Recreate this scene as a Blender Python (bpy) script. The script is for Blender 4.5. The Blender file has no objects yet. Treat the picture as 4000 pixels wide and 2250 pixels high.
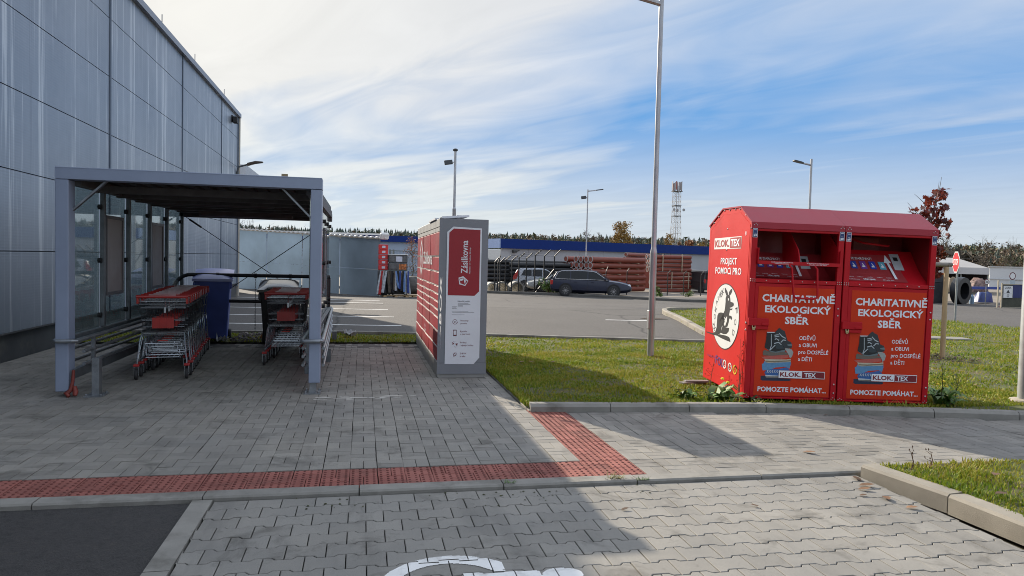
import bpy, bmesh, math, random
import numpy as np
from mathutils import Vector, Matrix
random.seed(7); np.random.seed(7)
S=bpy.context.scene; COL=S.collection; R=math.radians
# ---------------------------------------------------------------- camera
YAW,PITCH,ROLL,EYE=R(11.6),R(2.25),.0235,1.6
cam=bpy.data.cameras.new('camera'); cam.lens=25.65; cam.sensor_width=36; cam.clip_end=5000; cam.clip_start=.05
co=bpy.data.objects.new('camera',cam); COL.objects.link(co)
_F=Vector((math.sin(YAW)*math.cos(PITCH),math.cos(YAW)*math.cos(PITCH),-math.sin(PITCH)))
_R=Vector((math.cos(YAW),-math.sin(YAW),0)); _U=_R.cross(_F)
_R2=math.cos(ROLL)*_R+math.sin(ROLL)*_U; _U2=-math.sin(ROLL)*_R+math.cos(ROLL)*_U
co.matrix_world=Matrix(((_R2.x,_U2.x,-_F.x,0),(_R2.y,_U2.y,-_F.y,0),(_R2.z,_U2.z,-_F.z,EYE),(0,0,0,1)))
S.camera=co
# ---------------------------------------------------------------- sun, sky, exposure
SUN_AZ,SUN_EL=R(-23.5),R(25.3)            # azimuth clockwise from +Y
SUN_STRENGTH,SKY_STRENGTH,EXPOSURE=3.1,0.108,1.2
sd=Vector((math.sin(SUN_AZ)*math.cos(SUN_EL),math.cos(SUN_AZ)*math.cos(SUN_EL),math.sin(SUN_EL)))
sl=bpy.data.lights.new('sun','SUN'); sl.energy=SUN_STRENGTH; sl.angle=R(.55); sl.color=(1,.89,.74)
so=bpy.data.objects.new('sun',sl); COL.objects.link(so); so.rotation_euler=sd.to_track_quat('Z','Y').to_euler(); so.location=(0,0,60)
W=bpy.data.worlds.new('World'); S.world=W; W.use_nodes=True
nt=W.node_tree; nt.nodes.clear()
def N(t,ty,**kw):
    n=t.nodes.new(ty)
    for k,v in kw.items():
        if k in('inp',):
            for i,x in v.items(): n.inputs[i].default_value=x
        else: setattr(n,k,v)
    return n
def LK(t,a,b): t.links.new(a,b)
def MA(t,op,a,b=None,c=None,clamp=False):
    n=t.nodes.new('ShaderNodeMath'); n.operation=op; n.use_clamp=clamp
    for i,x in enumerate((a,b,c)):
        if x is None: continue
        if isinstance(x,(int,float)): n.inputs[i].default_value=x
        else: t.links.new(x,n.inputs[i])
    return n.outputs[0]
def MIX(t,f,a,b,bl='MIX'):
    n=t.nodes.new('ShaderNodeMix'); n.data_type='RGBA'; n.blend_type=bl
    for i,x in ((0,f),(6,a),(7,b)):
        if isinstance(x,(int,float)): n.inputs[i].default_value=x
        elif isinstance(x,tuple): n.inputs[i].default_value=x if len(x)==4 else (*x,1)
        else: t.links.new(x,n.inputs[i])
    return n.outputs[2]
def RAMP(t,f,*st):
    n=t.nodes.new('ShaderNodeValToRGB'); e=n.color_ramp.elements
    while len(e)<len(st): e.new(.5)
    for i,(p,c) in enumerate(st):
        e[i].position=p; e[i].color=(*c,1) if isinstance(c,tuple) else (c,c,c,1)
    t.links.new(f,n.inputs[0]); return n.outputs[0]
sky=N(nt,'ShaderNodeTexSky',sky_type='NISHITA',sun_disc=False,sun_elevation=SUN_EL,sun_rotation=SUN_AZ,air_density=1.0,dust_density=1.2,ozone_density=2.0)
tc=N(nt,'ShaderNodeTexCoord'); sep=N(nt,'ShaderNodeSeparateXYZ'); LK(nt,tc.outputs['Generated'],sep.inputs[0])
dx,dy,dz=sep.outputs
zz=MA(nt,'ADD',MA(nt,'MAXIMUM',dz,0.0),.07)
px,py=MA(nt,'DIVIDE',dx,zz),MA(nt,'DIVIDE',dy,zz)
# streak frame: u along the streaks, v across
CA=R(-30)
u=MA(nt,'ADD',MA(nt,'MULTIPLY',px,math.sin(CA)),MA(nt,'MULTIPLY',py,math.cos(CA)))
v=MA(nt,'SUBTRACT',MA(nt,'MULTIPLY',px,math.cos(CA)),MA(nt,'MULTIPLY',py,math.sin(CA)))
cb=N(nt,'ShaderNodeCombineXYZ'); LK(nt,MA(nt,'MULTIPLY',u,.30),cb.inputs[0]); LK(nt,MA(nt,'MULTIPLY',v,.62),cb.inputs[1])
n1=N(nt,'ShaderNodeTexNoise',inp={'Scale':.95,'Detail':4,'Roughness':.48,'Distortion':1.0}); LK(nt,cb.outputs[0],n1.inputs['Vector'])
cb2=N(nt,'ShaderNodeCombineXYZ'); LK(nt,MA(nt,'MULTIPLY',u,.7),cb2.inputs[0]); LK(nt,MA(nt,'MULTIPLY',v,1.9),cb2.inputs[1]); cb2.inputs[2].default_value=3.3
n2=N(nt,'ShaderNodeTexNoise',inp={'Scale':1.3,'Detail':6,'Roughness':.55,'Distortion':1.2}); LK(nt,cb2.outputs[0],n2.inputs['Vector'])
sdot=MA(nt,'ADD',MA(nt,'ADD',MA(nt,'MULTIPLY',dx,sd.x),MA(nt,'MULTIPLY',dy,sd.y)),MA(nt,'MULTIPLY',dz,sd.z))
up=RAMP(nt,dz,(.22,0.0),(.36,1.0))
back=MA(nt,'MULTIPLY',MA(nt,'SUBTRACT',.25,dy),1.6,clamp=True)          # added cloud veil, unseen overhead and behind, to lift light in the shade
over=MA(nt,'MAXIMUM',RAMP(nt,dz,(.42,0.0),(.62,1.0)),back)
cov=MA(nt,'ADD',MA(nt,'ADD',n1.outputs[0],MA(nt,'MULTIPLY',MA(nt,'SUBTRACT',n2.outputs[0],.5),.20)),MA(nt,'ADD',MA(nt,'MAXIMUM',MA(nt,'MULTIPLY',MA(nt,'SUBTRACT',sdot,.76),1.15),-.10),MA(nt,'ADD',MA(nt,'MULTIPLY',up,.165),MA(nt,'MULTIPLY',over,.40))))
mask=RAMP(nt,cov,(.30,.06),(.47,.50),(.64,.95))
low=RAMP(nt,dz,(0.0,.94),(.07,.78),(.20,0.0))
mask=MA(nt,'MAXIMUM',mask,low)
glow=MA(nt,'POWER',MA(nt,'MAXIMUM',sdot,0.0),5.0)
CLOUD_B,CLOUD_G=3.05,.95
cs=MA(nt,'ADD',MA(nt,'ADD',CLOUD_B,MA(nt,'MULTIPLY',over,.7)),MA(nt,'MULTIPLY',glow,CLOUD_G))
cs=MA(nt,'MULTIPLY',cs,MA(nt,'ADD',.88,MA(nt,'MULTIPLY',n2.outputs[0],.24)))
ccol=MIX(nt,MA(nt,'MULTIPLY',glow,1.0,clamp=True),(.93,.97,1.05),(1.0,.965,.875))
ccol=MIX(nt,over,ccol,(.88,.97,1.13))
ccol=MIX(nt,low,ccol,(.93,1.0,1.01))
ccol=MIX(nt,1.0,ccol,cs,'MULTIPLY')
skyc=MIX(nt,1.0,sky.outputs[0],(.30,.62,.98),'MULTIPLY')
skyc=MIX(nt,1.0,skyc,(.46,1.48,3.1),'DARKEN')
fin=MIX(nt,mask,skyc,ccol)
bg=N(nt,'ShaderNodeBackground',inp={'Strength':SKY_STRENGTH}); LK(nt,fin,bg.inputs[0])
wo=N(nt,'ShaderNodeOutputWorld'); LK(nt,bg.outputs[0],wo.inputs[0])
S.render.engine='CYCLES'
S.view_settings.view_transform='Standard'; S.view_settings.look='None'; S.view_settings.exposure=EXPOSURE; S.view_settings.gamma=1
S.cycles.use_denoising=True; S.cycles.filter_width=.95; S.cycles.max_bounces=8; S.cycles.transparent_max_bounces=16; S.cycles.caustics_reflective=False; S.cycles.caustics_refractive=False
# ---------------------------------------------------------------- helpers
def srgb(h):
    h=h.lstrip('#'); return tuple(((c/255/12.92) if c/255<=.04045 else ((c/255+.055)/1.055)**2.4) for c in (int(h[i:i+2],16) for i in(0,2,4)))
MATS={}
def mat(name,col,rough=.6,metal=0.0,var=.12,vs=6.0,bump=0.0,bs=60.0,spec=.5,island=0.0,dirt=None,alpha=1.0,coat=0.0,stretch=(1,1,1)):
    """plain procedural material: base colour broken up by noise, optional per-piece variation, dirt patches, bump"""
    if name in MATS: return MATS[name]
    m=bpy.data.materials.new(name); m.use_nodes=True; t=m.node_tree; b=t.nodes['Principled BSDF']
    b.inputs['Roughness'].default_value=rough; b.inputs['Metallic'].default_value=metal; b.inputs['Specular IOR Level'].default_value=spec
    b.inputs['Coat Weight'].default_value=coat; b.inputs['Coat Roughness'].default_value=.08
    tc=N(t,'ShaderNodeTexCoord'); mp=N(t,'ShaderNodeMapping'); mp.inputs['Scale'].default_value=stretch; LK(t,tc.outputs['Object'],mp.inputs[0])
    ns=N(t,'ShaderNodeTexNoise',inp={'Scale':vs,'Detail':6,'Roughness':.6}); LK(t,mp.outputs[0],ns.inputs['Vector'])
    c=MIX(t,RAMP(t,ns.outputs[0],(.3,0.0),(.7,1.0)),tuple(x*(1-var) for x in col),tuple(min(1,x*(1+var)) for x in col))
    if island:
        g=N(t,'ShaderNodeNewGeometry'); hs=N(t,'ShaderNodeHueSaturation')
        LK(t,MA(t,'ADD',1-island,MA(t,'MULTIPLY',g.outputs['Random Per Island'],2*island)),hs.inputs['Value']); LK(t,c,hs.inputs['Color']); c=hs.outputs[0]
    if dirt:
        dc,ds,lo,hi,st=dirt
        n2=N(t,'ShaderNodeTexNoise',inp={'Scale':ds,'Detail':7,'Roughness':.65}); LK(t,mp.outputs[0],n2.inputs['Vector'])
        c=MIX(t,RAMP(t,n2.outputs[0],(lo,0.0),(hi,st)),c,dc)
    LK(t,c,b.inputs['Base Color'])
    rr=MA(t,'ADD',rough-.08,MA(t,'MULTIPLY',ns.outputs[0],.16),clamp=True); LK(t,rr,b.inputs['Roughness'])
    if bump:
        nb=N(t,'ShaderNodeTexNoise',inp={'Scale':bs,'Detail':5,'Roughness':.65}); LK(t,mp.outputs[0],nb.inputs['Vector'])
        bm=N(t,'ShaderNodeBump',inp={'Strength':bump,'Distance':.01}); LK(t,nb.outputs[0],bm.inputs['Height']); LK(t,bm.outputs[0],b.inputs['Normal'])
    MATS[name]=m; return m
def glassmat(name,tint=(.86,.93,.92),dirt=.10):
    if name in MATS: return MATS[name]
    m=bpy.data.materials.new(name); m.use_nodes=True; t=m.node_tree; t.nodes.clear()
    tr=N(t,'ShaderNodeBsdfTransparent'); tr.inputs[0].default_value=(*tint,1)
    gl=N(t,'ShaderNodeBsdfGlossy',inp={'Roughness':.02}); df=N(t,'ShaderNodeBsdfDiffuse'); df.inputs[0].default_value=(.5,.55,.55,1)
    lw=N(t,'ShaderNodeLayerWeight',inp={'Blend':.5}); fr=MA(t,'ADD',.06,MA(t,'MULTIPLY',MA(t,'POWER',lw.outputs['Facing'],4.0),.9)); m1=N(t,'ShaderNodeMixShader'); LK(t,fr,m1.inputs[0]); LK(t,tr.outputs[0],m1.inputs[1]); LK(t,gl.outputs[0],m1.inputs[2])
    tc=N(t,'ShaderNodeTexCoord'); ns=N(t,'ShaderNodeTexNoise',inp={'Scale':2.5,'Detail':6}); LK(t,tc.outputs['Object'],ns.inputs['Vector'])
    m2=N(t,'ShaderNodeMixShader'); LK(t,MA(t,'MULTIPLY',ns.outputs[0],dirt*2),m2.inputs[0]); LK(t,m1.outputs[0],m2.inputs[1]); LK(t,df.outputs[0],m2.inputs[2])
    o=N(t,'ShaderNodeOutputMaterial'); LK(t,m2.outputs[0],o.inputs[0]); MATS[name]=m; return m
class MB:
    def __init__(s): s.v=[]; s.f=[]; s.m=[]; s.cur=0
    def add(s,vs,fs,M=None):
        o=len(s.v); s.v+=[tuple(M@Vector(p)) if M else tuple(p) for p in vs]
        s.f+=[tuple(i+o for i in f) for f in fs]; s.m+=[s.cur]*len(fs); return s
    def mi(s,i): s.cur=i; return s
    def box(s,x0,x1,y0,y1,z0,z1,M=None):
        return s.add([(x0,y0,z0),(x1,y0,z0),(x1,y1,z0),(x0,y1,z0),(x0,y0,z1),(x1,y0,z1),(x1,y1,z1),(x0,y1,z1)],
            [(3,2,1,0),(4,5,6,7),(0,1,5,4),(1,2,6,5),(2,3,7,6),(3,0,4,7)],M)
    def tube(s,pts,r,n=6,closed=False,M=None,caps=True):
        P=[Vector(p) for p in pts]; k=len(P); rs=r if isinstance(r,(list,tuple)) else [r]*k; vs=[]; nrm=None
        for i in range(k):
            a=P[i-1] if (i>0 or closed) else P[i]; b=P[(i+1)%k] if (i<k-1 or closed) else P[i]
            t=(b-a).normalized() if (b-a).length>1e-9 else Vector((0,0,1))
            if nrm is None:
                nrm=t.orthogonal().normalized()
            else:
                nrm=(nrm-t*nrm.dot(t)); nrm=nrm.normalized() if nrm.length>1e-6 else t.orthogonal().normalized()
            bi=t.cross(nrm)
            for j in range(n):
                an=2*math.pi*(j+.5)/n; vs.append(P[i]+(nrm*math.cos(an)+bi*math.sin(an))*rs[i])
        fs=[]
        for i in range(k if closed else k-1):
            a=i*n; b=((i+1)%k)*n
            for j in range(n): fs.append((a+j,a+(j+1)%n,b+(j+1)%n,b+j))
        if not closed and caps: fs+=[tuple(range(n-1,-1,-1)),tuple((k-1)*n+j for j in range(n))]
        return s.add(vs,fs,M)
    def lathe(s,prof,n=16,M=None,closed=False):
        vs=[(r*math.cos(2*math.pi*j/n),r*math.sin(2*math.pi*j/n),z) for r,z in prof for j in range(n)]; fs=[]
        for i in range(len(prof)-1):
            for j in range(n): fs.append((i*n+j,i*n+(j+1)%n,(i+1)*n+(j+1)%n,(i+1)*n+j))
        if prof[0][0]>1e-5: fs.append(tuple(range(n-1,-1,-1)))
        if prof[-1][0]>1e-5: fs.append(tuple((len(prof)-1)*n+j for j in range(n)))
        return s.add(vs,fs,M)
    def prism(s,poly,h0,h1,M=None):
        k=len(poly); vs=[(x,y,h0) for x,y in poly]+[(x,y,h1) for x,y in poly]
        return s.add(vs,[tuple(range(k-1,-1,-1)),tuple(range(k,2*k))]+[(i,(i+1)%k,k+(i+1)%k,k+i) for i in range(k)],M)
    def flat(s,poly,z=0,M=None): return s.add([(x,y,z) for x,y in poly],[tuple(range(len(poly)))],M)
    def beam(s,a,b,w,h=None,M=None,up=(0,0,1)):
        a,b=Vector(a),Vector(b); t=(b-a).normalized(); up=Vector(up)
        if abs(t.dot(up))>.98: up=Vector((0,1,0))
        x=t.cross(up).normalized(); y=x.cross(t); h=h or w
        vs=[p+x*sx*w/2+y*sy*h/2 for p in(a,b) for sx,sy in((-1,-1),(1,-1),(1,1),(-1,1))]
        return s.add(vs,[(3,2,1,0),(4,5,6,7),(0,1,5,4),(1,2,6,5),(2,3,7,6),(3,0,4,7)],M)
    def build(s,name,mats,parent=None,smooth=False,bev=0,loc=None,seg=1,flip=False):
        me=bpy.data.meshes.new(name); me.from_pydata(s.v,[],s.f)
        if not isinstance(mats,(list,tuple)): mats=[mats]
        for m in mats: me.materials.append(m)
        if len(mats)>1: me.polygons.foreach_set('material_index',s.m)
        if bev:
            bm=bmesh.new(); bm.from_mesh(me)
            es=[e for e in bm.edges if len(e.link_faces)==2 and e.calc_face_angle(0)>.5]
            bmesh.ops.bevel(bm,geom=es,offset=bev,segments=seg,profile=.6,affect='EDGES',clamp_overlap=True); bm.to_mesh(me); bm.free()
        me.update()
        if smooth:
            me.shade_smooth(); me.set_sharp_from_angle(angle=R(smooth if smooth is not True else 40))
        o=bpy.data.objects.new(name,me); COL.objects.link(o)
        if parent: o.parent=parent
        if loc: o.location=loc
        return o
    def split(s,name,mats,parent=None,smooth=False,bev=0):
        """link every separate piece as an object of its own"""
        par=list(range(len(s.v)))
        def fd(a):
            while par[a]!=a: par[a]=par[par[a]]; a=par[a]
            return a
        for f in s.f:
            for i in f[1:]: par[fd(i)]=fd(f[0])
        gr={}
        for f in s.f: gr.setdefault(fd(f[0]),[]).append(f)
        r=[]
        for fs in gr.values():
            q=MB(); ids=sorted({i for f in fs for i in f}); mp={i:k for k,i in enumerate(ids)}
            q.add([s.v[i] for i in ids],[tuple(mp[i] for i in f) for f in fs]); r.append(q.build(name,mats,parent,smooth,bev))
        return r
def npmesh(name,verts,faces_flat,loop_tot,material,parent=None):
    me=bpy.data.meshes.new(name); nv=len(verts); me.vertices.add(nv); me.vertices.foreach_set('co',np.asarray(verts,np.float32).ravel())
    lt=np.asarray(loop_tot,np.int32); ff=np.asarray(faces_flat,np.int32)
    me.loops.add(len(ff)); me.loops.foreach_set('vertex_index',ff); me.polygons.add(len(lt))
    me.polygons.foreach_set('loop_start',np.concatenate([[0],np.cumsum(lt)[:-1]]).astype(np.int32)); me.polygons.foreach_set('loop_total',lt)
    me.materials.append(material); me.update(calc_edges=True); me.validate(); me.shade_flat()
    o=bpy.data.objects.new(name,me); COL.objects.link(o)
    if parent: o.parent=parent
    return o
def tag(o,label=None,cat=None,group=None,kind=None):
    for k,x in (('label',label),('category',cat),('group',group),('kind',kind)):
        if x: o[k]=x
    return o
def thing(name,label,cat,loc=(0,0,0),rz=0,group=None):
    o=bpy.data.objects.new(name,None); COL.objects.link(o); o.location=loc; o.rotation_euler=(0,0,rz); o.empty_display_size=.2
    return tag(o,label,cat,group)
def dup(root,loc=None,rz=None,label=None):
    r=root.copy(); COL.objects.link(r)
    if loc is not None: r.location=loc
    if rz is not None: r.rotation_euler=(0,0,rz)
    if label: r['label']=label
    def rec(a,b):
        for ch in [c for c in COL.objects if c.parent==a]:
            d=ch.copy(); COL.objects.link(d); d.parent=b; rec(ch,d)
    rec(root,r); return r
def tz(X,Y): return -0.6*min(max((Y+.3*X-26)/14.,0),1)
def TM(loc=(0,0,0),rz=0,rx=0,ry=0,sc=1):
    return Matrix.Translation(loc)@Matrix.Rotation(rz,4,'Z')@Matrix.Rotation(ry,4,'Y')@Matrix.Rotation(rx,4,'X')@Matrix.Scale(sc,4)
def FR(o,ex,ey):
    """frame: local x -> ex, local y -> ey, local z -> ex x ey, origin o"""
    ex=Vector(ex).normalized(); ez=ex.cross(Vector(ey)).normalized(); ey=ez.cross(ex)
    return Matrix(((ex.x,ey.x,ez.x,o[0]),(ex.y,ey.y,ez.y,o[1]),(ex.z,ey.z,ez.z,o[2]),(0,0,0,1)))
def ttext(mb,body,M,x0,y0,width=None,height=None,bold=0.0,align='LEFT'):
    """lettering as flat mesh: fitted to width and/or cap height, lower-left corner at x0,y0 of frame M"""
    cu=bpy.data.curves.new('t','FONT'); cu.body=body; cu.size=1; cu.offset=bold; cu.resolution_u=2; cu.fill_mode='FRONT'
    o=bpy.data.objects.new('t',cu); COL.objects.link(o); dg=bpy.context.evaluated_depsgraph_get()
    me=bpy.data.meshes.new_from_object(o.evaluated_get(dg)); bpy.data.objects.remove(o); bpy.data.curves.remove(cu)
    vs=[v.co.copy() for v in me.vertices]; fs=[tuple(p.vertices) for p in me.polygons]; bpy.data.meshes.remove(me)
    if not vs: return
    xa,xb=min(v.x for v in vs),max(v.x for v in vs); cap=.729
    sy=(height/cap) if height else None; sx=(width/(xb-xa)) if width else sy
    if sy is None: sy=sx
    off=0 if align=='LEFT' else -(xb-xa)*sx/2
    mb.add([(x0+off+(v.x-xa)*sx,y0+v.y*sy,0) for v in vs],fs,M)
# ---------------------------------------------------------------- ground
def sheet(name,poly,material,dz,step=None,kind='structure'):
    """flat-ish sheet following the terrain, cut from a grid when large"""
    me=bpy.data.meshes.new(name); bm=bmesh.new(); vs=[bm.verts.new((x,y,0)) for x,y in poly]; bm.faces.new(vs)
    if step:
        xs=[p[0] for p in poly]; ys=[p[1] for p in poly]
        for ax,lo,hi in ((0,min(xs),max(xs)),(1,min(ys),max(ys))):
            q=math.ceil(lo/step)*step
            while q<hi:
                c=Vector((q,0,0)) if ax==0 else Vector((0,q,0)); n=Vector((1,0,0)) if ax==0 else Vector((0,1,0))
                bmesh.ops.bisect_plane(bm,geom=bm.verts[:]+bm.edges[:]+bm.faces[:],plane_co=c,plane_no=n); q+=step
    for v in bm.verts: v.co.z=tz(v.co.x,v.co.y)+dz
    bmesh.ops.recalc_face_normals(bm,faces=bm.faces)
    if bm.faces and sum(f.normal.z for f in bm.faces)<0: bmesh.ops.reverse_faces(bm,faces=bm.faces)
    bm.to_mesh(me); bm.free(); me.materials.append(material)
    o=bpy.data.objects.new(name,me); COL.objects.link(o); o['kind']=kind; return o
def inpoly(px,py,poly):
    r=np.zeros(px.shape,bool); j=len(poly)-1
    for i in range(len(poly)):
        xi,yi=poly[i]; xj,yj=poly[j]
        c=((yi>py)!=(yj>py))&(px<(xj-xi)*(py-yi)/(yj-yi+1e-12)+xi); r^=c; j=i
    return r
# one far-reaching ground sheet (fields and yard dirt)
xs=[-1500,-700,-300,-120,-60]+list(range(-40,81,4))+[110,160,300,700,1500]; ys=[-300,-60,-12]+list(range(-4,61,4))+[80,120,200,400,800,1600]
gv=[(x,y,tz(x,y)-.09-(0.0 if y<60 else .4)) for y in ys for x in xs]; n=len(xs)
g=MB(); g.add(gv,[(j*n+i,j*n+i+1,(j+1)*n+i+1,(j+1)*n+i) for j in range(len(ys)-1) for i in range(n-1)])
g.build('ground',mat('ground_dirt',(.16,.135,.10),.95,var=.35,vs=.4,dirt=((.07,.09,.03),.12,.45,.6,.9)))['kind']='structure'
# asphalt: patched, cracked
def asphalt(name,col,crack=.0,sc=1.0):
    m=bpy.data.materials.new(name); m.use_nodes=True; t=m.node_tree; b=t.nodes['Principled BSDF']; b.inputs['Roughness'].default_value=.88
    tc=N(t,'ShaderNodeTexCoord'); P=tc.outputs['Object']
    a=N(t,'ShaderNodeTexNoise',inp={'Scale':.35,'Detail':6,'Roughness':.6}); LK(t,P,a.inputs['Vector'])
    c=MIX(t,RAMP(t,a.outputs[0],(.35,0.0),(.68,1.0)),tuple(x*.82 for x in col),tuple(x*1.22 for x in col))
    mp=N(t,'ShaderNodeMapping'); mp.inputs['Scale'].default_value=(.9,.18,1); mp.inputs['Rotation'].default_value=(0,0,1.1); LK(t,P,mp.inputs[0])
    w=N(t,'ShaderNodeTexNoise',inp={'Scale':1.6,'Detail':5,'Roughness':.7}); LK(t,mp.outputs[0],w.inputs['Vector'])
    c=MIX(t,RAMP(t,w.outputs[0],(.55,0.0),(.75,.5)),c,tuple(x*.6 for x in col))
    f=N(t,'ShaderNodeTexVoronoi',inp={'Scale':95/sc}); LK(t,P,f.inputs['Vector'])
    c=MIX(t,RAMP(t,f.outputs['Color'],(.0,.0),(1.0,.6)),c,tuple(x*2.1 for x in col))
    s=N(t,'ShaderNodeTexNoise',inp={'Scale':240/sc,'Detail':3}); LK(t,P,s.inputs['Vector'])
    c=MIX(t,RAMP(t,s.outputs[0],(.42,.55),(.56,0.0)),c,tuple(x*.35 for x in col))
    g2=N(t,'ShaderNodeTexNoise',inp={'Scale':16/sc,'Detail':7,'Roughness':.75}); LK(t,P,g2.inputs['Vector']); c=MIX(t,RAMP(t,g2.outputs[0],(.36,.65),(.47,0.0)),c,tuple(x*.45 for x in col)); c=MIX(t,RAMP(t,g2.outputs[0],(.56,0.0),(.70,.5)),c,(col[0]*2.0,col[1]*1.8,col[2]*1.5))
    if crack:
        nz=N(t,'ShaderNodeTexNoise',inp={'Scale':.8,'Detail':6}); LK(t,P,nz.inputs['Vector'])
        mx=N(t,'ShaderNodeMix',data_type='RGBA'); mx.inputs[0].default_value=.28; LK(t,P,mx.inputs[6]); LK(t,nz.outputs['Color'],mx.inputs[7])
        vo=N(t,'ShaderNodeTexVoronoi',feature='DISTANCE_TO_EDGE',inp={'Scale':.16}); LK(t,mx.outputs[2],vo.inputs['Vector'])
        c=MIX(t,RAMP(t,vo.outputs[0],(0.0,.85),(.006,0.0)),c,(.012,.012,.013))
    LK(t,c,b.inputs['Base Color'])
    bm=N(t,'ShaderNodeBump',inp={'Strength':.55,'Distance':.006}); LK(t,f.outputs['Distance'],bm.inputs['Height']); LK(t,bm.outputs[0],b.inputs['Normal'])
    return m
sheet('parking_asphalt',[(-60,12.9),(70,12.9),(70,30),(40,44),(11.8,44),(8.4,45.4),(-10,53),(-60,75)],asphalt('worn_asphalt',(.082,.076,.070),.8),.0,4)
sheet('yard_gravel',[(8.4,45.9),(11.8,44.5),(17.5,39),(40,44.2),(70,30),(75,90),(-30,90),(-10,53.6)],mat('yard_dust',(.22,.19,.155),.95,var=.25,vs=1.2),-.03,6)
sheet('road_asphalt',[(-7,-.5),(-1.06,-.5),(-1.06,4.985),(-7,4.985)],asphalt('fresh_asphalt',(.040,.038,.037),0,.8),-.03)
sand=mat('joint_sand',(.020,.019,.016),.95,var=.3,vs=30)
sheet('paving_bed',[(-4.9,5.1),(13,5.1),(13,7.5),(1.75,7.6),(1.75,13.5),(-4.9,13.5)],sand,-.022)
sheet('bay_bed',[(-.94,-.5),(3.85,-.5),(3.85,4.99),(-.94,4.99)],sand,-.044)
# ---- block paving: every block a bevelled slab with its own slight tilt
def offs(poly,d):
    k=len(poly); r=[]
    for i in range(k):
        p,a,b=[Vector(poly[j%k]) for j in (i,i-1,i+1)]
        e1=(p-a).normalized(); e2=(b-p).normalized(); n1=Vector((-e1.y,e1.x)); n2=Vector((-e2.y,e2.x)); n=(n1+n2); n=n/max(.5,n.length_squared/2) if n.length>1e-6 else n1
        r.append(p+n*d)
    return r
class Blocks:
    def __init__(s): s.v=[]; s.f=[]; s.t=[]
    def add(s,poly,z=0.0,joint=.0023,ch=.0026,dep=.03,tilt=.003):
        k=len(poly); o=len(s.v); A=offs(poly,joint); B=offs(poly,joint+ch); cx=sum(p[0] for p in poly)/k; cy=sum(p[1] for p in poly)/k
        tx,ty,h=random.gauss(0,tilt),random.gauss(0,tilt),random.gauss(0,.0009)
        zz=lambda p:z+h+(p.x-cx)*tx+(p.y-cy)*ty
        s.v+=[(p.x,p.y,z-dep) for p in A]+[(p.x,p.y,zz(p)-ch*.7) for p in A]+[(p.x,p.y,zz(p)) for p in B]
        for i in range(k):
            j=(i+1)%k
            s.f+=[o+i,o+j,o+k+j,o+k+i,o+k+i,o+k+j,o+2*k+j,o+2*k+i]; s.t+=[4,4]
        s.f+=[o+2*k+i for i in range(k)]; s.t.append(k)
    def dome(s,x,y,z,r=.0115,h=.006):
        o=len(s.v); n=6
        for rr,hh in ((r,0),(r*.6,h)): s.v+=[(x+rr*math.cos(i*math.pi/3),y+rr*math.sin(i*math.pi/3),z+hh) for i in range(n)]
        for i in range(n): s.f+=[o+i,o+(i+1)%n,o+n+(i+1)%n,o+n+i]; s.t.append(4)
        s.f+=[o+n+i for i in range(n)]; s.t.append(n)
    def build(s,name,m):
        o=npmesh(name,s.v,s.f,s.t,m); o['kind']='structure'; return o
def paver_mat(name,col,warm,isl=.13,stain=(.05,.045,.035)):
    m=bpy.data.materials.new(name); m.use_nodes=True; t=m.node_tree; b=t.nodes['Principled BSDF']; b.inputs['Roughness'].default_value=.82; b.inputs['Specular IOR Level'].default_value=.35
    P=N(t,'ShaderNodeTexCoord').outputs['Object']; g=N(t,'ShaderNodeNewGeometry')
    a=N(t,'ShaderNodeTexNoise',inp={'Scale':1.1,'Detail':6,'Roughness':.65}); LK(t,P,a.inputs['Vector'])
    c=MIX(t,RAMP(t,a.outputs[0],(.35,0.0),(.65,1.0)),col,warm)
    hs=N(t,'ShaderNodeHueSaturation'); LK(t,MA(t,'ADD',1-isl,MA(t,'MULTIPLY',g.outputs['Random Per Island'],2*isl)),hs.inputs['Value']); LK(t,c,hs.inputs['Color']); c=hs.outputs[0]
    s1=N(t,'ShaderNodeTexNoise',inp={'Scale':2.3,'Detail':8,'Roughness':.7,'Distortion':.6}); LK(t,P,s1.inputs['Vector'])
    c=MIX(t,RAMP(t,s1.outputs[0],(.54,0.0),(.74,.8)),c,stain)
    s2=N(t,'ShaderNodeTexNoise',inp={'Scale':13,'Detail':6,'Roughness':.7}); LK(t,P,s2.inputs['Vector'])
    c=MIX(t,RAMP(t,s2.outputs[0],(.62,0.0),(.74,.45)),c,stain)
    f=N(t,'ShaderNodeTexNoise',inp={'Scale':150,'Detail':4,'Roughness':.7}); LK(t,P,f.inputs['Vector'])
    c=MIX(t,RAMP(t,f.outputs[0],(.3,.35),(.52,0.0)),c,tuple(x*.5 for x in col)); c=MIX(t,RAMP(t,f.outputs[0],(.6,.0),(.75,.35)),c,tuple(min(1,x*1.6) for x in col))
    mp=N(t,'ShaderNodeMapping'); mp.inputs['Scale'].default_value=(2.6,.35,1); LK(t,P,mp.inputs[0]); tk=N(t,'ShaderNodeTexNoise',inp={'Scale':1.0,'Detail':6,'Roughness':.7}); LK(t,mp.outputs[0],tk.inputs['Vector'])
    c=MIX(t,RAMP(t,tk.outputs[0],(.50,0.0),(.72,.42)),c,tuple(x*.42 for x in col))
    LK(t,c,b.inputs['Base Color']); bm=N(t,'ShaderNodeBump',inp={'Strength':.3,'Distance':.004}); LK(t,f.outputs[0],bm.inputs['Height']); LK(t,bm.outputs[0],b.inputs['Normal'])
    return m
PAVE=paver_mat('grey_concrete_block',(.225,.217,.198),(.285,.268,.235))
BAYM=paver_mat('pale_concrete_block',(.235,.228,.21),(.295,.28,.25),.09)
REDM=paver_mat('red_concrete_block',(.255,.085,.068),(.32,.12,.095),.15,(.07,.035,.028))
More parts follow.
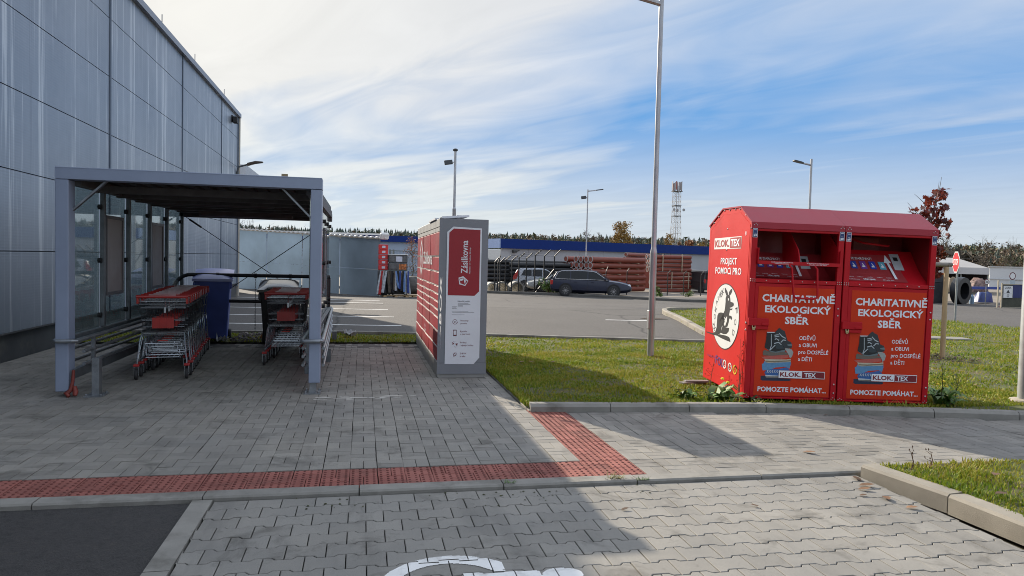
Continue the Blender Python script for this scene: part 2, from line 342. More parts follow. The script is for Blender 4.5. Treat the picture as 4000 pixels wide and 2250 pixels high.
rect=lambda x0,x1,y0,y1:[(x0,y0),(x1,y0),(x1,y1),(x0,y1)]
KERB=[(1.75,7.42),(4.33,7.17),(6.95,6.53),(13,5.05)]
def kerb_y(x):
    for (a,b),(c,d) in zip(KERB,KERB[1:]):
        if a<=x<=c: return b+(d-b)*(x-a)/(c-a)
    return KERB[0][1]
P=Blocks(); Q=Blocks(); D_=Blocks()
def weave(B,i,j,x,y,domes=False):
    """one 0.2 m cell of two 0.2 x 0.1 blocks, turned on alternate cells"""
    jx,jy=random.gauss(0,.0015),random.gauss(0,.0015)
    if (i+j)%2: rs=[(x,x+.2,y,y+.1),(x,x+.2,y+.1,y+.2)]
    else: rs=[(x,x+.1,y,y+.2),(x+.1,x+.2,y,y+.2)]
    for a,b,c,d in rs:
        B.add(rect(a+jx,b+jx,c+jy,d+jy),0)
        if domes:
            nx,ny=(4,2) if b-a>.15 else (2,4)
            for q in range(nx):
                for w in range(ny): D_.dome(a+(q+.5)*(b-a)/nx,c+(w+.5)*(d-c)/ny,-.0005)
for j in range(40):
    for i in range(33):
        x=-4.86+i*.2-.01; y=5.555+j*.2
        if x+.2<1.76: weave(P,i,j,x,y)
        elif y<7.3: weave(P,i,j,x,y)
for j in range(13):
    for i in range(54):
        x=2.135+i*.2; y=5.135+j*.2
        if y+.1<kerb_y(min(x+.1,13)): weave(P,i,j,x,y)
for j in range(2):
    for i in range(33): weave(Q,i,j,-4.87+i*.2,5.14+j*.2,True)
for j in range(12):
    for i in range(2):
        if 5.14+j*.2<7.35: weave(Q,i,j,1.732+i*.2,5.14+j*.2,True)
P.build('paving',PAVE); Q.build('tactile_paving',REDM); D_.build('tactile_studs',paver_mat('worn_stud_red',(.13,.042,.036),(.18,.058,.047),.12,(.07,.035,.028)))
# bay of interlocking bow-tie blocks
Bk=Blocks(); h=.165; w=.215; am=.013
def edge(x,y,ph,rev=False):
    """wavy course line over one block: flat, jog, flat, jog"""
    pts=[(0,am),(.20,am),(.30,-am),(.70,-am),(.80,am),(1.0,am)] if ph==0 else [(0,-am),(.20,-am),(.30,am),(.70,am),(.80,-am),(1.0,-am)]
    r=[(x+u*w,y+d) for u,d in pts]; return r[::-1] if rev else r
ny=int((4.975-.6)/h)
for j in range(ny):
    y1=4.975-j*h; y0=y1-h
    x=-.925-(w/2 if j%2 else 0)
    while x<3.80:
        lo=edge(x,y0,1); hi=edge(x,y1,0,True)
        if j==0: hi=[(x+w,y1-.004),(x,y1-.004)]
        pl=lo+hi
        xa,xb=-.925,3.795
        if x<xa-.001 or x+w>xb:   # cut blocks at the borders
            pl=[(min(max(a,xa),xb),b) for a,b in pl]; q=[]
            for p in pl:
                if not q or (abs(p[0]-q[-1][0])+abs(p[1]-q[-1][1])>.004): q.append(p)
            pl=q
            if max(a for a,b in pl)-min(a for a,b in pl)<.03: x+=w; continue
        Bk.add(pl,-.02,.003,.0032,.03,.0015); x+=w
bay=Bk.build('parking_bay_paving',BAYM)
# ---- kerbs
CONC=mat('kerb_concrete',(.25,.24,.215),.85,var=.15,vs=5,bump=.35,bs=140,dirt=((.09,.085,.07),2.2,.5,.68,.75),island=.06)
CONW=mat('warm_kerb_concrete',(.28,.255,.21),.85,var=.15,vs=4,bump=.35,bs=140,dirt=((.10,.09,.07),1.6,.52,.7,.6),island=.07)  # slightly paler, warmer concrete than CONC
def kerbrun(mb,pts,wd,z0,z1,seg=1.0,cham=.02,tf=True):
    """kerb stones laid end to end along a polyline (its left side is the back)"""
    for a,b in zip(pts,pts[1:]):
        a=Vector((*a,0)); b=Vector((*b,0)); L=(b-a).length; t=(b-a)/L; nrm=Vector((-t.y,t.x,0)); k=max(1,round(L/seg))
        for i in range(k):
            p=a+t*(L*i/k+.004); q=a+t*(L*(i+1)/k-.004); dzp=random.gauss(0,.0015)
            prof=[(0,z0),(0,z1-cham),(cham,z1),(wd-cham*.3,z1),(wd,z1-cham*.3),(wd,z0)]
            vs=[]
            for r in (p,q):
                g=tz(r.x,r.y) if tf else 0
                vs+=[(r.x+nrm.x*d,r.y+nrm.y*d,zz+g+dzp) for d,zz in prof]
            m=len(prof); mb.add(vs,[tuple(range(m)),tuple(range(2*m-1,m-1,-1))]+[(i2,m+i2,m+(i2+1)%m,(i2+1)%m) for i2 in range(m)])
    return mb
k=MB(); kerbrun(k,[(-7,4.992),(14,4.992)],.135,-.08,.006,1.0,.012); k.build('flush_kerb',CONC)['kind']='structure'
k=MB(); kerbrun(k,KERB,.13,-.05,.085,1.0,.03); k.build('lawn_kerb',CONC)['kind']='structure'
k=MB(); kerbrun(k,[(1.745,13.5),(1.745,7.45)],.075,-.05,.012,1.0,.008); k.build('edging_strip',CONC)['kind']='structure'
k=MB(); kerbrun(k,[(-1.055,-.5),(-1.055,4.99)],-.12,-.06,-.012,1.0,.004); k.build('bay_edging',CONC)['kind']='structure'
k=MB(); kerbrun(k,[(3.945,-.5),(3.965,3.55),(3.90,4.2),(3.80,4.86)],.155,-.06,.115,1.0,.02)
k2=MB(); kerbrun(k2,[(3.80,4.93),(3.92,4.2),(3.95,3.55),(3.93,-.5)],.15,-.06,.074,1.0,.018); k2.build('bay_kerb',CONW)['kind']='structure'
ISL=[(7.1,13.35),(7.54,15.3),(8.56,18.75),(9.25,21.4),(9.55,22.2),(9.95,22.75),(10.6,23.3),(11.9,24.2)]
k=MB(); kerbrun(k,ISL[::-1],.14,-.05,.12,1.0,.02); k.build('island_kerb',CONW)['kind']='structure'
FARK=[(-4.7,15.05),(-2.2,15.0),(-.56,14.95),(2.37,14.5),(6.57,13.4),(7.1,13.3)]
k=MB(); kerbrun(k,FARK,.10,-.05,.085,1.0,.008); k.build('parking_edge_kerb',CONC)['kind']='structure'
k=MB(); kerbrun(k,[(-8,52.2),(8.0,45.9),(12.4,43.8),(15.5,41.3),(18.2,38.6),(24,38.2),(34,41)],.2,-.05,.16,1.0,.03); k.build('yard_kerb',mat('dark_kerb',(.12,.115,.105),.9,var=.2,vs=3,island=.08))['kind']='structure'
# parking stall lines
WPAINT=mat('road_paint',(.82,.82,.80),.7,var=.08,vs=8,dirt=((.25,.24,.22),5.0,.5,.72,.7))
sl_=MB()
for xr,y in ((.66,28.38),(.70,25.19),(.76,22.15),(.83,19.47),(.90,17.02)):
    xl=-4.6; wd=.12
    vs=[]
    nseg=6
    for i in range(nseg+1):
        x=xl+(xr-xl)*i/nseg; yy=y-.11*(x-xr)
        vs+=[(x,yy-wd/2,tz(x,yy)+.005),(x,yy+wd/2,tz(x,yy)+.005)]
    sl_.add(vs,[(2*i,2*i+2,2*i+3,2*i+1) for i in range(nseg)])
sl_.add([(6.55,18.95,.005),(7.9,18.75,.005),(7.9,18.88,.005),(6.55,19.08,.005)],[(0,1,2,3)])
sl_.build('stall_markings',WPAINT)['kind']='structure'
# accessible-parking symbol painted on the bay blocks (paint skips the joints)
gx,gy=np.meshgrid(np.arange(-.05,1.25,.006),np.arange(2.6,3.95,.006)); zb=-.0165
ar=lambda x,y,cx,cy,rx,ry,an=0:(((x-cx)*math.cos(an)+(y-cy)*math.sin(an))/rx)**2+((-(x-cx)*math.sin(an)+(y-cy)*math.cos(an))/ry)**2
ring=(ar(gx,gy,.47,3.46,.40,.425)<1)&(ar(gx,gy,.455,3.45,.30,.335)>1)&~((gx>.52)&(gy<3.70)&(gx-.52>(gy-3.52)*1.0)&(gy<3.655))&~((gx>.75))
bar=(gx>.53)&(gx<.925)&(gy<3.655-.06*(gx-.53))&(gy>3.52)|(gx>.53)&(gx<.67)&(gy<3.6)&(gy>3.05)
head=ar(gx,gy,1.035,3.565,.108,.085)<1
jt=np.zeros(gx.shape,bool)
row=np.floor((4.975-gy)/h).astype(int)
for rr in range(row.min(),row.max()+1):
    x0=-.925-(w/2 if rr%2 else 0); m_=row==rr
    fx=((gx-x0)/w)%1.0; jt|=m_&((fx<.015)|(fx>.985))
uu=lambda jj:((gx-(-.925-(w/2 if jj%2 else 0)))/w)%1.0
for jj in range(0,16):
    yl=4.975-jj*h; f=uu(jj); d=np.where((f<.25)|(f>.75),am,-am); jt|=np.abs(gy-(yl+d))<.005
msk=(ring|bar|head)&~jt
ix=np.argwhere(msk); vv=[];ff=[]
for a,b in ix:
    x=gx[a,b];y=gy[a,b];o=len(vv); vv+=[(x-.003,y-.003,zb),(x+.003,y-.003,zb),(x+.003,y+.003,zb),(x-.003,y+.003,zb)]; ff+=[o,o+1,o+2,o+3]
npmesh('parking_symbol',vv,ff,[4]*len(ix),WPAINT)['kind']='structure'
# drain grate and manhole in the road
d=thing('drain_grate','dark slotted drain grate in the asphalt beside the island kerb','drain',(8.15,19.5,.0),.25)
q=MB(); q.box(-.3,.3,-.25,.25,-.01,.006); q.build('frame',mat('cast_iron',(.05,.045,.042),.7,.6),d)
q=MB()
for i in range(8): q.box(-.27+i*.07,-.235+i*.07,-.21,.21,.006,.016)
q.build('bar',mat('cast_iron_bars',(.13,.10,.08),.7,.5),d)
# ---- lawns
SOIL=mat('lawn_soil',(.075,.085,.022),.95,var=.4,vs=3,dirt=((.11,.075,.04),1.2,.52,.66,.8))
LAWN=[(1.745,7.5),(1.745,13.5),(-4.7,13.5),(-4.7,15.05),(-2.2,15.0),(-.56,14.95),(2.37,14.5),(6.57,13.4),(7.1,13.35)]+ISL[1:]+[(14.5,22.3),(17.33,19.43),(17.78,16.88),(20,12),(26,2),(13,5.1),(6.95,6.62),(4.33,7.27)]
LAWN2=[(4.05,-.5),(14,-.5),(14,4.97),(3.94,4.97),(4.05,4.2)]
sheet('lawn',LAWN,SOIL,.028); sheet('corner_lawn',LAWN2,SOIL,.05)
def grass(name,polys,seed):
    rs=np.random.RandomState(seed); X=[];Y=[];H=[];Z=[]
    for poly,x0,x1,y0,y1,den,hh,zb in polys:
        n=int((x1-x0)*(y1-y0)*den); x=rs.uniform(x0,x1,n); y=rs.uniform(y0,y1,n)
        cl=np.sin(x*3.1+1.7*np.sin(y*2.3))*np.sin(y*3.7+1.3*np.sin(x*1.9))
        ok=inpoly(x,y,poly)&(rs.uniform(0,1,n)<.60+.34*cl+.22*np.sin(x*9.7+2*np.sin(y*4.1))*np.sin(y*11.3+x*2.7)); x,y,cl=x[ok],y[ok],cl[ok]
        X.append(x);Y.append(y);H.append(hh*(.55+.6*rs.uniform(0,1,len(x)))*(1+.35*cl+.25*np.sin(x*7.3)*np.sin(y*8.9+x))); Z.append(np.full(len(x),zb))
    x=np.concatenate(X);y=np.concatenate(Y);H=np.concatenate(H);Z=np.concatenate(Z); n=len(x)
    a=rs.uniform(0,2*np.pi,n); l=H*rs.uniform(.2,1.0,n); wd=np.clip(.0022*np.hypot(x,y)*.33,.0022,.009)
    ba=a+rs.normal(1.57,.5,n); cx,sx=np.cos(a),np.sin(a); bx,by=np.cos(ba)*wd,np.sin(ba)*wd
    z0=Z
    V=np.stack([np.stack([x-bx,y-by,z0],1),np.stack([x+bx,y+by,z0],1),
        np.stack([x+cx*l*.35+bx*.8,y+sx*l*.35+by*.8,z0+H*.62],1),np.stack([x+cx*l*.35-bx*.8,y+sx*l*.35-by*.8,z0+H*.62],1),
        np.stack([x+cx*l,y+sx*l,z0+H],1)],1).reshape(-1,3)
    b=np.arange(n)[:,None]*5; F=np.concatenate([b+np.array([[0,1,2,3]]),b+np.array([[3,2,4]])],1).ravel()
    o=npmesh(name,V,F,np.tile([4,3],n),GRASSM); o['kind']='stuff'; o['label']='mown autumn grass, green with yellowish patches'; o['category']='grass'; return o
GRASSM=bpy.data.materials.new('grass_blades'); GRASSM.use_nodes=True; t=GRASSM.node_tree; b=t.nodes['Principled BSDF']; b.inputs['Roughness'].default_value=.55; b.inputs['Specular IOR Level'].default_value=.3
gp=N(t,'ShaderNodeTexCoord').outputs['Object']; gn=N(t,'ShaderNodeNewGeometry'); a=N(t,'ShaderNodeTexNoise',inp={'Scale':1.1,'Detail':5,'Roughness':.7}); LK(t,gp,a.inputs['Vector'])
c=RAMP(t,MA(t,'ADD',MA(t,'MULTIPLY',a.outputs[0],.75),MA(t,'MULTIPLY',gn.outputs['Random Per Island'],.3)),(.28,(.06,.14,.008)),(.46,(.19,.26,.018)),(.62,(.32,.30,.038)),(.78,(.36,.28,.08)))
LK(t,c,b.inputs['Base Color'])
tl=N(t,'ShaderNodeBsdfTranslucent'); LK(t,c,tl.inputs[0]); mx=N(t,'ShaderNodeMixShader'); mx.inputs[0].default_value=.35
LK(t,b.outputs[0],mx.inputs[1]); LK(t,tl.outputs[0],mx.inputs[2]); LK(t,mx.outputs[0],t.nodes['Material Output'].inputs[0])
EDGE=[(1.80,7.50),(1.80,7.56),(4.34,7.36),(6.98,6.71),(13,5.25),(13,5.16),(6.96,6.62),(4.33,7.29)]
EDGE2=[(1.74,7.5),(1.74,13.4),(1.80,13.4),(1.80,7.5)]
grass('grass',[(EDGE,1.75,13,5.1,7.6,2600,.085,.03),(EDGE2,1.73,1.81,7.5,13.4,4200,.06,.02),(LAWN,1.7,8.2,7.1,12,3200,.030,.028),(LAWN,-4.7,8.2,12,16,1100,.035,.028),(LAWN,8.2,14,5,20,800,.035,.028),(LAWN,14,20,2,24,320,.06,.028),(LAWN,7.4,14,15,25,330,.06,.0),(LAWN2,3.9,8,1.5,4.97,5200,.042,.05)],3)
# ---------------------------------------------------------------- warehouse
def wall_mat():
    m=bpy.data.materials.new('ribbed_metal_panel'); m.use_nodes=True; t=m.node_tree; b=t.nodes['Principled BSDF']
    P=N(t,'ShaderNodeTexCoord').outputs['Object']; s=N(t,'ShaderNodeSeparateXYZ'); LK(t,P,s.inputs[0])
    # streaks of dried water running down the sheets
    def st(sy,sz,det,scale):
        cb=N(t,'ShaderNodeCombineXYZ'); LK(t,MA(t,'MULTIPLY',s.outputs[1],sy),cb.inputs[1]); LK(t,MA(t,'MULTIPLY',s.outputs[2],sz),cb.inputs[2])
        n=N(t,'ShaderNodeTexNoise',inp={'Scale':scale,'Detail':det,'Roughness':.75}); LK(t,cb.outputs[0],n.inputs['Vector']); return n.outputs[0]
    a=st(2.2,.05,5,1.6); c2=st(9,.06,4,1.0); d=st(.25,.25,5,1.5)
    c=MIX(t,RAMP(t,d,(.35,0.0),(.65,1.0)),(.245,.285,.345),(.32,.36,.42))
    c=MIX(t,RAMP(t,a,(.56,0.0),(.61,.95),(.70,.45)),c,(.62,.65,.68))
    c=MIX(t,RAMP(t,a,(.28,.55),(.40,0.0)),c,(.13,.15,.19))
    c=MIX(t,RAMP(t,c2,(.58,0.0),(.68,.75)),c,(.56,.59,.62)); c=MIX(t,RAMP(t,c2,(.25,.4),(.36,0.0)),c,(.15,.165,.2))
    LK(t,c,b.inputs['Base Color']); b.inputs['Roughness'].default_value=.38; b.inputs['Metallic'].default_value=.35
    wv=MA(t,'SINE',MA(t,'MULTIPLY',s.outputs[2],2*math.pi/.042))
    bm=N(t,'ShaderNodeBump',inp={'Strength':.04,'Distance':.010}); LK(t,wv,bm.inputs['Height']); LK(t,bm.outputs[0],b.inputs['Normal'])
    return m
WX=-4.86; Y0,Y1=-14.0,30.4; HT=7.0
wh=thing('warehouse','tall grey ribbed metal warehouse wall with water streaks, left of the trolley shelter','building',(WX,8,0))
RIB=wall_mat(); TRIM=mat('slate_trim',srgb('#5a6676'),.45,.4,var=.08); DARKC=mat('plinth_concrete',(.075,.078,.08),.85,var=.25,vs=2,dirt=((.14,.135,.12),1.5,.55,.7,.6))
L=lambda x:x-WX
zs=[.40,1.55,2.70,3.84,4.955,6.07,6.98]; yj=[Y0,-1.9,4.0,9.8,15.6,21.4,27.0,Y1]
q=MB()
for y0,y1 in zip(yj,yj[1:]):
    for z0,z1 in zip(zs,zs[1:]): q.box(-.12,0,y0-8+.035,y1-8-.035,z0+.007,z1-.007)
q.build('wall_panel',RIB,wh)
q=MB(); q.box(-40,-.10,Y0-8+.05,Y1-8-.05,.3,HT-.05); q.build('wall',mat('wall_core',(.20,.22,.25),.6),wh)
q=MB(); q.box(-40,-.035,Y0-8,Y1-8-.02,-.6,.385); q.box(-.06,.02,Y0-8,Y1-8,.385,.402); q.build('plinth',DARKC,wh)
q=MB()
for y in yj[1:-1]: q.box(-.1,.018,y-8-.033,y-8+.033,.41,HT-.06)
q.box(-.2,.03,Y1-8-.09,Y1-8+.02,.3,HT-.05)
q.split('joint_cover',TRIM,wh)
q=MB(); q.box(-40,.10,Y0-8,Y1-8+.12,HT-.03,HT+.04); q.box(.0,.10,Y0-8,Y1-8+.12,HT-.11,HT-.03); q.build('roof_edge',mat('coping_metal',srgb('#8b8f99'),.4,.5),wh)
for y in (13.3,20.7,24.5,29.4):
    q=MB(); q.tube([(-.35,y-8,HT),(-.35,y-8,HT+.75)],.012,5); q.build('lightning_rod',TRIM,wh)
fl=MB(); fl.box(.05,.22,20.82,21.05,6.42,6.66); fl.box(-.02,.05,20.9,21.0,6.45,6.72)
BLK=mat('black_plastic',(.018,.018,.02),.5,var=.2); o=fl.build('floodlight',BLK,wh,bev=.02)
wl=thing('wall_lamp','bracket lamp with a flat head sticking out from the far top corner of the warehouse','lamp',(WX,30.0,4.93))
q=MB(); q.tube([(0,0,-.35),(0.08,0,-.05),(.1,0,.0),(.45,0,.12)],.035,8); q.build('arm',mat('grey_metal',(.13,.14,.15),.5,.6),wl,True)
q=MB(); q.prism([(.4,.05),(.7,.15),(.98,.20),(1.0,.24),(.72,.25),(.42,.16)],-.12,.12,Matrix.Rotation(math.pi/2,4,'X')); q.build('head',mat('lamp_head_brown',(.10,.075,.06),.5,.3),wl,bev=.015)
q=MB(); q.tube([(.02,Y1-8+.10,-.1),(.02,Y1-8+.10,HT-.1)],.055,10); q.build('downpipe',mat('beige_downpipe',(.45,.42,.36),.5,.1),wh,40)
an=thing('annex','low grey canopy roof showing just beyond the far corner of the warehouse','building',(-6.4,34,0))
q=MB(); q.box(-4,-.2,3,8,-1,5.0); q.build('wall',mat('annex_wall',srgb('#454b55'),.6),an); q=MB(); q.box(-4.2,1.15,1,8.2,5.0,5.6); q.build('roof',mat('annex_fascia',srgb('#b9bec6'),.5),an)
ART= [('navy', [(0.187, 0.263), (0.243, 0.266), (0.248, 0.241), (0.396, 0.241), (0.534, 0.239), (0.538, 0.218), (0.517, 0.211), (0.207, 0.207), (0.188, 0.218)]), ('midblue', [(0.228, 0.296), (0.245, 0.327), (0.263, 0.337), (0.399, 0.349), (0.482, 0.369), (0.521, 0.339), (0.521, 0.332), (0.4, 0.33), (0.393, 0.264), (0.247, 0.269)]), ('denim', [(0.193, 0.396), (0.214, 0.408), (0.22, 0.434), (0.237, 0.418), (0.27, 0.411), (0.529, 0.433), (0.532, 0.41), (0.516, 0.351), (0.478, 0.374), (0.356, 0.362), (0.31, 0.34), (0.208, 0.322), (0.198, 0.354)]), ('white', [(0.24, 0.273), (0.395, 0.269), (0.395, 0.262), (0.243, 0.257)]), ('taupe', [(0.245, 0.257), (0.395, 0.262), (0.396, 0.241), (0.248, 0.242)]), ('cream', [(0.219, 0.455), (0.301, 0.455), (0.474, 0.458), (0.525, 0.468), (0.529, 0.431), (0.27, 0.412), (0.237, 0.418)]), ('khaki', [(0.234, 0.436), (0.339, 0.436), (0.526, 0.452), (0.528, 0.439), (0.34, 0.421), (0.237, 0.424)]), ('coral', [(0.179, 0.479), (0.304, 0.494), (0.496, 0.513), (0.499, 0.477), (0.385, 0.459), (0.212, 0.457)]), ('greycloth', [(0.197, 0.54), (0.213, 0.559), (0.289, 0.542), (0.457, 0.546), (0.476, 0.537), (0.496, 0.516), (0.304, 0.495), (0.199, 0.496)]), ('lightcloth', [(0.446, 0.583), (0.483, 0.591), (0.531, 0.575), (0.551, 0.543), (0.539, 0.492), (0.516, 0.472), (0.5, 0.509), (0.476, 0.546)]), ('boot2', [(0.327, 0.769), (0.363, 0.809), (0.381, 0.819), (0.396, 0.801), (0.438, 0.783), (0.47, 0.69), (0.48, 0.672), (0.518, 0.659), (0.533, 0.627), (0.53, 0.594), (0.493, 0.584), (0.427, 0.592), (0.368, 0.656)]), ('black', [(0.229, 0.762), (0.32, 0.769), (0.347, 0.734), (0.387, 0.652), (0.426, 0.624), (0.451, 0.583), (0.459, 0.56), (0.448, 0.546), (0.345, 0.532), (0.293, 0.538), (0.217, 0.585), (0.214, 0.597), (0.227, 0.676)]), ('sheen', [(0.332, 0.636), (0.387, 0.647), (0.426, 0.615), (0.441, 0.583), (0.39, 0.575), (0.348, 0.581)]), ('sole', [(0.217, 0.585), (0.293, 0.549), (0.345, 0.543), (0.447, 0.569), (0.459, 0.56), (0.45, 0.546), (0.345, 0.532), (0.293, 0.538)]), ('sole', [(0.472, 0.63), (0.523, 0.64), (0.533, 0.627), (0.53, 0.613), (0.482, 0.616)]), ('white', [(0.231, 0.767), (0.327, 0.769), (0.318, 0.759), (0.248, 0.755), (0.23, 0.759)]), ('lace', [(0.281, 0.742), (0.284, 0.742), (0.292, 0.608), (0.276, 0.561), (0.273, 0.563), (0.288, 0.61)]), ('lace', [(0.321, 0.734), (0.365, 0.742), (0.365, 0.737), (0.323, 0.728)]), ('lace', [(0.324, 0.715), (0.375, 0.726), (0.375, 0.72), (0.326, 0.709)]), ('lace', [(0.327, 0.687), (0.343, 0.697), (0.377, 0.677), (0.372, 0.672), (0.344, 0.69), (0.329, 0.681)]), ('lace', [(0.322, 0.641), (0.373, 0.656), (0.407, 0.626), (0.402, 0.624), (0.371, 0.649), (0.324, 0.635)]), ('lace', [(0.374, 0.758), (0.413, 0.722), (0.451, 0.704), (0.449, 0.698), (0.409, 0.716), (0.371, 0.754)]), ('lace', [(0.396, 0.656), (0.423, 0.685), (0.456, 0.681), (0.456, 0.675), (0.427, 0.678), (0.401, 0.652)]), ('lace', [(0.276, 0.565), (0.33, 0.618), (0.334, 0.614), (0.281, 0.56)]), ('white', [(0.252, 0.329), (0.26, 0.33), (0.267, 0.316), (0.259, 0.299), (0.251, 0.299), (0.259, 0.316)]), ('white', [(0.272, 0.33), (0.28, 0.33), (0.287, 0.316), (0.279, 0.3), (0.271, 0.299), (0.279, 0.316)]), ('white', [(0.292, 0.33), (0.3, 0.33), (0.307, 0.316), (0.299, 0.3), (0.292, 0.3), (0.299, 0.316)]), ('white', [(0.312, 0.331), (0.32, 0.331), (0.327, 0.317), (0.319, 0.3), (0.312, 0.3), (0.319, 0.317)]), ('white', [(0.333, 0.331), (0.34, 0.331), (0.347, 0.317), (0.339, 0.301), (0.332, 0.301), (0.34, 0.317)]), ('white', [(0.353, 0.331), (0.36, 0.332), (0.367, 0.318), (0.359, 0.301), (0.352, 0.301), (0.36, 0.318)]), ('white', [(0.373, 0.332), (0.38, 0.332), (0.387, 0.318), (0.38, 0.302), (0.372, 0.301), (0.38, 0.318)])]
KANG= {'ear1': [(0.718, 1.137), (0.771, 1.178), (0.789, 1.224), (0.764, 1.229), (0.688, 1.186), (0.653, 1.146)], 'ear2': [(0.633, 1.144), (0.631, 1.181), (0.575, 1.216), (0.523, 1.229), (0.521, 1.195), (0.56, 1.16), (0.601, 1.14)], 'body': [(0.738, 1.104), (0.709, 1.137), (0.647, 1.149), (0.595, 1.137), (0.573, 1.104), (0.561, 1.069), (0.459, 1.062), (0.443, 1.046), (0.45, 1.026), (0.508, 1.006), (0.585, 0.992), (0.553, 0.985), (0.474, 0.992), (0.5, 0.973), (0.566, 0.965), (0.576, 0.939), (0.591, 0.899), (0.505, 0.899), (0.475, 0.875), (0.494, 0.852), (0.522, 0.86), (0.542, 0.87), (0.577, 0.857), (0.589, 0.814), (0.624, 0.76), (0.671, 0.747), (0.768, 0.746), (0.818, 0.757), (0.774, 0.816), (0.802, 0.832), (0.858, 0.83), (0.905, 0.782), (0.925, 0.784), (0.883, 0.833), (0.811, 0.844), (0.756, 0.829), (0.771, 0.782), (0.832, 0.733), (0.858, 0.657), (0.99, 0.609), (1.131, 0.605), (1.421, 0.611), (1.418, 0.621), (1.168, 0.624), (1.063, 0.65), (1.018, 0.713), (1.016, 0.794), (1.009, 0.865), (0.968, 0.901), (0.884, 0.914), (0.785, 0.914), (0.754, 0.943), (0.738, 1.002), (0.733, 1.053)], 'pouch': [(0.795, 0.752), (0.67, 0.744), (0.56, 0.747), (0.572, 0.706), (0.647, 0.665), (0.759, 0.654), (0.858, 0.661)], 'foot': [(0.99, 0.609), (0.89, 0.637), (0.661, 0.645), (0.55, 0.639), (0.508, 0.619), (0.49, 0.585), (0.592, 0.586), (0.818, 0.595)], 'joey': [(0.718, 0.842), (0.759, 0.861), (0.747, 0.866), (0.701, 0.851), (0.668, 0.878), (0.643, 0.879), (0.643, 0.845), (0.646, 0.823), (0.675, 0.787), (0.704, 0.756), (0.731, 0.766), (0.746, 0.789), (0.718, 0.808), (0.732, 0.821)], 'eye': [(0.652, 1.103), (0.623, 1.107), (0.613, 1.094), (0.617, 1.078), (0.643, 1.08)]}
LET= {'K': (1.098, 0.703), 'L': (1.129, 0.766), 'O': (1.109, 0.843), 'K2': (1.087, 0.943), 'A': (1.058, 1.032), 'N': (0.989, 1.104), 'E': (0.907, 1.146), 'K3': (0.844, 1.182), 'F': (0.342, 0.976), 'O2': (0.364, 0.836), 'D': (0.413, 0.704)}
FOD= {'F': (0.959, 0.313), 'O': (0.856, 0.298), 'D': (0.73, 0.296), 'a': (0.643, 0.291), 'b': (0.47, 0.282), 'c': (0.297, 0.28), 'l0': (1.32, 0.32), 'l1': (1.047, 0.319)}
# ---------------------------------------------------------------- trolley shelter
GALV=mat('galvanised_steel',(.27,.29,.31),.42,.75,var=.22,vs=9,dirt=((.12,.13,.14),6,.55,.7,.5))
GALVD=mat('dull_galvanised_steel',(.17,.19,.205),.5,.6,var=.25,vs=7)
CLAD=mat('slate_blue_cladding',(.27,.32,.43),.42,.1,var=.05,vs=3)
ROOFU=mat('roof_underside',(.085,.076,.078),.7,var=.3,vs=4)
RUBB=mat('black_rubber',(.012,.012,.013),.6,var=.2)
SG=glassmat('shelter_glass',(.78,.86,.85),.07)
sh=thing('trolley_shelter','slate grey trolley shelter with glass side walls and dark sheet roof','shelter',(-1.9,8.6,0))
X0,X1,YF,YB=-3.222,-.465,8.62,13.85
SX=lambda x:x+1.9
SY=lambda y:y-8.6
def sb(mb,x0,x1,y0,y1,z0,z1): return mb.box(SX(x0),SX(x1),SY(y0),SY(y1),z0,z1)
for xa,xb,zb in ((X0,X0+.130,.06),(X1-.125,X1,.125)):
    q=MB(); sb(q,xa,xb,YF,YF+.19,zb,2.341); q.build('post',CLAD,sh,bev=.006)
for xa in (X1-.125,X0+.34):
    q=MB(); sb(q,xa+.01,xa+.085,YF+.03,YF+.12,.012,.42 if xa<-2 else .13); sb(q,xa-.05,xa+.135,YF-.04,YF+.2,.0,.012)
    for a in (-.03,.115):
        for c in (-.015,.17): q.lathe([(.012,.012),(.012,.03),(.006,.035)],6,TM((SX(xa+a),SY(YF+c),0)))
    q.build('foot',GALV,sh)
q=MB(); sb(q,X0,X1,YF-.004,YF+.19,2.345,2.468); sb(q,X0,X1,YF-.006,YF+.0,2.460,2.474); q.build('front_beam',CLAD,sh,bev=.005)
# roof: dark trapezoidal sheet on purlins, gently falling to the back
q=MB(); nx=30
for i in range(nx):
    xa=X0+.03+(X1-X0-.20)*i/nx; xb=X0+.03+(X1-X0-.20)*(i+1)/nx; d=.03 if i%2 else 0
    q.add([(SX(xa),SY(YF+.19),2.43+d),(SX(xb),SY(YF+.19),2.43+d),(SX(xb),SY(YB+.1),2.36+d),(SX(xa),SY(YB+.1),2.36+d)],[(0,1,2,3)])
    q.add([(SX(xb),SY(YF+.19),2.43+d),(SX(xb),SY(YB+.1),2.36+d),(SX(xb),SY(YB+.1),2.39-d),(SX(xb),SY(YF+.19),2.46-d)],[(0,1,2,3)])
sb(q,X0+.02,X1-.14,YF+.19,YB+.1,2.465,2.475)
q.build('roof',ROOFU,sh)
q=MB()
for y in (9.4,10.2,11.0,11.8,12.6,13.3): sb(q,X0+.12,X1-.15,y,y+.10,2.27,2.35)
q.split('purlin',mat('dark_purlin',(.10,.09,.092),.65,var=.35,vs=5),sh)
q=MB(); sb(q,X0+.05,X1-.1,YB-.08,YB+.12,2.215,2.36); q.build('back_beam',ROOFU,sh,bev=.01)
for xa in (X0+.1,X1-.19):
    q=MB(); sb(q,xa,xa+.09,YF+.19,YB,2.29,2.40); q.build('side_beam',mat('dark_steel',(.12,.12,.125),.6,.3,var=.25),sh)
q=MB(); sb(q,X1-.19,X1-.125,YF+.19,YB+.12,2.39,2.49); q.build('gutter_flashing',mat('dark_flashing',(.05,.055,.06),.5,.4),sh)
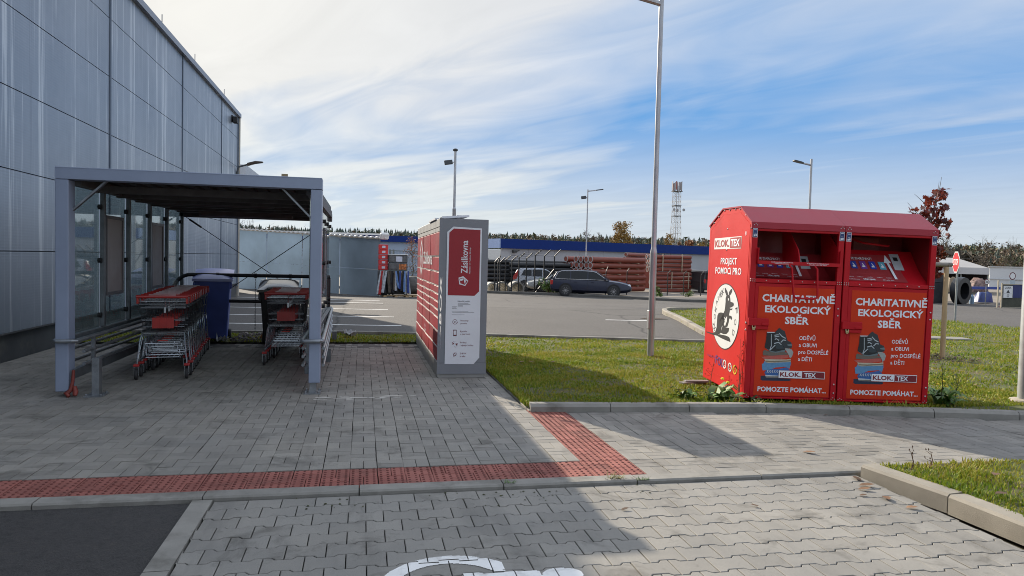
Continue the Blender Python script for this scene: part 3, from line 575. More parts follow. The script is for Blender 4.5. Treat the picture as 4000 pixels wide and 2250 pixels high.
q=MB(); q.box(-.035,.035,-.012,.012,0,.045); q.box(-.05,.05,-.03,.03,-.004,.004); o=q.build('roof_bracket',mat('weathered_brass',(.30,.23,.13),.5,.4),sh,loc=(SX(-.62)-.28,SY(8.85),2.480))
# rolled-up dark canvas tubes under the roof
for y,z,xa,xb,rr in ((11.6,2.335,-3.02,-1.33,.055),(13.35,2.285,-2.75,-1.22,.075)):
    q=MB(); q.tube([(SX(xa),SY(y),z),(SX(xb),SY(y),z)],rr,12); q.build('ceiling_tube',mat('dark_brown_tube',(.13,.10,.10),.5,var=.2),sh,40)
# diagonal corner braces
for a,b in (((X0+.12,YF+.15,2.02),(X0+.46,YF+.15,2.35)),((X1-.125,YF+.15,2.02),(X1-.45,YF+.15,2.35))):
    q=MB(); q.beam((SX(a[0]),SY(a[1]),a[2]),(SX(b[0]),SY(b[1]),b[2]),.05,.02); q.build('corner_brace',GALV,sh)
# glass side walls: mullions, panes, clamp buttons, two faded poster frames on the left wall
MY=[9.80,10.80,11.80,12.77,13.80]
GLX,GRX=-3.165,-.61
POST=mat('faded_poster',(.36,.31,.30),.6,var=.12,vs=1.5,dirt=((.44,.42,.42),1.2,.45,.6,.8)); PFR=mat('poster_frame',(.16,.15,.155),.5,.5)
for side,gx in ((0,GLX),(1,GRX)):
    sgn=1 if side==0 else 1
    ya=[YF+.19]+MY
    for k,(y0,y1) in enumerate(zip(ya,ya[1:])):
        q=MB(); sb(q,gx-.004,gx+.004,y0+.03,y1-.035,.60,2.30); q.build('glass_pane',SG,sh)
    for y in MY:
        q=MB(); sb(q,gx+(.012 if side==0 else -.062),gx+(.062 if side==0 else -.012),y-.03,y+.03,.02 if y==MY[-1] else .66,2.36); q.build('mullion',GALVD,sh,bev=.004)
        q=MB()
        for z in (.80,1.47,2.12):
            q.lathe([(.0,-.02),(.03,-.02),(.032,.02),(.0,.022)],10,TM((SX(gx+.02),SY(y-.055),z),0,0,math.pi/2))
        q.split('glass_clamp',RUBB,sh,40)
    if side==0:
        for a,b in ((9.89,10.56),(11.89,12.56)):
            q=MB(); sb(q,gx+.030,gx+.036,a+.04,b-.04,1.07,1.99); o=q.build('poster',POST,sh)
            q=MB(); sb(q,gx+.026,gx+.05,a,a+.04,1.03,2.03); sb(q,gx+.026,gx+.05,b-.04,b,1.03,2.03); sb(q,gx+.026,gx+.05,a+.04,b-.04,1.99,2.03); sb(q,gx+.026,gx+.05,a+.04,b-.04,1.03,1.07); q.build('frame',PFR,o)
    else:
        for a,b in ((9.9,10.55),(11.9,12.55)):
            q=MB(); sb(q,gx+.006,gx+.012,a+.04,b-.04,1.07,1.99); o=q.build('poster',glassmat('clear_poster_sleeve',(.55,.6,.6),.25),sh)
            q=MB(); sb(q,gx+.006,gx+.02,a,a+.035,1.03,2.03); sb(q,gx+.006,gx+.02,b-.035,b,1.03,2.03); sb(q,gx+.006,gx+.02,a+.035,b-.035,1.995,2.03); q.build('frame',PFR,o)
q=MB(); sb(q,GRX+.013,GRX+.016,8.86,9.0,1.45,1.92); q.build('orange_notice',mat('orange_print',(.55,.22,.06),.6,var=.5,vs=14),sh)
# bumper rails: round loop around each wall plus flat bars
for gx in (GLX,GRX):
    xi,xo=gx+.15,gx-.06
    if gx==GRX: xi,xo=gx-.06,gx+.17
    yb=YB-.1; yf=YF-.035
    q=MB(); bx=-.10 if gx==GRX else 0; pts=[(SX(xo)+bx,SY(yb),.62),(SX(xo),SY(yf+.03),.61),(SX(xo+(.03 if xi>xo else -.03)),SY(yf),.61),(SX(xi-(.03 if xi>xo else -.03)),SY(yf),.61),(SX(xi),SY(yf+.03),.61),(SX(xi),SY(yb),.62)]
    q.tube(pts,.024,10); q.build('bumper_rail',GALV,sh,40)
    for z in (.50,.40,.30) if gx==GRX else (.47,.33):
        for xx in ((xo,xi) if gx==GLX else (xi,xo)):
            q=MB(); q.tube([(SX(xx),SY(YF+.22),z),(SX(xx)+(bx if xx==xo else 0),SY(yb),z)],.019,8); q.build('side_rail',GALV,sh,40)
    q=MB(); sb(q,gx+.035,gx+.105,YF+.05,YB,.185,.285) if gx==GLX else sb(q,gx-.04,gx+.01,YF+.19,YB,.20,.285); q.build('bottom_beam',GALVD,sh,bev=.004)
    q=MB(); sb(q,gx+.005,gx+.06,YF+.19,YB,.595,.655); q.build('sill_beam',GALVD,sh,bev=.004)
    q=MB()
    for y in (9.12,11.3,13.3): sb(q,gx+.13 if gx==GLX else gx-.05,gx+.165 if gx==GLX else gx-.015,y,y+.045,.285,.60)
    q.split('rail_bracket',GALV,sh)
    q=MB()
    for y in (11.2,13.75): sb(q,gx+.08,gx+.16,y,y+.08,0,.2)
    q.split('leg',GALVD,sh)
# cross cables at the back
q=MB()
for a,b in (((-3.16,13.84,2.27),(-.62,13.84,.55)),((-.62,13.86,2.2),(-3.16,13.86,.35))): q.tube([(SX(a[0]),SY(a[1]),a[2]),(SX(b[0]),SY(b[1]),b[2])],.007,5)
q.tube([(SX(-3.02),SY(13.84),2.175),(SX(-2.82),SY(13.84),2.04)],.016,6)
q.split('cross_cable',mat('steel_cable',(.04,.042,.05),.5,.5),sh)
# red strap hanging at the left post
st=MB(); st.tube([(0,0,.28),(-.005,-.01,.16),(-.02,-.02,.07),(-.06,-.03,.03),(-.03,-.045,.0)],[.016,.018,.022,.03,.02],7); st.tube([(.01,0,.1),(.03,-.03,.05),(.03,-.05,.01)],[.02,.03,.02],7)
tag(st.build('strap',mat('dark_red_plastic',(.20,.035,.025),.55,var=.25),smooth=60,loc=(X0+.175,YF+.02,.01)),'dark red strap end dangling at the foot of the left shelter post','strap')
# black hose rail behind the trolleys
BLKM=mat('black_painted_tube',(.022,.022,.026),.45,.2,var=.25)
hr=thing('barrier_rail','black bent tube barrier with hanging chains behind the trolley rows','barrier',(-1.9,13.75,0))
q=MB(); arc=[(-1.36,0,.0),(-1.36,0,.85)]+[(-1.36+.3-.3*math.cos(a),0,.88+.32*math.sin(a)) for a in [i*math.pi/16 for i in range(1,9)]]+[(1.32,0,1.20)]
q.tube(arc,.034,8); q.build('bent_tube',BLKM,hr,50)
q=MB(); q.tube([(-1.36,.0,.74),(1.32,.0,.735)],.032,8); q.build('cross_tube',BLKM,hr,50)
for x in (-.62,.02,.62):
    q=MB(); q.lathe([(.042,-.025),(.042,.025)],8,TM((x,0,1.20),0,0,math.pi/2))
    L_={-.62:.38,.02:.98,.62:.3}[x]; nl=int(L_/.03)
    for i in range(nl):
        a=i%2*math.pi/2; z=1.15-i*.03; x2=x+(.0 if x>-.5 else -.14*math.sin(i/nl*math.pi/2)); q.tube([(x2+.008*math.cos(a)*c,.008*math.sin(a)*c,z+.019*s_) for c,s_ in ((0,1),(1,.5),(1,-.5),(0,-1),(-1,-.5),(-1,.5))],.0035,4,True)
    q.build('chain',BLKM,hr)
for x in (-1.36,1.3): 
    q=MB(); q.tube([(x,.02,0),(x,.02,1.18 if x>0 else .5)],.03,8); q.build('leg',BLKM,hr,50)
# ---------------------------------------------------------------- shopping trolleys
CHR=mat('chrome_wire',(.40,.43,.46),.28,.9,var=.1,vs=20); DCHR=mat('dark_wire',(.16,.17,.18),.35,.8,var=.2,vs=20)
REDP=mat('red_plastic',(.40,.024,.020),.35,var=.1,vs=8,coat=.2); CASR=mat('caster_red',(.42,.03,.03),.5); TYRE=mat('grey_tyre',(.03,.03,.032),.7,var=.25)
GREYP=mat('grey_plastic',(.10,.105,.11),.5)
def trolley():
    t=thing('shopping_trolley','wire shopping trolley with red handle','trolley')
    # corners of the wire basket (y grows away from the handle)
    TR,TF,BR,BF=(.265,.10,.97),(.205,.92,.86),(.235,.15,.56),(.175,.80,.50)
    def pt(sx,k): p={'TR':TR,'TF':TF,'BR':BR,'BF':BF}[k]; return Vector((sx*p[0],p[1],p[2]))
    lerp=lambda a,b,f:a+(b-a)*f
    q=MB(); r=.0028
    for s in (-1,1):
        for i in range(15):
            f=i/14; q.tube([lerp(pt(s,'TR'),pt(s,'TF'),f),lerp(pt(s,'BR'),pt(s,'BF'),f)],r,3,caps=False)
        for i in range(1,5):
            f=i/5; q.tube([lerp(pt(s,'TR'),pt(s,'BR'),f),lerp(pt(s,'TF'),pt(s,'BF'),f)],r*1.2,3,caps=False)
    for i in range(13):
        f=i/12
        q.tube([lerp(pt(-1,'TF'),pt(1,'TF'),f),lerp(pt(-1,'BF'),pt(1,'BF'),f)],r,3,caps=False)
        q.tube([lerp(pt(-1,'BF'),pt(1,'BF'),f),lerp(pt(-1,'BR'),pt(1,'BR'),f)],r,3,caps=False)
        if i%1==0: q.tube([lerp(pt(-1,'TR'),pt(1,'TR'),f)-Vector((0,0,.10)),lerp(pt(-1,'BR'),pt(1,'BR'),f)+Vector((0,-.0,.02))],r,3,caps=False)
    for i in range(1,8):
        f=i/8; q.tube([lerp(pt(-1,'BR'),pt(-1,'BF'),f),lerp(pt(1,'BR'),pt(1,'BF'),f)],r,3,caps=False)
    for i in (1,3,4): q.tube([lerp(pt(-1,'TR'),pt(-1,'BR'),i/5),lerp(pt(1,'TR'),pt(1,'BR'),i/5)],r*1.2,3,caps=False)
    q.build('wire_basket',DCHR,t)
    q=MB(); q.tube([pt(-1,'TR'),pt(-1,'TF'),pt(1,'TF'),pt(1,'TR')],.0055,5,True); q.tube([pt(-1,'BR'),pt(-1,'BF'),pt(1,'BF'),pt(1,'BR')],.0045,5,True)
    q.tube([(-.27,.06,.93),(.27,.06,.93)],.005,5); q.tube([(-.262,.08,.885),(.262,.08,.885)],.0045,5); q.tube([(-.25,.07,.74),(.25,.07,.74)],.0045,5)
    q.tube([(-.235,.1,.545),(.235,.1,.545)],.006,5); q.tube([(-.25,.10,.60),(-.25,.10,.57),(.25,.10,.57),(.25,.10,.60)],.0045,5)
    q.build('basket_rim',CHR,t)
    q=MB(); q.tube([(-.295,.0,1.03),(.295,0,1.03)],[.021,.021],8); q.build('handle',REDP,t,50)
    q=MB(); q.box(-.155,.155,-.006,.02,1.046,1.0565); q.build('handle_plate',mat('clear_handle_plate',(.70,.70,.70),.18,coat=.5),t,bev=.004)
    for s in (-1,1):
        q=MB(); q.box(s*.28-.012,s*.28+.012,-.01,.12,.94,1.02); q.build('handle_bracket',REDP,t,bev=.005)
    q=MB(); q.box(-.125,.125,.064,.072,.63,.765)
    for i in range(9): q.box(-.115+i*.0265,-.105+i*.0265,.058,.064,.635,.76)
    q.build('child_seat_flap',REDP,t)
    q=MB(); q.box(-.20,.20,.12,.45,.575,.582); q.build('seat_board',GREYP,t)
    # lower frame and bottle rack
    for s in (-1,1):
        q=MB(); q.tube([(s*.24,.12,.57),(s*.255,.04,.50),(s*.285,.0,.19)],.009,6); q.tube([(s*.235,.16,.56),(s*.262,.07,.36),(s*.287,.02,.19)],.006,5)
        q.tube([(s*.285,.0,.21),(s*.24,.35,.25),(s*.20,.76,.22)],.009,6); q.tube([(s*.262,.06,.33),(s*.262,-.015,.33)],.005,4); q.build('leg',CHR,t,50)
    q=MB()
    q.tube([(-.2,.10,.50),(-.2,.06,.44),(.2,.06,.44),(.2,.10,.50)],.005,5)
    for zz,wd in ((.40,.13),(.345,.17),(.295,.19),(.265,.19)):
        q.tube([(-wd,.09,zz+.06),(-wd,.07,zz),(wd,.07,zz),(wd,.09,zz+.06)],.0045,5)
    for i in range(7): q.tube([(-.18+i*.06,.07,.27),(-.15+i*.05,.7,.25)],.0035,4)
    q.tube([(-.20,.06,.26),(-.19,.40,.25),(.19,.40,.25),(.20,.06,.26)],.005,5)
    q.build('bottle_rack',CHR,t)
    q=MB(); q.box(-.06,.06,.05,.065,.47,.485); q.build('rack_tag',REDP,t)
    for x,y in ((-.287,0),(.287,0),(-.2,.76),(.2,.76)):
        w_=MB(); w_.box(x-.034,x+.034,y-.045,y+.03,.165,.195); c=w_.build('caster',CASR,t,bev=.006)
        q=MB(); q.box(x-.026,x-.020,y-.035,y+.02,.055,.165); q.box(x+.020,x+.026,y-.035,y+.02,.055,.165); q.build('fork',CHR,c)
        q=MB(); q.lathe([(.02,-.017),(.062,-.017),(.068,-.01),(.068,.01),(.062,.017),(.02,.017)],14,TM((x,y-.02,.068),0,0,math.pi/2)); q.build('wheel',TYRE,c,40)
    q=MB(); q.tube([(0.03,.02,1.02),(.03,.0,.97),(.032,-.005,.90)],.006,4); q.box(.02,.044,-.012,.0,.83,.90); q.build('coin_chain',CHR,t)
    return t
T0=trolley(); first=True
used=0
def place_row(n,x,y,dx,dy,rz,labels,group):
    global used
    for i in range(n):
        o=T0 if used==0 else dup(T0)
        used+=1; o.location=(x+dx*i+random.gauss(0,.006),y+dy*i,.0); o.rotation_euler=(0,0,rz+random.gauss(0,.008)); o['label']=labels(i,n); o['group']=group
ORD=['','second','third','fourth','fifth','sixth','seventh','eighth','ninth','tenth','eleventh','twelfth','thirteenth']
place_row(12,-2.43,9.78,-.031,.262,.118,lambda i,n:'nearest trolley of the long nested row under the shelter' if i==0 else ('last trolley of the long row, beside the blue wheelie bin' if i==n-1 else f'{ORD[i]} trolley from the near end of the long nested row'),'shopping trolleys in the left row')
place_row(7,-1.06,10.93,-.012,.262,.05,lambda i,n:'nearest trolley of the short row behind the right shelter post' if i==0 else ('last trolley of the short row, against the black wheelie bin' if i==n-1 else f'{ORD[i]} trolley from the near end of the short row behind the right post'),'shopping trolleys in the right row')
# ---------------------------------------------------------------- wheelie bins
def wheelie(name,label,x,y,rz,h,col,lidcol,tall):
    t=thing(name,label,'wheelie bin',(x,y,.0),rz)
    b=MB(); w0,w1,d0,d1=.23,.29,.26,.35
    b.add([(-w0,-d0,.07),(w0,-d0,.07),(w0,d0,.07),(-w0,d0,.07),(-w1,-d1,h-.12),(w1,-d1,h-.12),(w1,d1,h-.12),(-w1,d1,h-.12)],[(3,2,1,0),(0,1,5,4),(1,2,6,5),(2,3,7,6),(3,0,4,7),(4,5,6,7)])
    b.box(-w1-.03,w1+.03,-d1-.03,d1+.03,h-.16,h-.12); b.box(-w1-.03,-w1+.03,-d1+.03,-d1+.1,h-.28,h-.16); b.box(w1-.03,w1+.03,-d1+.03,-d1+.1,h-.28,h-.16)
    b.build('body',col,t,bev=.015)
    l=MB(); nx=8; k=MB()
    vs=[];n=8
    for j in range(n+1):
        for i in range(n+1):
            u_,v_=i/n*2-1,j/n*2-1; vs.append((u_*(w1+.04),v_*(d1+.05),h-.115+.06*(1-u_**4)*(1-v_**4)+(.08+.08*v_)))
    fs=[(j*(n+1)+i,j*(n+1)+i+1,(j+1)*(n+1)+i+1,(j+1)*(n+1)+i) for j in range(n) for i in range(n)]
    l.add(vs,fs); l.box(-w1-.04,w1+.04,-d1-.06,-d1-.04,h-.15,h-.105); l.box(-.12,.12,-.05,.1,h-.06,h-.045); l.build('lid',lidcol,t,50)
    hdl=MB(); hdl.tube([(-.2,d1+.05,h-.13),(-.2,d1+.1,h-.1),(.2,d1+.1,h-.1),(.2,d1+.05,h-.13)],.016,6); hdl.build('handle',col,t,40)
    for s in (-1,1):
        q=MB(); q.lathe([(.03,-.025),(.095,-.025),(.1,-.015),(.1,.015),(.095,.025),(.03,.025)],14,TM((s*(w0+.03),d0-.02,.1),0,0,math.pi/2)); q.build('wheel',TYRE,t,40)
    return t
BLUEP=mat('blue_bin_plastic',(.05,.085,.34),.45,var=.15,vs=4); BLUEL=mat('blue_lid_plastic',(.27,.30,.62),.30,var=.12,vs=3,dirt=((.30,.32,.50),3,.5,.65,.7)); BLKP=mat('black_bin_plastic',(.014,.014,.016),.35,var=.2)
wheelie('blue_wheelie_bin','tall blue wheelie bin with a pale dusty lid behind the long trolley row',-2.62,13.95,.12,1.24,BLUEP,BLUEL,1)
wheelie('black_wheelie_bin','black wheelie bin with shiny lid behind the short trolley row',-1.43,13.35,.05,1.09,BLKP,mat('black_glossy_lid',(.03,.03,.033),.18,coat=.4),0)
# rough strip with stones, weeds and litter behind the shelter
rs=np.random.RandomState(5)
q=MB()
for i in range(420):
    x,y=rs.uniform(-2.3,-.75),rs.uniform(13.55,14.9); r=rs.uniform(.02,.06); a=rs.uniform(0,6.3)
    q.add([(x+r*math.cos(a+k*1.257)*rs.uniform(.7,1.2),y+r*math.sin(a+k*1.257)*rs.uniform(.6,1.1),.03) for k in range(5)]+[(x+r*.5*math.cos(a+k*1.257),y+r*.45*math.sin(a+k*1.257),.03+r*rs.uniform(.5,1.0)) for k in range(5)],[(k,(k+1)%5,5+(k+1)%5,5+k) for k in range(5)]+[(5,6,7,8,9)])
tag(q.build('gravel',mat('rubble_stone',(.15,.135,.12),.9,var=.3,island=.45)),kind='stuff',label='loose stones and dirt behind the trolley shelter',cat='gravel')
def litter(name,label,x,y,z,col,s,cat):
    q=MB(); n=5; vs=[(x+(i/n-.5)*s+rs.normal(0,.01),y+(j/n-.5)*s*.7+rs.normal(0,.01),z+abs(rs.normal(0,.28))*s) for j in range(n+1) for i in range(n+1)]
    q.add(vs,[(j*(n+1)+i,j*(n+1)+i+1,(j+1)*(n+1)+i+1,(j+1)*(n+1)+i) for j in range(n) for i in range(n)])
    return tag(q.build(name,col,smooth=60),label,cat)
litter('crumpled_packet','crumpled orange packet among the stones behind the shelter',-1.68,13.85,.03,mat('orange_packet',(.42,.20,.07),.5,var=.6,vs=20),.24,'litter')
litter('crumpled_bag','crumpled clear white bag beside the foot of the blue wheelie bin',-2.42,13.62,.03,mat('white_plastic_film',(.45,.46,.47),.35,var=.4,vs=20),.2,'litter')
litter('plastic_scrap','white plastic scrap on the grass strip behind the parcel locker',-.22,14.35,.05,mat('white_plastic_film',(.5,.5,.5),.4),.22,'litter')
# ---------------------------------------------------------------- parcel locker
LK_G=mat('locker_grey',(.21,.222,.245),.45,var=.05,vs=2); LK_T=mat('locker_top_grey',(.42,.42,.41),.5,var=.08,vs=3); LK_B=mat('locker_base_grey',(.30,.30,.285),.6,var=.12,vs=3)
LK_R=mat('locker_red',(.34,.020,.032),.45,var=.08,vs=3,spec=.3,dirt=((.20,.03,.03),.9,.5,.75,.5)); LK_F=mat('locker_front_red',(.30,.012,.022),.5,var=.04,vs=2); LK_R2=mat('locker_red_tilt_tone',(.29,.024,.034),.5,var=.1,vs=3,spec=.3,dirt=((.17,.03,.03),.9,.5,.75,.5)); LK_E=mat('door_edge_grey',(.50,.48,.47),.5,var=.05); LK_W=mat('locker_white',(.74,.76,.80),.45,var=.04,vs=3)  # LK_R2: light varying with door tilt put into a darker red
INK=mat('dark_red_ink',(.16,.02,.03),.6,var=.05); INKG=mat('grey_ink',(.13,.13,.15),.6,var=.05)
lk=thing('parcel_locker','tall grey and red parcel locker with rows of small doors beside the lawn','parcel locker',(.985,9.63,0))
H,WD,DP=2.12,.655,3.96
q=MB(); q.box(.025,WD,0.004,DP,.20,H); q.build('body',LK_G,lk,bev=.004)
q=MB(); q.box(.015,WD-.01,.012,DP-.01,.0,.20); q.build('base',LK_B,lk,bev=.004)
q=MB(); q.box(.0,.055,.0,.006,.204,H+.003); q.box(.0,WD+.003,-.004,.004,.055,.20); q.build('front_trim',LK_G,lk)
rowz=[1.946,1.612,1.408,1.217,1.11,1.008,.902,.797,.614,.403,.204]
cw=DP/6
for c in range(6):
    y0=.006+c*cw; y1=y0+cw-.013
    q=MB(); q.box(.004,.03,y0,y1,2.012,H); q.build('top_cap',LK_T,lk,bev=.003)
    q=MB(); q.box(.008,.03,y0,y1,1.952,2.006); q.build('top_strip',LK_T,lk)
    q=MB(); q.box(.006,.03,y0,y1,.012,.198); q.build('base_panel',LK_B,lk,bev=.003)
    for a,b in zip(rowz,rowz[1:]):
        q=MB(); q.box(.004+.004*(c%2),.03,y0,y1,b+.017,a-.004); o=q.build('door',LK_R if (c+rowz.index(a))%3 else LK_R2,lk,bev=.003)
        q=MB(); q.box(.000,.03,y0+.005,y1-.002,b+.004,b+.012); q.build('door_edge',LK_E,o)
# lettering across the doors of the left side: x runs towards the camera
ML=FR((-.0015,0,0),(0,-1,0),(0,0,1)); MLo=Matrix.Translation(Vector((.0012,0,0)))
def L_(mb,body,yl,z0,wd,h,bold=0): ttext(mb,body,FR((.0022,0,0),(0,-1,0),(0,0,1)),-yl,z0,wd,h,bold)
q=MB(); L_(q,'Zásilkovna',2.55,1.50,1.55,.20,.015); q.build('side_lettering',LK_W,lk); q=MB()
hx=3.0; hz=1.60
def lpoly(mb,pts): mb.add([(.0022,y,z) for y,z in pts],[tuple(range(len(pts)))])
for pl in ([(hx+.28,hz+.12),(hx,hz+.30),(hx,hz+.24),(hx+.22,hz+.09)],[(hx,hz+.30),(hx-.28,hz+.12),(hx-.22,hz+.09),(hx,hz+.24)],[(hx+.28,hz+.12),(hx+.22,hz+.09),(hx+.20,hz-.13),(hx+.25,hz-.16)],[(hx-.28,hz+.12),(hx-.25,hz-.16),(hx-.20,hz-.13),(hx-.22,hz+.09)],[(hx+.25,hz-.16),(hx+.20,hz-.13),(hx,hz-.25),(hx,hz-.32)],[(hx-.25,hz-.16),(hx,hz-.32),(hx,hz-.25),(hx-.20,hz-.13)],[(hx+.12,hz+.10),(hx-.02,hz+.0),(hx-.02,hz-.16),(hx+.12,hz-.06)]): lpoly(q,pl)
q.build('side_logo',LK_W,lk); q=MB(); ttext(q,'Z-BOX',FR((.0022,0,0),(0,0,1),(0,1,0)),.44,-.40,.92,.25,.02); q.build('side_lettering',LK_W,lk)
for y,z,tx in ((2.45,1.09,'Nonstop'),(2.45,.98,'provoz'),(3.5,.66,'24'),(2.1,.50,'Rychle'),(2.1,.44,'a bez front')): q=MB(); L_(q,tx,y,z,None,.05,.01); q.build('side_lettering',LK_W,lk)
# front notice
def lu(x,y):
    xl=290-28*(y-78)/1277; xr=692-35*(y-92)/1268
    return (WD*(x-xl)/(xr-xl),2.12*(1355-y)/1277)
FZ=lambda d:FR((0,-.004-d,0),(1,0,0),(0,0,1))
def fpoly(mb,pts,d): mb.add([(u_,-.004-d,z) for u_,z in [lu(*p) for p in pts]],[tuple(range(len(pts)))])
q=MB(); fpoly(q,[(325,1240),(560,1243),(607,1190),(635,150),(400,142),(350,185)],.002); q.build('notice_sheet',LK_W,lk)
q=MB(); fpoly(q,[(352,689),(570,691),(608,655),(622,163),(405,157),(367,190)],.004); q.build('notice_header',LK_F,lk)
q=MB()
a=lu(512,512); b=lu(512,250); c=lu(455,400)
ttext(q,'Zásilkovna',FR((0,-.010,0),(0,0,1),(-1,0,0)),a[1],-a[0],b[1]-a[1],(a[0]-c[0])*.93,.012)
a=lu(536,515); b=lu(536,305)
ttext(q,'Member of Packeta Group',FR((0,-.010,0),(0,0,1),(-1,0,0)),a[1],-a[0],b[1]-a[1],.019,.0)
for pl in ([(478,535),(520,572),(516,580),(478,547),(446,556),(440,548)],[(440,548),(446,556),(455,592),(445,600)],[(445,600),(455,592),(488,605),(494,613)],[(494,613),(488,605),(514,578),(520,572)],[(478,550),(500,570),(492,600),(484,570)],[(450,560),(474,553),(480,566),(456,575)]): fpoly(q,pl,.006)
q.build('header_lettering',LK_W,lk)
q=MB()
def ft(body,x,y,wd,hh,bold=0):
    p=lu(x,y); r=lu(x+wd,y); ttext(q,body,FZ(.004),p[0],p[1],r[0]-p[0],hh,bold)
ft('Návod k použití',433,741,98,.019,.008)
for x,y,wd in ((434,752,86),(434,760,102),(434,768,40),(434,775,42),(387,776,38),(387,783,34),(386,794,38),(385,815,134),(385,824,182),(384,844,104)): fpoly(q,[(x,y+2),(x+wd,y+2),(x+wd,y),(x,y)],.004)
q.mi(0); q.build('notice_small_print',INKG,lk)
q=MB()
for tx,x,y,wd in (('Nonstop',456,897,64),('provoz',456,919,50),('Rychle',453,984,53),('a bez front',453,1005,80),('Podací',451,1074,52),('i výdejní místo',450,1096,108),('Z-BOX',448,1162,53),('je eko',448,1184,45)): q=MB(); ft(tx,x,y,wd,.021,.006); q.build('notice_lettering',INK,lk)
q=MB()
def ring(cx,cy,r0,r1,d=.004,a0=0,a1=6.2832,n=18):
    for i in range(n):
        p,s_=a0+(a1-a0)*i/n,a0+(a1-a0)*(i+1)/n; fpoly(q,[(cx+r1*math.cos(p),cy+r1*math.sin(p)),(cx+r0*math.cos(p),cy+r0*math.sin(p)),(cx+r0*math.cos(s_),cy+r0*math.sin(s_)),(cx+r1*math.cos(s_),cy+r1*math.sin(s_))],d)
ring(410,902,17,20,a0=.35,a1=6.1); fpoly(q,[(424,902),(434,902),(429,911)],.004); ft('24',401,908,19,.02,.01)
for pl in ([(396,965),(399,965),(399,1015),(396,1015)],[(420,965),(423,965),(423,1015),(420,1015)],[(396,965),(423,965),(423,971),(396,971)],[(396,1006),(423,1006),(423,1015),(396,1015)]): fpoly(q,pl[::-1],.0045)
for pl in ([(385,1062),(405,1078),(386,1086),(391,1076)],[(410,1078),(431,1074),(426,1100),(420,1088)]): fpoly(q,pl[::-1],.004)
for x,y in ((392,1055),(404,1058),(402,1098),(412,1100)): fpoly(q,[(x,y+8),(x+2,y+8),(x+8,y),(x+6,y)],.004)
fpoly(q,[(397,1182),(396,1160),(405,1150),(421,1150),(421,1166),(412,1177)][::-1],.004); q.build('notice_icons',INK,lk)
q=MB(); fpoly(q,[(401,1172),(402,1161),(408,1156),(417,1154),(414,1166),(409,1172)][::-1],.0055); q.build('leaf_icon',LK_W,lk)
# solar panel lying tilted on the locker top
so_=thing('solar_panel','thin tilted solar panel on top of the parcel locker','solar panel',(1.17,10.3,2.124))
q=MB(); q.box(-.17,.19,-.3,.9,.0,.022,TM((.06,0,.03),0,0,R(-4.5))); q.build('panel',mat('panel_dark',(.03,.03,.035),.3),so_)
q=MB(); q.box(-.18,.20,-.31,-.295,-.003,.025,TM((.06,0,.03),0,0,R(-4.5))); q.box(.10,.17,-.2,.8,.0,.07); q.box(-.2,-.14,-.2,.8,.0,.022); q.build('mount',LK_W,so_)
# ---------------------------------------------------------------- clothing collection bins
RED=mat('bin_red',(.46,.008,.016),.45,var=.08,vs=2.5,spec=.22,bump=.35,bs=2.2,dirt=((.16,.02,.02),1.2,.55,.75,.35)); RSIDE=mat('bin_sunlit_side_red',(.58,.010,.009),.48,var=.06,vs=2,spec=.25,bump=.3,bs=2.2,dirt=((.42,.03,.02),1.5,.55,.75,.5)); RDK=mat('bin_inner_red',(.22,.010,.014),.5,var=.12,vs=4)  # RSIDE: bin red brightened, sun on the left face put into the colour
RROOF=mat('bin_roof_shaded_red',(.36,.020,.040),.42,var=.08,vs=1.5,spec=.4); ORG=mat('poster_orange',(.58,.040,.010),.55,var=.07,vs=2,spec=.2); LETW=mat('lettering_white',(.78,.82,.88),.5,var=.03); RIV=mat('rivet_metal',(.62,.62,.62),.35,.6)  # RROOF: shade and sky reflection put into a darker, purplish red
BLU=mat('blue_sticker',(.02,.045,.16),.5,var=.2,vs=30); SIDW=mat('emblem_white',(.70,.72,.72),.5,var=.02); BLACK=mat('emblem_black',(.012,.012,.014),.5)
AC={k:mat('print_'+k,v,.5,var=.12,vs=40) for k,v in dict(navy=(.012,.025,.06),midblue=(.03,.12,.36),denim=(.10,.26,.47),white=(.55,.60,.64),taupe=(.17,.16,.15),cream=(.50,.46,.36),khaki=(.20,.17,.11),coral=(.48,.10,.08),greycloth=(.14,.12,.10),lightcloth=(.34,.37,.36),black=(.010,.013,.017),boot2=(.028,.035,.042),sheen=(.03,.045,.055),sole=(.13,.18,.20),lace=(.42,.48,.52)).items()}
BW,BD,B0=1.072,1.50,.0
def z_(z): return z-B0
PROF=[(0,0),(0,2.005),(.37,2.2),(1.0,2.215),(1.5,2.02),(1.5,0)]
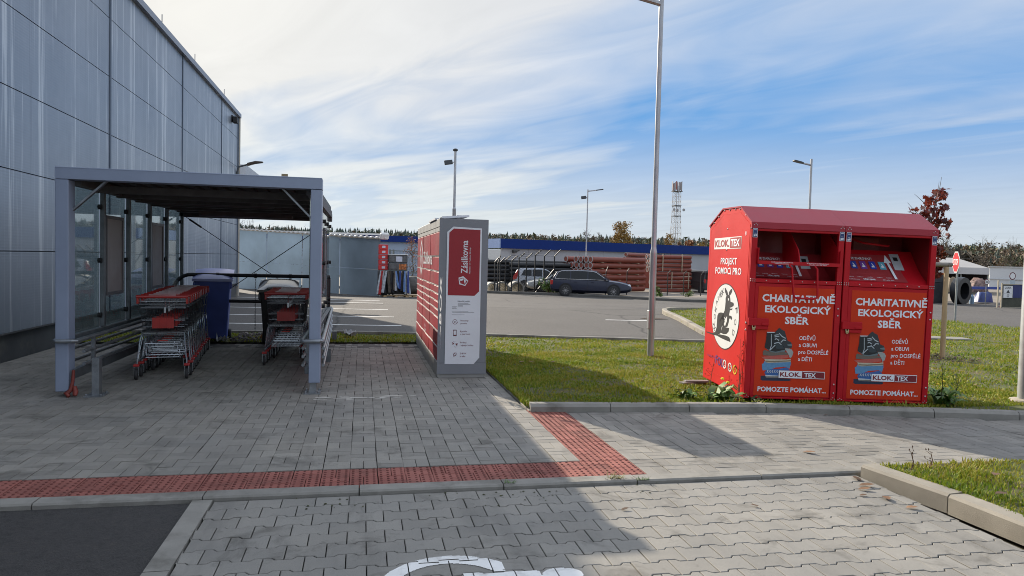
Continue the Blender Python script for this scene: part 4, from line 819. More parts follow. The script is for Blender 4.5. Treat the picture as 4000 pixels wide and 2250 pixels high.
def clothing_bin(label,loc,rz,roll,left):
    t=thing('clothing_bin',label,'clothes bin',loc,rz,'red clothing collection bins'); t.rotation_euler=(0,roll,rz)
    # side walls, back, floor
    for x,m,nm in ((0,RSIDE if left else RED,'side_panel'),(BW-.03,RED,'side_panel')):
        q=MB(); k=len(PROF); vs=[(xx,y,z) for xx in (x,x+.03) for y,z in PROF]
        q.add(vs,[tuple(range(k-1,-1,-1)),tuple(range(k,2*k))]+[(i,(i+1)%k,k+(i+1)%k,k+i) for i in range(k)])
        sp=q.build(nm,m,t,bev=.003)
        if x==0 and left:
            ins=[(.06,.12),(.06,1.98),(.39,2.14),(.98,2.15),(1.44,1.97),(1.44,.12)]
            q=MB(); q.add([(-.002,y,z) for y,z in ins],[tuple(range(len(ins)))]); 
            for a,b in zip(ins,ins[1:]+ins[:1]): q.beam((-.001,a[0],a[1]),(-.001,b[0],b[1]),.004,.010)
            q.build('pressed_panel',RSIDE,sp)
            q=MB()
            for y,z in ((.012,1.94),(.02,2.01),(.20,2.1),(.40,2.18),(.56,2.185),(.75,2.19),(.95,2.195),(1.15,2.13),(1.33,2.06),(1.48,2.01),(.03,.86),(.03,.78),(1.55,.86),(1.55,.78),(.8,1.96),(.8,1.41),(.8,1.7)): q.lathe([(.012,0),(.012,.004),(.006,.010)],8,FR((-.001,y,z),(0,-1,0),(0,0,1)))
            q.build('rivet',RIV,t,40)
    q=MB(); q.box(.03,BW-.03,BD-.02,BD-.001,.0,2.02); q.box(.03,BW-.03,.03,BD-.02,.0,.02); q.build('back_panel',RED,t)
    q=MB(); ov=.012
    P2=[(-.018,1.94),(-.018,2.01),(.37,2.215),(1.0,2.23),(1.515,2.03)]; P3=[(-.003,1.94),(-.003,1.998),(.37,2.198),(1.0,2.212),(1.5,2.015)]
    vs=[(x,y,z) for x in (-ov,BW+ov if not left else BW) for P_ in (P2,P3) for y,z in P_]; k=len(P2)
    fs=[]
    for s_,o in ((0,0),(1,2*k)):
        for i in range(k-1):
            f=(o+i,o+i+1,o+k+i+1,o+k+i); fs.append(f if s_ else f[::-1])
    for i in range(k-1): fs.append((i,i+1,2*k+i+1,2*k+i)); fs.append((k+i,3*k+i,3*k+i+1,k+i+1))
    fs.append((0,2*k,3*k,k)); fs.append((k-1,2*k-1,4*k-1,3*k-1)); q.add(vs,fs); rf=q.build('roof',RROOF,t)
    # front frame
    q=MB(); q.box(.0,.066,-.014,.03,0,1.94); q.box(BW-.066,BW,-.014,.03,0,1.94); q.box(.066,BW-.066,-.011,.03,1.325,1.372); q.box(.066,BW-.066,-.011,.03,0,.022); q.box(.066,BW-.066,-.008,.03,1.91,1.94)
    q.build('front_frame',RED,t,bev=.004)
    q=MB()
    for sx in (.033,BW-.033):
        for dx in (-.02,0,.02):
            for dz in (0,.022): q.lathe([(.0065,0),(.0065,.003),(.003,.007)],6,FR((sx+dx*1.2,-.015,1.34+dz),(1,0,0),(0,0,1)))
        for dx,dz in ((-.018,1.98),(.018,1.98),(.0,1.998)): q.lathe([(.0065,0),(.0065,.003),(.003,.007)],6,FR((sx+dx,-.0185,dz-.006),(1,0,0),(0,0,1)))
        for dx,dz in ((-.02,.02),(.02,.02),(.0,.035)): q.lathe([(.0065,0),(.0065,.003),(.003,.007)],6,FR((sx+dx,-.0145,dz),(1,0,0),(0,0,1)))
    for i in range(6): q.lathe([(.007,0),(.007,.003),(.003,.007)],6,FR((.19+i*.14,-.0115,1.352),(1,0,0),(0,0,1)))
    for z in (1.06,.98,.19,.09): q.lathe([(.010,0),(.010,.004),(.004,.010)],6,FR((BW-.030,-.0145,z),(1,0,0),(0,0,1)))
    q.build('rivet',RIV,t,40)
    for x in (.005,BW-.060):
        q=MB(); q.box(x,x+.055,-.0165,-.0142,1.835,1.938); o=q.build('label_sticker',LETW,t)
        q=MB(); q.box(x+.004,x+.051,-.0180,-.0166,1.84,1.933); q.build('label_field',BLU,o)
        q=MB(); q.box(x+.012,x+.043,-.0188,-.0181,1.916,1.922); q.box(x+.012,x+.04,-.0188,-.0181,1.88,1.883); q.box(x+.010,x+.024,-.0188,-.0181,1.846,1.866); q.box(x+.03,x+.044,-.0188,-.0181,1.848,1.87); q.build('label_print',LETW,o)
    # door with poster
    q=MB(); q.box(.070,BW-.070,-.004,.03,.026,1.321); dr=q.build('door',RED,t,bev=.003)
    q=MB(); q.box(.112,BW-.082,-.0065,-.0042,.037,1.283); q.build('poster',ORG,dr)
    FX=lambda d:FR((0,-.0068-d,0),(1,0,0),(0,0,1))
    def bt(body,x,z,wd,h,bold=.02): q=MB(); ttext(q,body,FX(.0008),x,z_(z),wd,h,bold); q.build('lettering',LETW,dr)
    bt('CHARITATIVNĚ',.158,1.117,.845,.083,.028); bt('EKOLOGICKÝ',.196,.993,.768,.080,.028); bt('SBĚR',.434,.867,.28,.083,.028)
    bt('ODĚVŮ',.612,.688,.188,.046,.012); bt('a OBUVI',.612,.608,.208,.046,.012); bt('pro DOSPĚLÉ',.611,.528,.350,.046,.012); bt('a DĚTI',.611,.447,.163,.046,.012)
    bt('POMOZTE POMÁHAT...',.158,.085,.80,.056,.026)
    for i,(c,pl) in enumerate(ART):
        if c=='lace':
            ar_=sum(p[0]*r_[1]-r_[0]*p[1] for p,r_ in zip(pl,pl[1:]+pl[:1])); pl=[(v.x,v.y) for v in offs(pl if ar_>0 else pl[::-1],-.0022)]
        q=MB(); q.add([(x,-.0072-.00025*i,z_(z)) for x,z in pl],[tuple(range(len(pl)))]); o=q.build('printed_picture',AC[c],dr)
        me=o.data; bm=bmesh.new(); bm.from_mesh(me); bmesh.ops.triangulate(bm,faces=bm.faces,ngon_method='EAR_CLIP'); bmesh.ops.recalc_face_normals(bm,faces=bm.faces); bm.to_mesh(me); bm.free()
    q=MB(); q.box(.392,.664,-.0165,-.0158,z_(.246),z_(.331)); q.box(.664,.93,-.0162,-.0156,z_(.246),z_(.331)); q.build('logo_plate',LETW,dr)
    q=MB(); q.box(.664,.925,-.0172,-.0166,z_(.253),z_(.324)); q.box(.664,.668,-.0178,-.0172,z_(.246),z_(.331)); ttext(q,'KLOK.',FX(.0108),.408,z_(.264),.24,.052,.03); q.build('logo_red',mat('logo_dark_red',(.20,.010,.018),.5),dr)
    q=MB(); ttext(q,'TEX',FX(.0112),.69,z_(.264),.135,.050,.028); q.build('logo_letters',LETW,dr)
    q=MB(); q.box(.003,.236,-.040,-.0145,z_(.835),z_(.921)); q.box(.085,.236,-.030,-.007,z_(.795),z_(.835)); q.box(.15,.236,-.046,-.038,z_(.84),z_(.87)); o=q.build('lock_housing',RED,t,bev=.006)
    q=MB(); q.tube([(.05,-.03,z_(.835)),(.05,-.035,z_(.81)),(.065,-.036,z_(.80)),(.08,-.035,z_(.81)),(.08,-.03,z_(.835))],.006,6); q.lathe([(.018,-.008),(.018,.008)],10,FR((.065,-.03,z_(.802)),(1,0,0),(0,0,1))); q.build('padlock',mat('brass',(.50,.42,.25),.35,.8),o)
    # hopper opening
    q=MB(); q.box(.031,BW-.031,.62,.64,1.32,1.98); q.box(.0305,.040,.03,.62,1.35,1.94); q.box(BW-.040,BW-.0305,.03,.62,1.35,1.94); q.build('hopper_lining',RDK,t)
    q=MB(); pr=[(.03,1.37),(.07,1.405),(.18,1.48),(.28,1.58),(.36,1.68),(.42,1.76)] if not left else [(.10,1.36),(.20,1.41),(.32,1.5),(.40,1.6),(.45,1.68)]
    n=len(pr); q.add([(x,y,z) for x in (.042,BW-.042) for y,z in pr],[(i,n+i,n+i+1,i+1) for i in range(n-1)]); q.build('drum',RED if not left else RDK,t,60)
    def onchute(u_,f,d=.004):
        f=f*(n-1); i=min(int(f),n-2); a=f-i; y=pr[i][0]+(pr[i+1][0]-pr[i][0])*a; z=pr[i][1]+(pr[i+1][1]-pr[i][1])*a
        return (u_,y-d,z+d*.7)
    nm=[('print_ochre',(.45,.30,.10)),('print_blue',(.03,.06,.35)),('print_violet',(.16,.05,.30)),('print_deepblue',(.02,.05,.42)),('print_cyan',(.12,.42,.55))]
    x0=.10; 
    st=MB(); lo,hi=(.12,.86)
    for f in range(6): pass
    q=MB(); m_=6; q.add([onchute(u_,lo+(hi-lo)*k/m_,.004) for k in range(m_+1) for u_ in (.05,.80)],[(2*k,2*k+1,2*k+3,2*k+2) for k in range(m_)]); sk=q.build('hopper_sticker',mat('sticker_red',(.32,.03,.035),.5),t)
    for i,(nn,cc) in enumerate(nm):
        q=MB(); a=.10+i*.115; q.add([onchute(a,.50,.007),onchute(a+.075,.50,.007),onchute(a+.075,.68,.007),onchute(a,.68,.007)],[(0,1,2,3)]); q.build('pictogram_field',mat(nn,cc,.5),sk)
        q=MB(); q.add([onchute(a+.018,.54,.009),onchute(a+.057,.54,.009),onchute(a+.050,.60,.009),onchute(a+.035,.64,.009),onchute(a+.024,.60,.009)],[(0,1,2,3,4)]); q.build('pictogram',LETW,sk)
    q=MB()
    p0_,p1_=Vector(onchute(.06,.70,.007)),Vector(onchute(.06,.85,.007)); ttext(q,'CO MŮŽETE DAROVAT?',FR(p0_,(1,0,0),p1_-p0_),.0,.012,.44,.034,.02)
    p0_,p1_=Vector(onchute(.06,.15,.007)),Vector(onchute(.06,.38,.007)); Mx=FR(p0_,(1,0,0),p1_-p0_)
    ttext(q,'DĚKUJEME',Mx,.22,.012,.14,.026,.02); ttext(q,'www.kloktex.cz',Mx,.02,.012,.15,.016,.0); ttext(q,'774 626 712',Mx,.45,.012,.13,.018,.0)
    for i in range(5): ttext(q,['OBLEČENÍ','OBUV','HRAČKY','TEXTIL','KABELKY'][i],Mx,.05+i*.115,.060,.07,.013,.0)
    q.add([onchute(.665,.25,.007),onchute(.695,.25,.007),onchute(.695,.66,.007),onchute(.725,.66,.007),onchute(.68,.86,.007),onchute(.635,.66,.007),onchute(.665,.66,.007)],[(0,1,2,3,4,5,6)])
    q.build('sticker_lettering',LETW,sk)
    q=MB(); q.add([onchute(.735,.50,.006),onchute(.85,.50,.006),onchute(.85,.90,.006),onchute(.735,.90,.006)],[(0,1,2,3)]); o=q.build('warning_sticker',mat('sticker_grey',(.42,.45,.48),.5),t)
    q=MB(); q.add([onchute(.765,.58,.009),onchute(.82,.58,.009),onchute(.82,.80,.009),onchute(.765,.80,.009)],[(0,1,2,3)]); q.build('warning_mark',BLACK,o)
    if left:
        q=MB(); q.box(.076,BW-.048,-.055,-.045,z_(1.535),z_(1.575)); q.box(.076,BW-.048,-.045,.09,z_(1.535),z_(1.541)); 
        for xa in (.066,BW-.058,.541):
            q.add([(xa+dx,y,z) for dx in (0,.012) for y,z in ((-.052,z_(1.54)),(-.052,z_(1.60 if xa==.541 else 1.72)),(-.01,z_(1.71)),(.25,z_(1.93)),(.45,z_(1.93)),(.40,z_(1.56)),(.12,z_(1.54)))],[tuple(range(6,-1,-1)),tuple(range(7,14))]+[(i,(i+1)%7,7+(i+1)%7,7+i) for i in range(7)])
        q.build('tray',RED,t,bev=.002)
        q=MB(); hp=[(.433,-.05,z_(1.535)),(.455,-.07,z_(1.50)),(.485,-.075,z_(1.21)),(.50,-.075,z_(1.175)),(.53,-.075,z_(1.165)),(.72,-.075,z_(1.165)),(.752,-.075,z_(1.175)),(.764,-.075,z_(1.21)),(.748,-.07,z_(1.50)),(.727,-.05,z_(1.535))]
        q.tube(hp,.0115,8); q.build('pull_handle',RED,t,60)
        q=MB(); ttext(q,'PROSÍM KONTEJNER JE MONITOROVÁN',FR((0,-.0565,0),(1,0,0),(0,0,1)),.22,z_(1.558),.25,.010,.01); ttext(q,'KAMEROVÝM SYSTÉMEM',FR((0,-.0565,0),(1,0,0),(0,0,1)),.26,z_(1.543),.16,.009,.01)
        ttext(q,'POKUD JE KONTEJNER PLNÝ',FR((0,-.0565,0),(1,0,0),(0,0,1)),.63,z_(1.558),.26,.010,.01); ttext(q,'PROSÍM PIŠTE NA INFO',FR((0,-.0565,0),(1,0,0),(0,0,1)),.66,z_(1.543),.2,.009,.01)
        q.build('tray_lettering',LETW,t)
    else:
        q=MB(); q.tube([(.24,.50,z_(1.93)),(.36,.38,z_(1.86)),(.40,.33,z_(1.84)),(.45,.31,z_(1.835)),(.68,.31,z_(1.815)),(.70,.33,z_(1.82))],.0125,8); q.build('pull_handle',RED,t,60)
        q=MB(); q.box(.04,.34,.56,.60,z_(1.70),z_(1.93)); q.box(.38,.72,.56,.60,z_(1.68),z_(1.93)); q.build('flap_panel',RDK,t,bev=.012)
    for x in (.10,BW-.2):
        for y in (.10,BD-.2):
            q=MB(); q.box(x,x+.1,y,y+.1,-.10,.0); q.build('foot',BLACK,t)
    return t
BL=clothing_bin('left red clothing bin with pulled-out tray, hanging handle and kangaroo emblem on its bright side',(4.284,7.583,.08),R(-8.8),R(1.0),True)
_e=Vector((math.cos(R(-8.8)),math.sin(R(-8.8)),0))
BR_=clothing_bin('right red clothing bin with closed drum, next to the young maple',(4.284+_e.x*1.088,7.583+_e.y*1.088,.058),R(-8.8),R(1.0),False)
# prints on the bright left side
def SF(d): return FR((-.002-d,0,0),(0,-1,0),(0,0,1))       # x runs towards the front
def spoly(mb,pts,d): mb.add([(-.002-d,y,z_(z)) for y,z in pts],[tuple(range(len(pts)))])
def tri(o):
    bm=bmesh.new(); bm.from_mesh(o.data); bmesh.ops.triangulate(bm,faces=bm.faces,ngon_method='EAR_CLIP'); bmesh.ops.recalc_face_normals(bm,faces=bm.faces); bm.to_mesh(o.data); bm.free(); return o
q=MB(); spoly(q,[(1.28,1.712),(.305,1.712),(.31,1.857),(1.28,1.855)],.002); q.build('logo_plate',SIDW,BL)
q=MB(); spoly(q,[(.684,1.722),(.315,1.722),(.32,1.847),(.684,1.846)],.004); ttext(q,'KLOK.',SF(.004),-1.245,z_(1.742),.53,.088,.03); q.build('logo_red',mat('logo_bright_red',(.36,.015,.015),.5),BL)
q=MB(); ttext(q,'TEX',SF(.0055),-.655,z_(1.744),.30,.086,.028); q.build('logo_letters',LETW,BL); q=MB(); ttext(q,'PROJEKT',SF(.003),-.995,z_(1.522),.575,.082,.014); q.build('side_lettering',LETW,BL); q=MB(); ttext(q,'POMOCI PRO',SF(.003),-1.182,z_(1.40),.925,.085,.014); q.build('side_lettering',LETW,BL); q=MB(); ttext(q,'®',SF(.003),-.20,z_(1.86),.05,None); q.build('side_lettering',LETW,BL)
el=lambda a,b,n=48:[(.74+a*math.cos(2*math.pi*i/n),.875+b*math.sin(2*math.pi*i/n)) for i in range(n)]
q=MB(); spoly(q,el(.50,.41),.002); q.build('emblem_border',BLACK,BL)
q=MB(); spoly(q,el(.485,.398),.0035); q.build('emblem_field',SIDW,BL)
q=MB()
for k_ in ('ear1','ear2','body','pouch','foot'): spoly(q,KANG[k_],.005)
o=tri(q.build('kangaroo_emblem',BLACK,BL))
q=MB(); spoly(q,KANG['joey'],.0065); spoly(q,KANG['eye'],.0065); tri(q.build('emblem_detail',SIDW,BL))
q=MB()
for k_,(c,a) in dict(K=('K',60),L=('L',72),O=('O',82),K2=('K',66),A=('A',58),N=('N',48),E=('E',34),K3=('K',24),F=('F',-75),O2=('O',-92),D=('D',-108)).items():
    y,z=LET[k_]; aa=R(a); ttext(q,c,FR((-.0075,y,z_(z)),(0,-math.cos(aa),math.sin(aa)),(0,math.sin(aa),math.cos(aa))),-.035,-.035,.07,.075,-.012)
q.build('emblem_lettering',BLACK,BL)
def oring(cy,cz,r0,r1,m,nm):
    q=MB()
    for i in range(20):
        a,b=2*math.pi*i/20,2*math.pi*(i+1)/20; spoly(q,[(cy+r1*1.15*math.cos(a),cz+r1*math.sin(a)),(cy+r1*1.15*math.cos(b),cz+r1*math.sin(b)),(cy+r0*1.15*math.cos(b),cz+r0*math.sin(b)),(cy+r0*1.15*math.cos(a),cz+r0*math.sin(a))],.004)
    for dy,dz in ((-.02,.012),(.02,.012),(0,-.015)): spoly(q,[(cy+dy-.007,cz+dz-.004),(cy+dy+.007,cz+dz-.004),(cy+dy+.007,cz+dz+.004),(cy+dy-.007,cz+dz+.004)],.004)
    q.build(nm,m,BL)
VIO=mat('print_violet_ink',(.06,.03,.22),.5)
oring(.86,.298,.036,.052,VIO,'ring_print'); oring(.66,.291,.038,.055,SIDW,'ring_print'); oring(.47,.282,.038,.055,SIDW,'ring_print'); oring(.30,.278,.038,.057,mat('print_yellow',(.62,.42,.02),.5),'ring_print')
q=MB(); ttext(q,'F',SF(.004),-1.0,z_(.255),.07,.11,.01); ttext(q,'D',SF(.003),-.78,z_(.245),.09,.105,.0); ttext(q,'klokánek fod',SF(.003),-1.33,z_(.315),.30,.022,0); q.build('violet_lettering',VIO,BL)
# ---------------------------------------------------------------- lamp posts and poles
LPM=mat('galvanised_pole',(.42,.43,.45),.42,.55,var=.25,vs=7,dirt=((.20,.12,.11),3,.52,.68,.6),stretch=(1,1,.25)); HEAD=mat('lamp_head_dark',(.05,.055,.06),.45,.3)
def lamp(label,x,y,h,r0,r1,step,arms,group='street lamps',name='street_lamp'):
    z0=tz(x,y)-.05; t=thing(name,label,'street lamp',(x,y,z0),0,group)
    q=MB(); q.lathe([(r0,0),(r0,step),(r0*1.03,step+.02),(r1*1.02,step+.09),(r1,step+.12),(r1*.93,h)],16 if y<20 else 10); q.build('pole',LPM,t,40)
    if y<20:
        q=MB(); q.box(-r0-.012,-r0+.01,-.04,.04,.55,.85); q.build('service_door',LPM,t,bev=.004)
    for kind,dx,dy,z,L in arms:
        q=MB()
        if kind=='led':
            q.tube([(0,0,z),(dx*.05,dy*.05,z+.02),(dx*L,dy*L,z+L*.16)],.04 if y<20 else .05,8); a=q.build('arm',LPM,t,40)
            q=MB(); Mx=FR((dx*L,dy*L,z+L*.16),(dx,dy,.16),(-dy,dx,0)); q.prism([(-.02,-.06),(.15,-.13),(.55,-.13),(.62,-.08),(.62,.08),(.55,.13),(.15,.13),(-.02,.06)],-.03,.05,Mx); q.build('lamp_head',HEAD,a,bev=.01)
        elif kind=='flood':
            q.beam((0,0,z),(dx*L*.5,dy*L*.5,z),.05); a=q.build('bracket',LPM,t); q=MB(); q.box(-.22,.22,-.05,.05,-.12,.12,FR((dx*L,dy*L,z-.02),(dx,dy,-.15),(-dy,dx,.25))); q.build('floodlight',HEAD,a,bev=.02)
        elif kind=='ball':
            q.lathe([(.06,z-.08),(.13,z-.04),(.14,z+.03),(.06,z+.08)],12); q.build('camera_dome',HEAD,t,40)
    return t
lamp('tall galvanised lamp post standing in the lawn left of the red bins',4.74,11.44,6.1,.056,.042,1.80,[('led',-1,-.1,5.88,.55)])
# ---------------------------------------------------------------- street furniture on the right
q=None
lamp('galvanised lamp post with arm to the left, rising behind the red bins',23.9,36,8.1,.09,.065,2.5,[('led',-1,-.1,7.75,.55)])
lamp('slim lamp post with camera dome and one floodlight, behind the parcel locker',4.75,39,8.0,.10,.07,4.85,[('flood',-1,0,7.35,.36),('ball',0,0,8.0,0)])
lamp('slim lamp post with floodlight and raised lamp head, behind the dark estate car',18.1,58,8.15,.085,.055,2.2,[('led',1,.1,8.0,.75),('flood',-1,0,7.5,.34)])
pz=thing('sign_pole','thick pale galvanised pole rising out of the lawn at the right edge','pole',(7.87,7.33,.02))
q=MB(); q.lathe([(.088,0),(.088,3.9),(.07,3.95)],20); q.build('pole',mat('pale_galvanised',(.42,.45,.46),.45,.45,var=.12,vs=6),pz,40)
q=MB(); q.lathe([(.10,0),(.17,.0),(.175,.015),(.165,.035),(.10,.045)],20); q.build('base_collar',mat('collar_concrete',(.42,.37,.29),.8),pz,40)
ss=thing('stop_sign','red octagonal STOP sign turned almost edge-on beyond the lawn','road sign',(17.78,19.1,.0))
GRYM=mat('sign_pole_grey',(.30,.32,.33),.45,.6,var=.15); SWHT=mat('sign_white',(.72,.73,.73),.5,var=.03); SRED=mat('sign_red',(.50,.015,.02),.45,var=.05)
q=MB(); q.lathe([(.03,0),(.03,2.12)],10); q.build('pole',GRYM,ss,40)
ang=R(-117); face=Vector((math.sin(ang),-math.cos(ang),0)); ex=Vector((math.cos(ang),math.sin(ang),0)); cz=1.835
oc=lambda r:[(r*math.cos(math.pi/8+i*math.pi/4),r*math.sin(math.pi/8+i*math.pi/4)) for i in range(8)]
def onface(d): return FR(Vector((0,0,cz))+face*(.05+d),ex,(0,0,1))
q=MB(); q.prism(oc(.345),-.012,.0,onface(0)); q.build('sign_plate',SWHT,ss)
q=MB(); q.flat(oc(.315),.003,onface(0)); q.build('sign_face',SRED,ss)
q=MB(); ttext(q,'STOP',onface(.006),-.23,-.09,.46,.19,.02); q.build('lettering',SWHT,ss)
# young maple with stakes
RNG=np.random.RandomState(11)
def leafy(mb,c,r,n,s,rng,flat=.3,shape=None):
    for i in range(n):
        v=rng.normal(0,1,3); v/=np.linalg.norm(v)+1e-9; p=np.array(c)+v*np.array(r)*rng.uniform(.25,1)**.6
        a,b=rng.normal(0,1,3),rng.normal(0,1,3); a/=np.linalg.norm(a); b-=a*b.dot(a); b/=np.linalg.norm(b)+1e-9; ss_=s*rng.uniform(.6,1.3)
        if shape is None: mb.add([p-a*ss_,p+b*ss_*.55,p+a*ss_,p-b*ss_*.55],[(0,1,2,3)])
        else: mb.add([p+a*x*ss_+b*y*ss_ for x,y in shape],[tuple(range(len(shape)))])
MAPLE=[(0,-.9),(.06,-.35),(.55,-.45),(.40,-.15),(.95,.10),(.60,.18),(.70,.50),(.32,.35),(.28,.62),(0,1.0),(-.28,.62),(-.32,.35),(-.70,.50),(-.60,.18),(-.95,.10),(-.40,-.15),(-.55,-.45),(-.06,-.35)]
mp=thing('young_maple','young maple with dark red leaves and bare twigs, tied to stakes right of the bins','tree',(9.9,11.3,.03))
q=MB(); q.tube([(-.12,0,0),(-.11,0,1.2),(-.05,.0,2.0),(.06,0,2.6),(.12,0,3.0)],[.03,.024,.018,.012,.005],7)
tw=[((-.06,0,1.9),(.16,-.05,2.25),(.28,-.08,2.5)),((-.05,0,2.0),(-.3,.05,2.35),(-.52,.1,2.55)),((0,0,2.3),(.2,.1,2.7),(.26,.12,3.15)),((.03,0,2.45),(-.14,0,2.75),(-.3,.05,2.9)),((-.10,0,1.45),(.10,-.1,1.75),(.20,-.15,1.85)),((.06,0,2.6),(.16,0,2.95),(.20,0,3.22)),((-.02,0,2.2),(-.3,-.1,2.5),(-.6,-.15,2.72))]
for w_ in tw: q.tube(w_,[.010,.006,.0025],5)
q.build('trunk',mat('maple_bark',(.10,.075,.055),.85,var=.3,vs=20),mp,50)
q=MB()
for c,r,n in (((.10,0,2.72),(.24,.2,.26),58),((-.08,0,2.35),(.26,.22,.24),66),((.20,-.05,2.30),(.18,.16,.2),30),((-.20,.05,2.55),(.2,.2,.14),20),((.02,0,2.02),(.2,.18,.18),44),((.08,-.08,1.78),(.17,.15,.24),64),((.24,0,2.95),(.12,.1,.1),10),((.10,-.1,1.52),(.13,.1,.14),22)): leafy(q,c,r,int(n*1.25),.066,RNG,shape=MAPLE)
lfm=mat('maple_leaf_red',(.11,.020,.018),.5,var=.4,vs=3,island=.55); t=lfm.node_tree; b=t.nodes['Principled BSDF']; b.inputs['Transmission Weight'].default_value=0
tl=N(t,'ShaderNodeBsdfTranslucent'); tl.inputs[0].default_value=(.20,.035,.018,1); mx=N(t,'ShaderNodeMixShader'); mx.inputs[0].default_value=.3; LK(t,b.outputs[0],mx.inputs[1]); LK(t,tl.outputs[0],mx.inputs[2]); LK(t,mx.outputs[0],t.nodes['Material Output'].inputs[0])
tri(q.build('foliage',lfm,mp))
sk_=thing('tree_stakes','three pale timber stakes joined by round cross bars around the young maple','tree stakes',(9.97,10.95,.02))
WOOD=mat('pale_timber',(.42,.31,.18),.75,var=.2,vs=3,stretch=(6,6,.6)); WOODG=mat('weathered_timber',(.25,.23,.205),.8,var=.25,vs=4)
for x,y in ((0,0),(-.85,.1),(-.42,.85)):
    q=MB(); q.lathe([(.042,0),(.040,1.60),(.03,1.63)],10,TM((x,y,0))); q.build('stake',WOOD,sk_,40)
for a,b in (((.10,0),(-.95,.1)),((-.9,.15),(-.4,.9)),((.05,-.02),(-.42,.9))):
    q=MB(); q.tube([(*a,1.665),(*b,1.665)],.038,10); q.build('cross_bar',WOODG,sk_,40)
q=MB(); q.lathe([(.052,1.63),(.052,1.70)],8,TM((-.28,.03,0)));
q.tube([(-.28,.0,1.62),(-.28,.06,1.72)],.012,5); q.build('tie',BLACK,sk_)
rs=np.random.RandomState(8); q=MB()
for i in range(300):
    a,r_=rs.uniform(0,6.3),rs.uniform(0,.62)**.8; x,y=9.9+r_*math.cos(a)*1.1,11.1+r_*math.sin(a); s_=rs.uniform(.02,.05); h_=.035+rs.uniform(.0,.05)*(1-r_)
    aa=rs.uniform(0,6.3); q.add([(x+s_*math.cos(aa+k*1.57),y+s_*.5*math.sin(aa+k*1.57),h_+rs.uniform(0,.02)) for k in range(4)],[(0,1,2,3)])
tag(q.build('bark_mulch',mat('mulch',(.055,.032,.022),.9,var=.4,island=.4)),kind='stuff',label='dark bark mulch round the foot of the young maple',cat='mulch')
q=MB(); q.box(-.9,.5,-.25,.25,.0,.045,TM((12.9,14.15,.02),-.25)); tag(q.build('concrete_slab',CONC,bev=.01),'flat grey concrete slab lying in the lawn behind the stakes','slab')
# plants round the bins
GL=mat('weed_leaf',(.085,.17,.028),.5,var=.3,vs=12,island=.3); DRY=mat('dry_stalk',(.11,.055,.03),.8,var=.3); YEL=mat('yellow_flower',(.75,.60,.02),.6); DKL=mat('dark_weed',(.045,.07,.02),.6,var=.35,island=.3)
def rosette(name,label,x,y,n,L,m,seed,flowers=0,zb=.03):
    rg=np.random.RandomState(seed); q=MB()
    for i in range(n):
        a=rg.uniform(0,6.28); l=L*rg.uniform(.55,1.1); w_=l*.17; up=rg.uniform(.6,1.8); ca,sa=math.cos(a),math.sin(a); ox,oy=rg.normal(0,L*.25,2)
        pts=[(0,0,0),(l*.35,0,l*up*.42),(l*.7,0,l*up*.55),(l,0,l*up*.42)]
        vs=[]
        for j,(d,_,z) in enumerate(pts):
            ww=[.25,1,.85,.05][j]*w_; vs+=[(x+ox+ca*d-sa*ww,y+oy+sa*d+ca*ww,zb+z+.01),(x+ox+ca*d+sa*ww,y+oy+sa*d-ca*ww,zb+z)]
        q.add(vs,[(2*j,2*j+1,2*j+3,2*j+2) for j in range(3)])
    if not flowers: return tag(q.build(name,m,smooth=60),label,'plant')
    t=thing(name,label,'plant',(0,0,0)); q.build('leaves',m,t,60); f=MB()
    for i in range(flowers): f.lathe([(.0,-.01),(.022,.0),(.018,.012),(.0,.016)],7,TM((x+rg.normal(0,L*.5),y+rg.normal(0,L*.3),zb+L*rg.uniform(.9,1.3)),0,.4))
    f.split('flower',YEL,t); return t
def stalk(name,label,x,y,h,m,seed,side=14,zb=.03):
    rg=np.random.RandomState(seed); q=MB(); q.tube([(x,y,zb),(x+.02,y,zb+h*.5),(x+.01+rg.normal(0,.03),y,zb+h)],[.006,.004,.002],5)
    for i in range(side):
        f=rg.uniform(.3,1); a=rg.uniform(0,6.28); l=.06*rg.uniform(.4,1.2)*(1.2-f*.5); p=Vector((x+.02*f,y,zb+h*f)); d=Vector((math.cos(a)*l,math.sin(a)*l,l*rg.uniform(.2,1)))
        q.tube([p,p+d],[.0025,.0015],3); e=p+d; q.add([e,e+Vector((.007,0,.01)),e+Vector((0,.004,.022)),e+Vector((-.007,0,.01))],[(0,1,2,3)])
    return tag(q.build(name,m),label,'plant')
rosette('leafy_weed','broad-leaved green weed with a yellow flower at the front left corner of the bins',4.02,7.62,34,.22,GL,1,2)
rosette('leafy_weed','low green weed in the grass left of the broad-leaved weed',3.70,7.85,22,.15,GL,2)
rosette('leafy_weed','dark green weed under the front edge of the left bin',4.36,7.50,16,.10,DKL,3)
rosette('leafy_weed','weed tuft at the right front corner of the right bin',6.62,7.20,28,.2,GL,4,1)
rosette('leafy_weed','small weed with yellow flower in the lawn by the thick pole',7.05,7.75,14,.14,GL,5,2)
stalk('dry_weed','tall dry brown stalk in front of the yellow ring print',4.27,7.66,.72,DRY,6,12); stalk('dry_weed','dry stalk leaning on the bright side under the kangaroo emblem',4.22,8.28,.42,DRY,7,8); stalk('dry_weed','thin dry stalk nearest the front edge of the bright bin side',4.22,7.60,.55,DRY,8,9)
stalk('dry_weed','dark dry stalk at the right bin corner',6.63,7.28,.5,DKL,9,12); stalk('dry_weed','shorter dark stalk beside the right bin corner',6.70,7.15,.36,DKL,10,18)
q=MB(); q.box(-.18,.2,-.05,.05,0,.03,TM((4.20,8.72,.04),.25,0,.05)); q.box(-.15,.16,-.04,.04,.031,.056,TM((4.24,8.70,.04),-.1)); tag(q.build('old_boards',WOODG,bev=.004),'two grey weathered boards on the grass behind the left bin corner','boards')
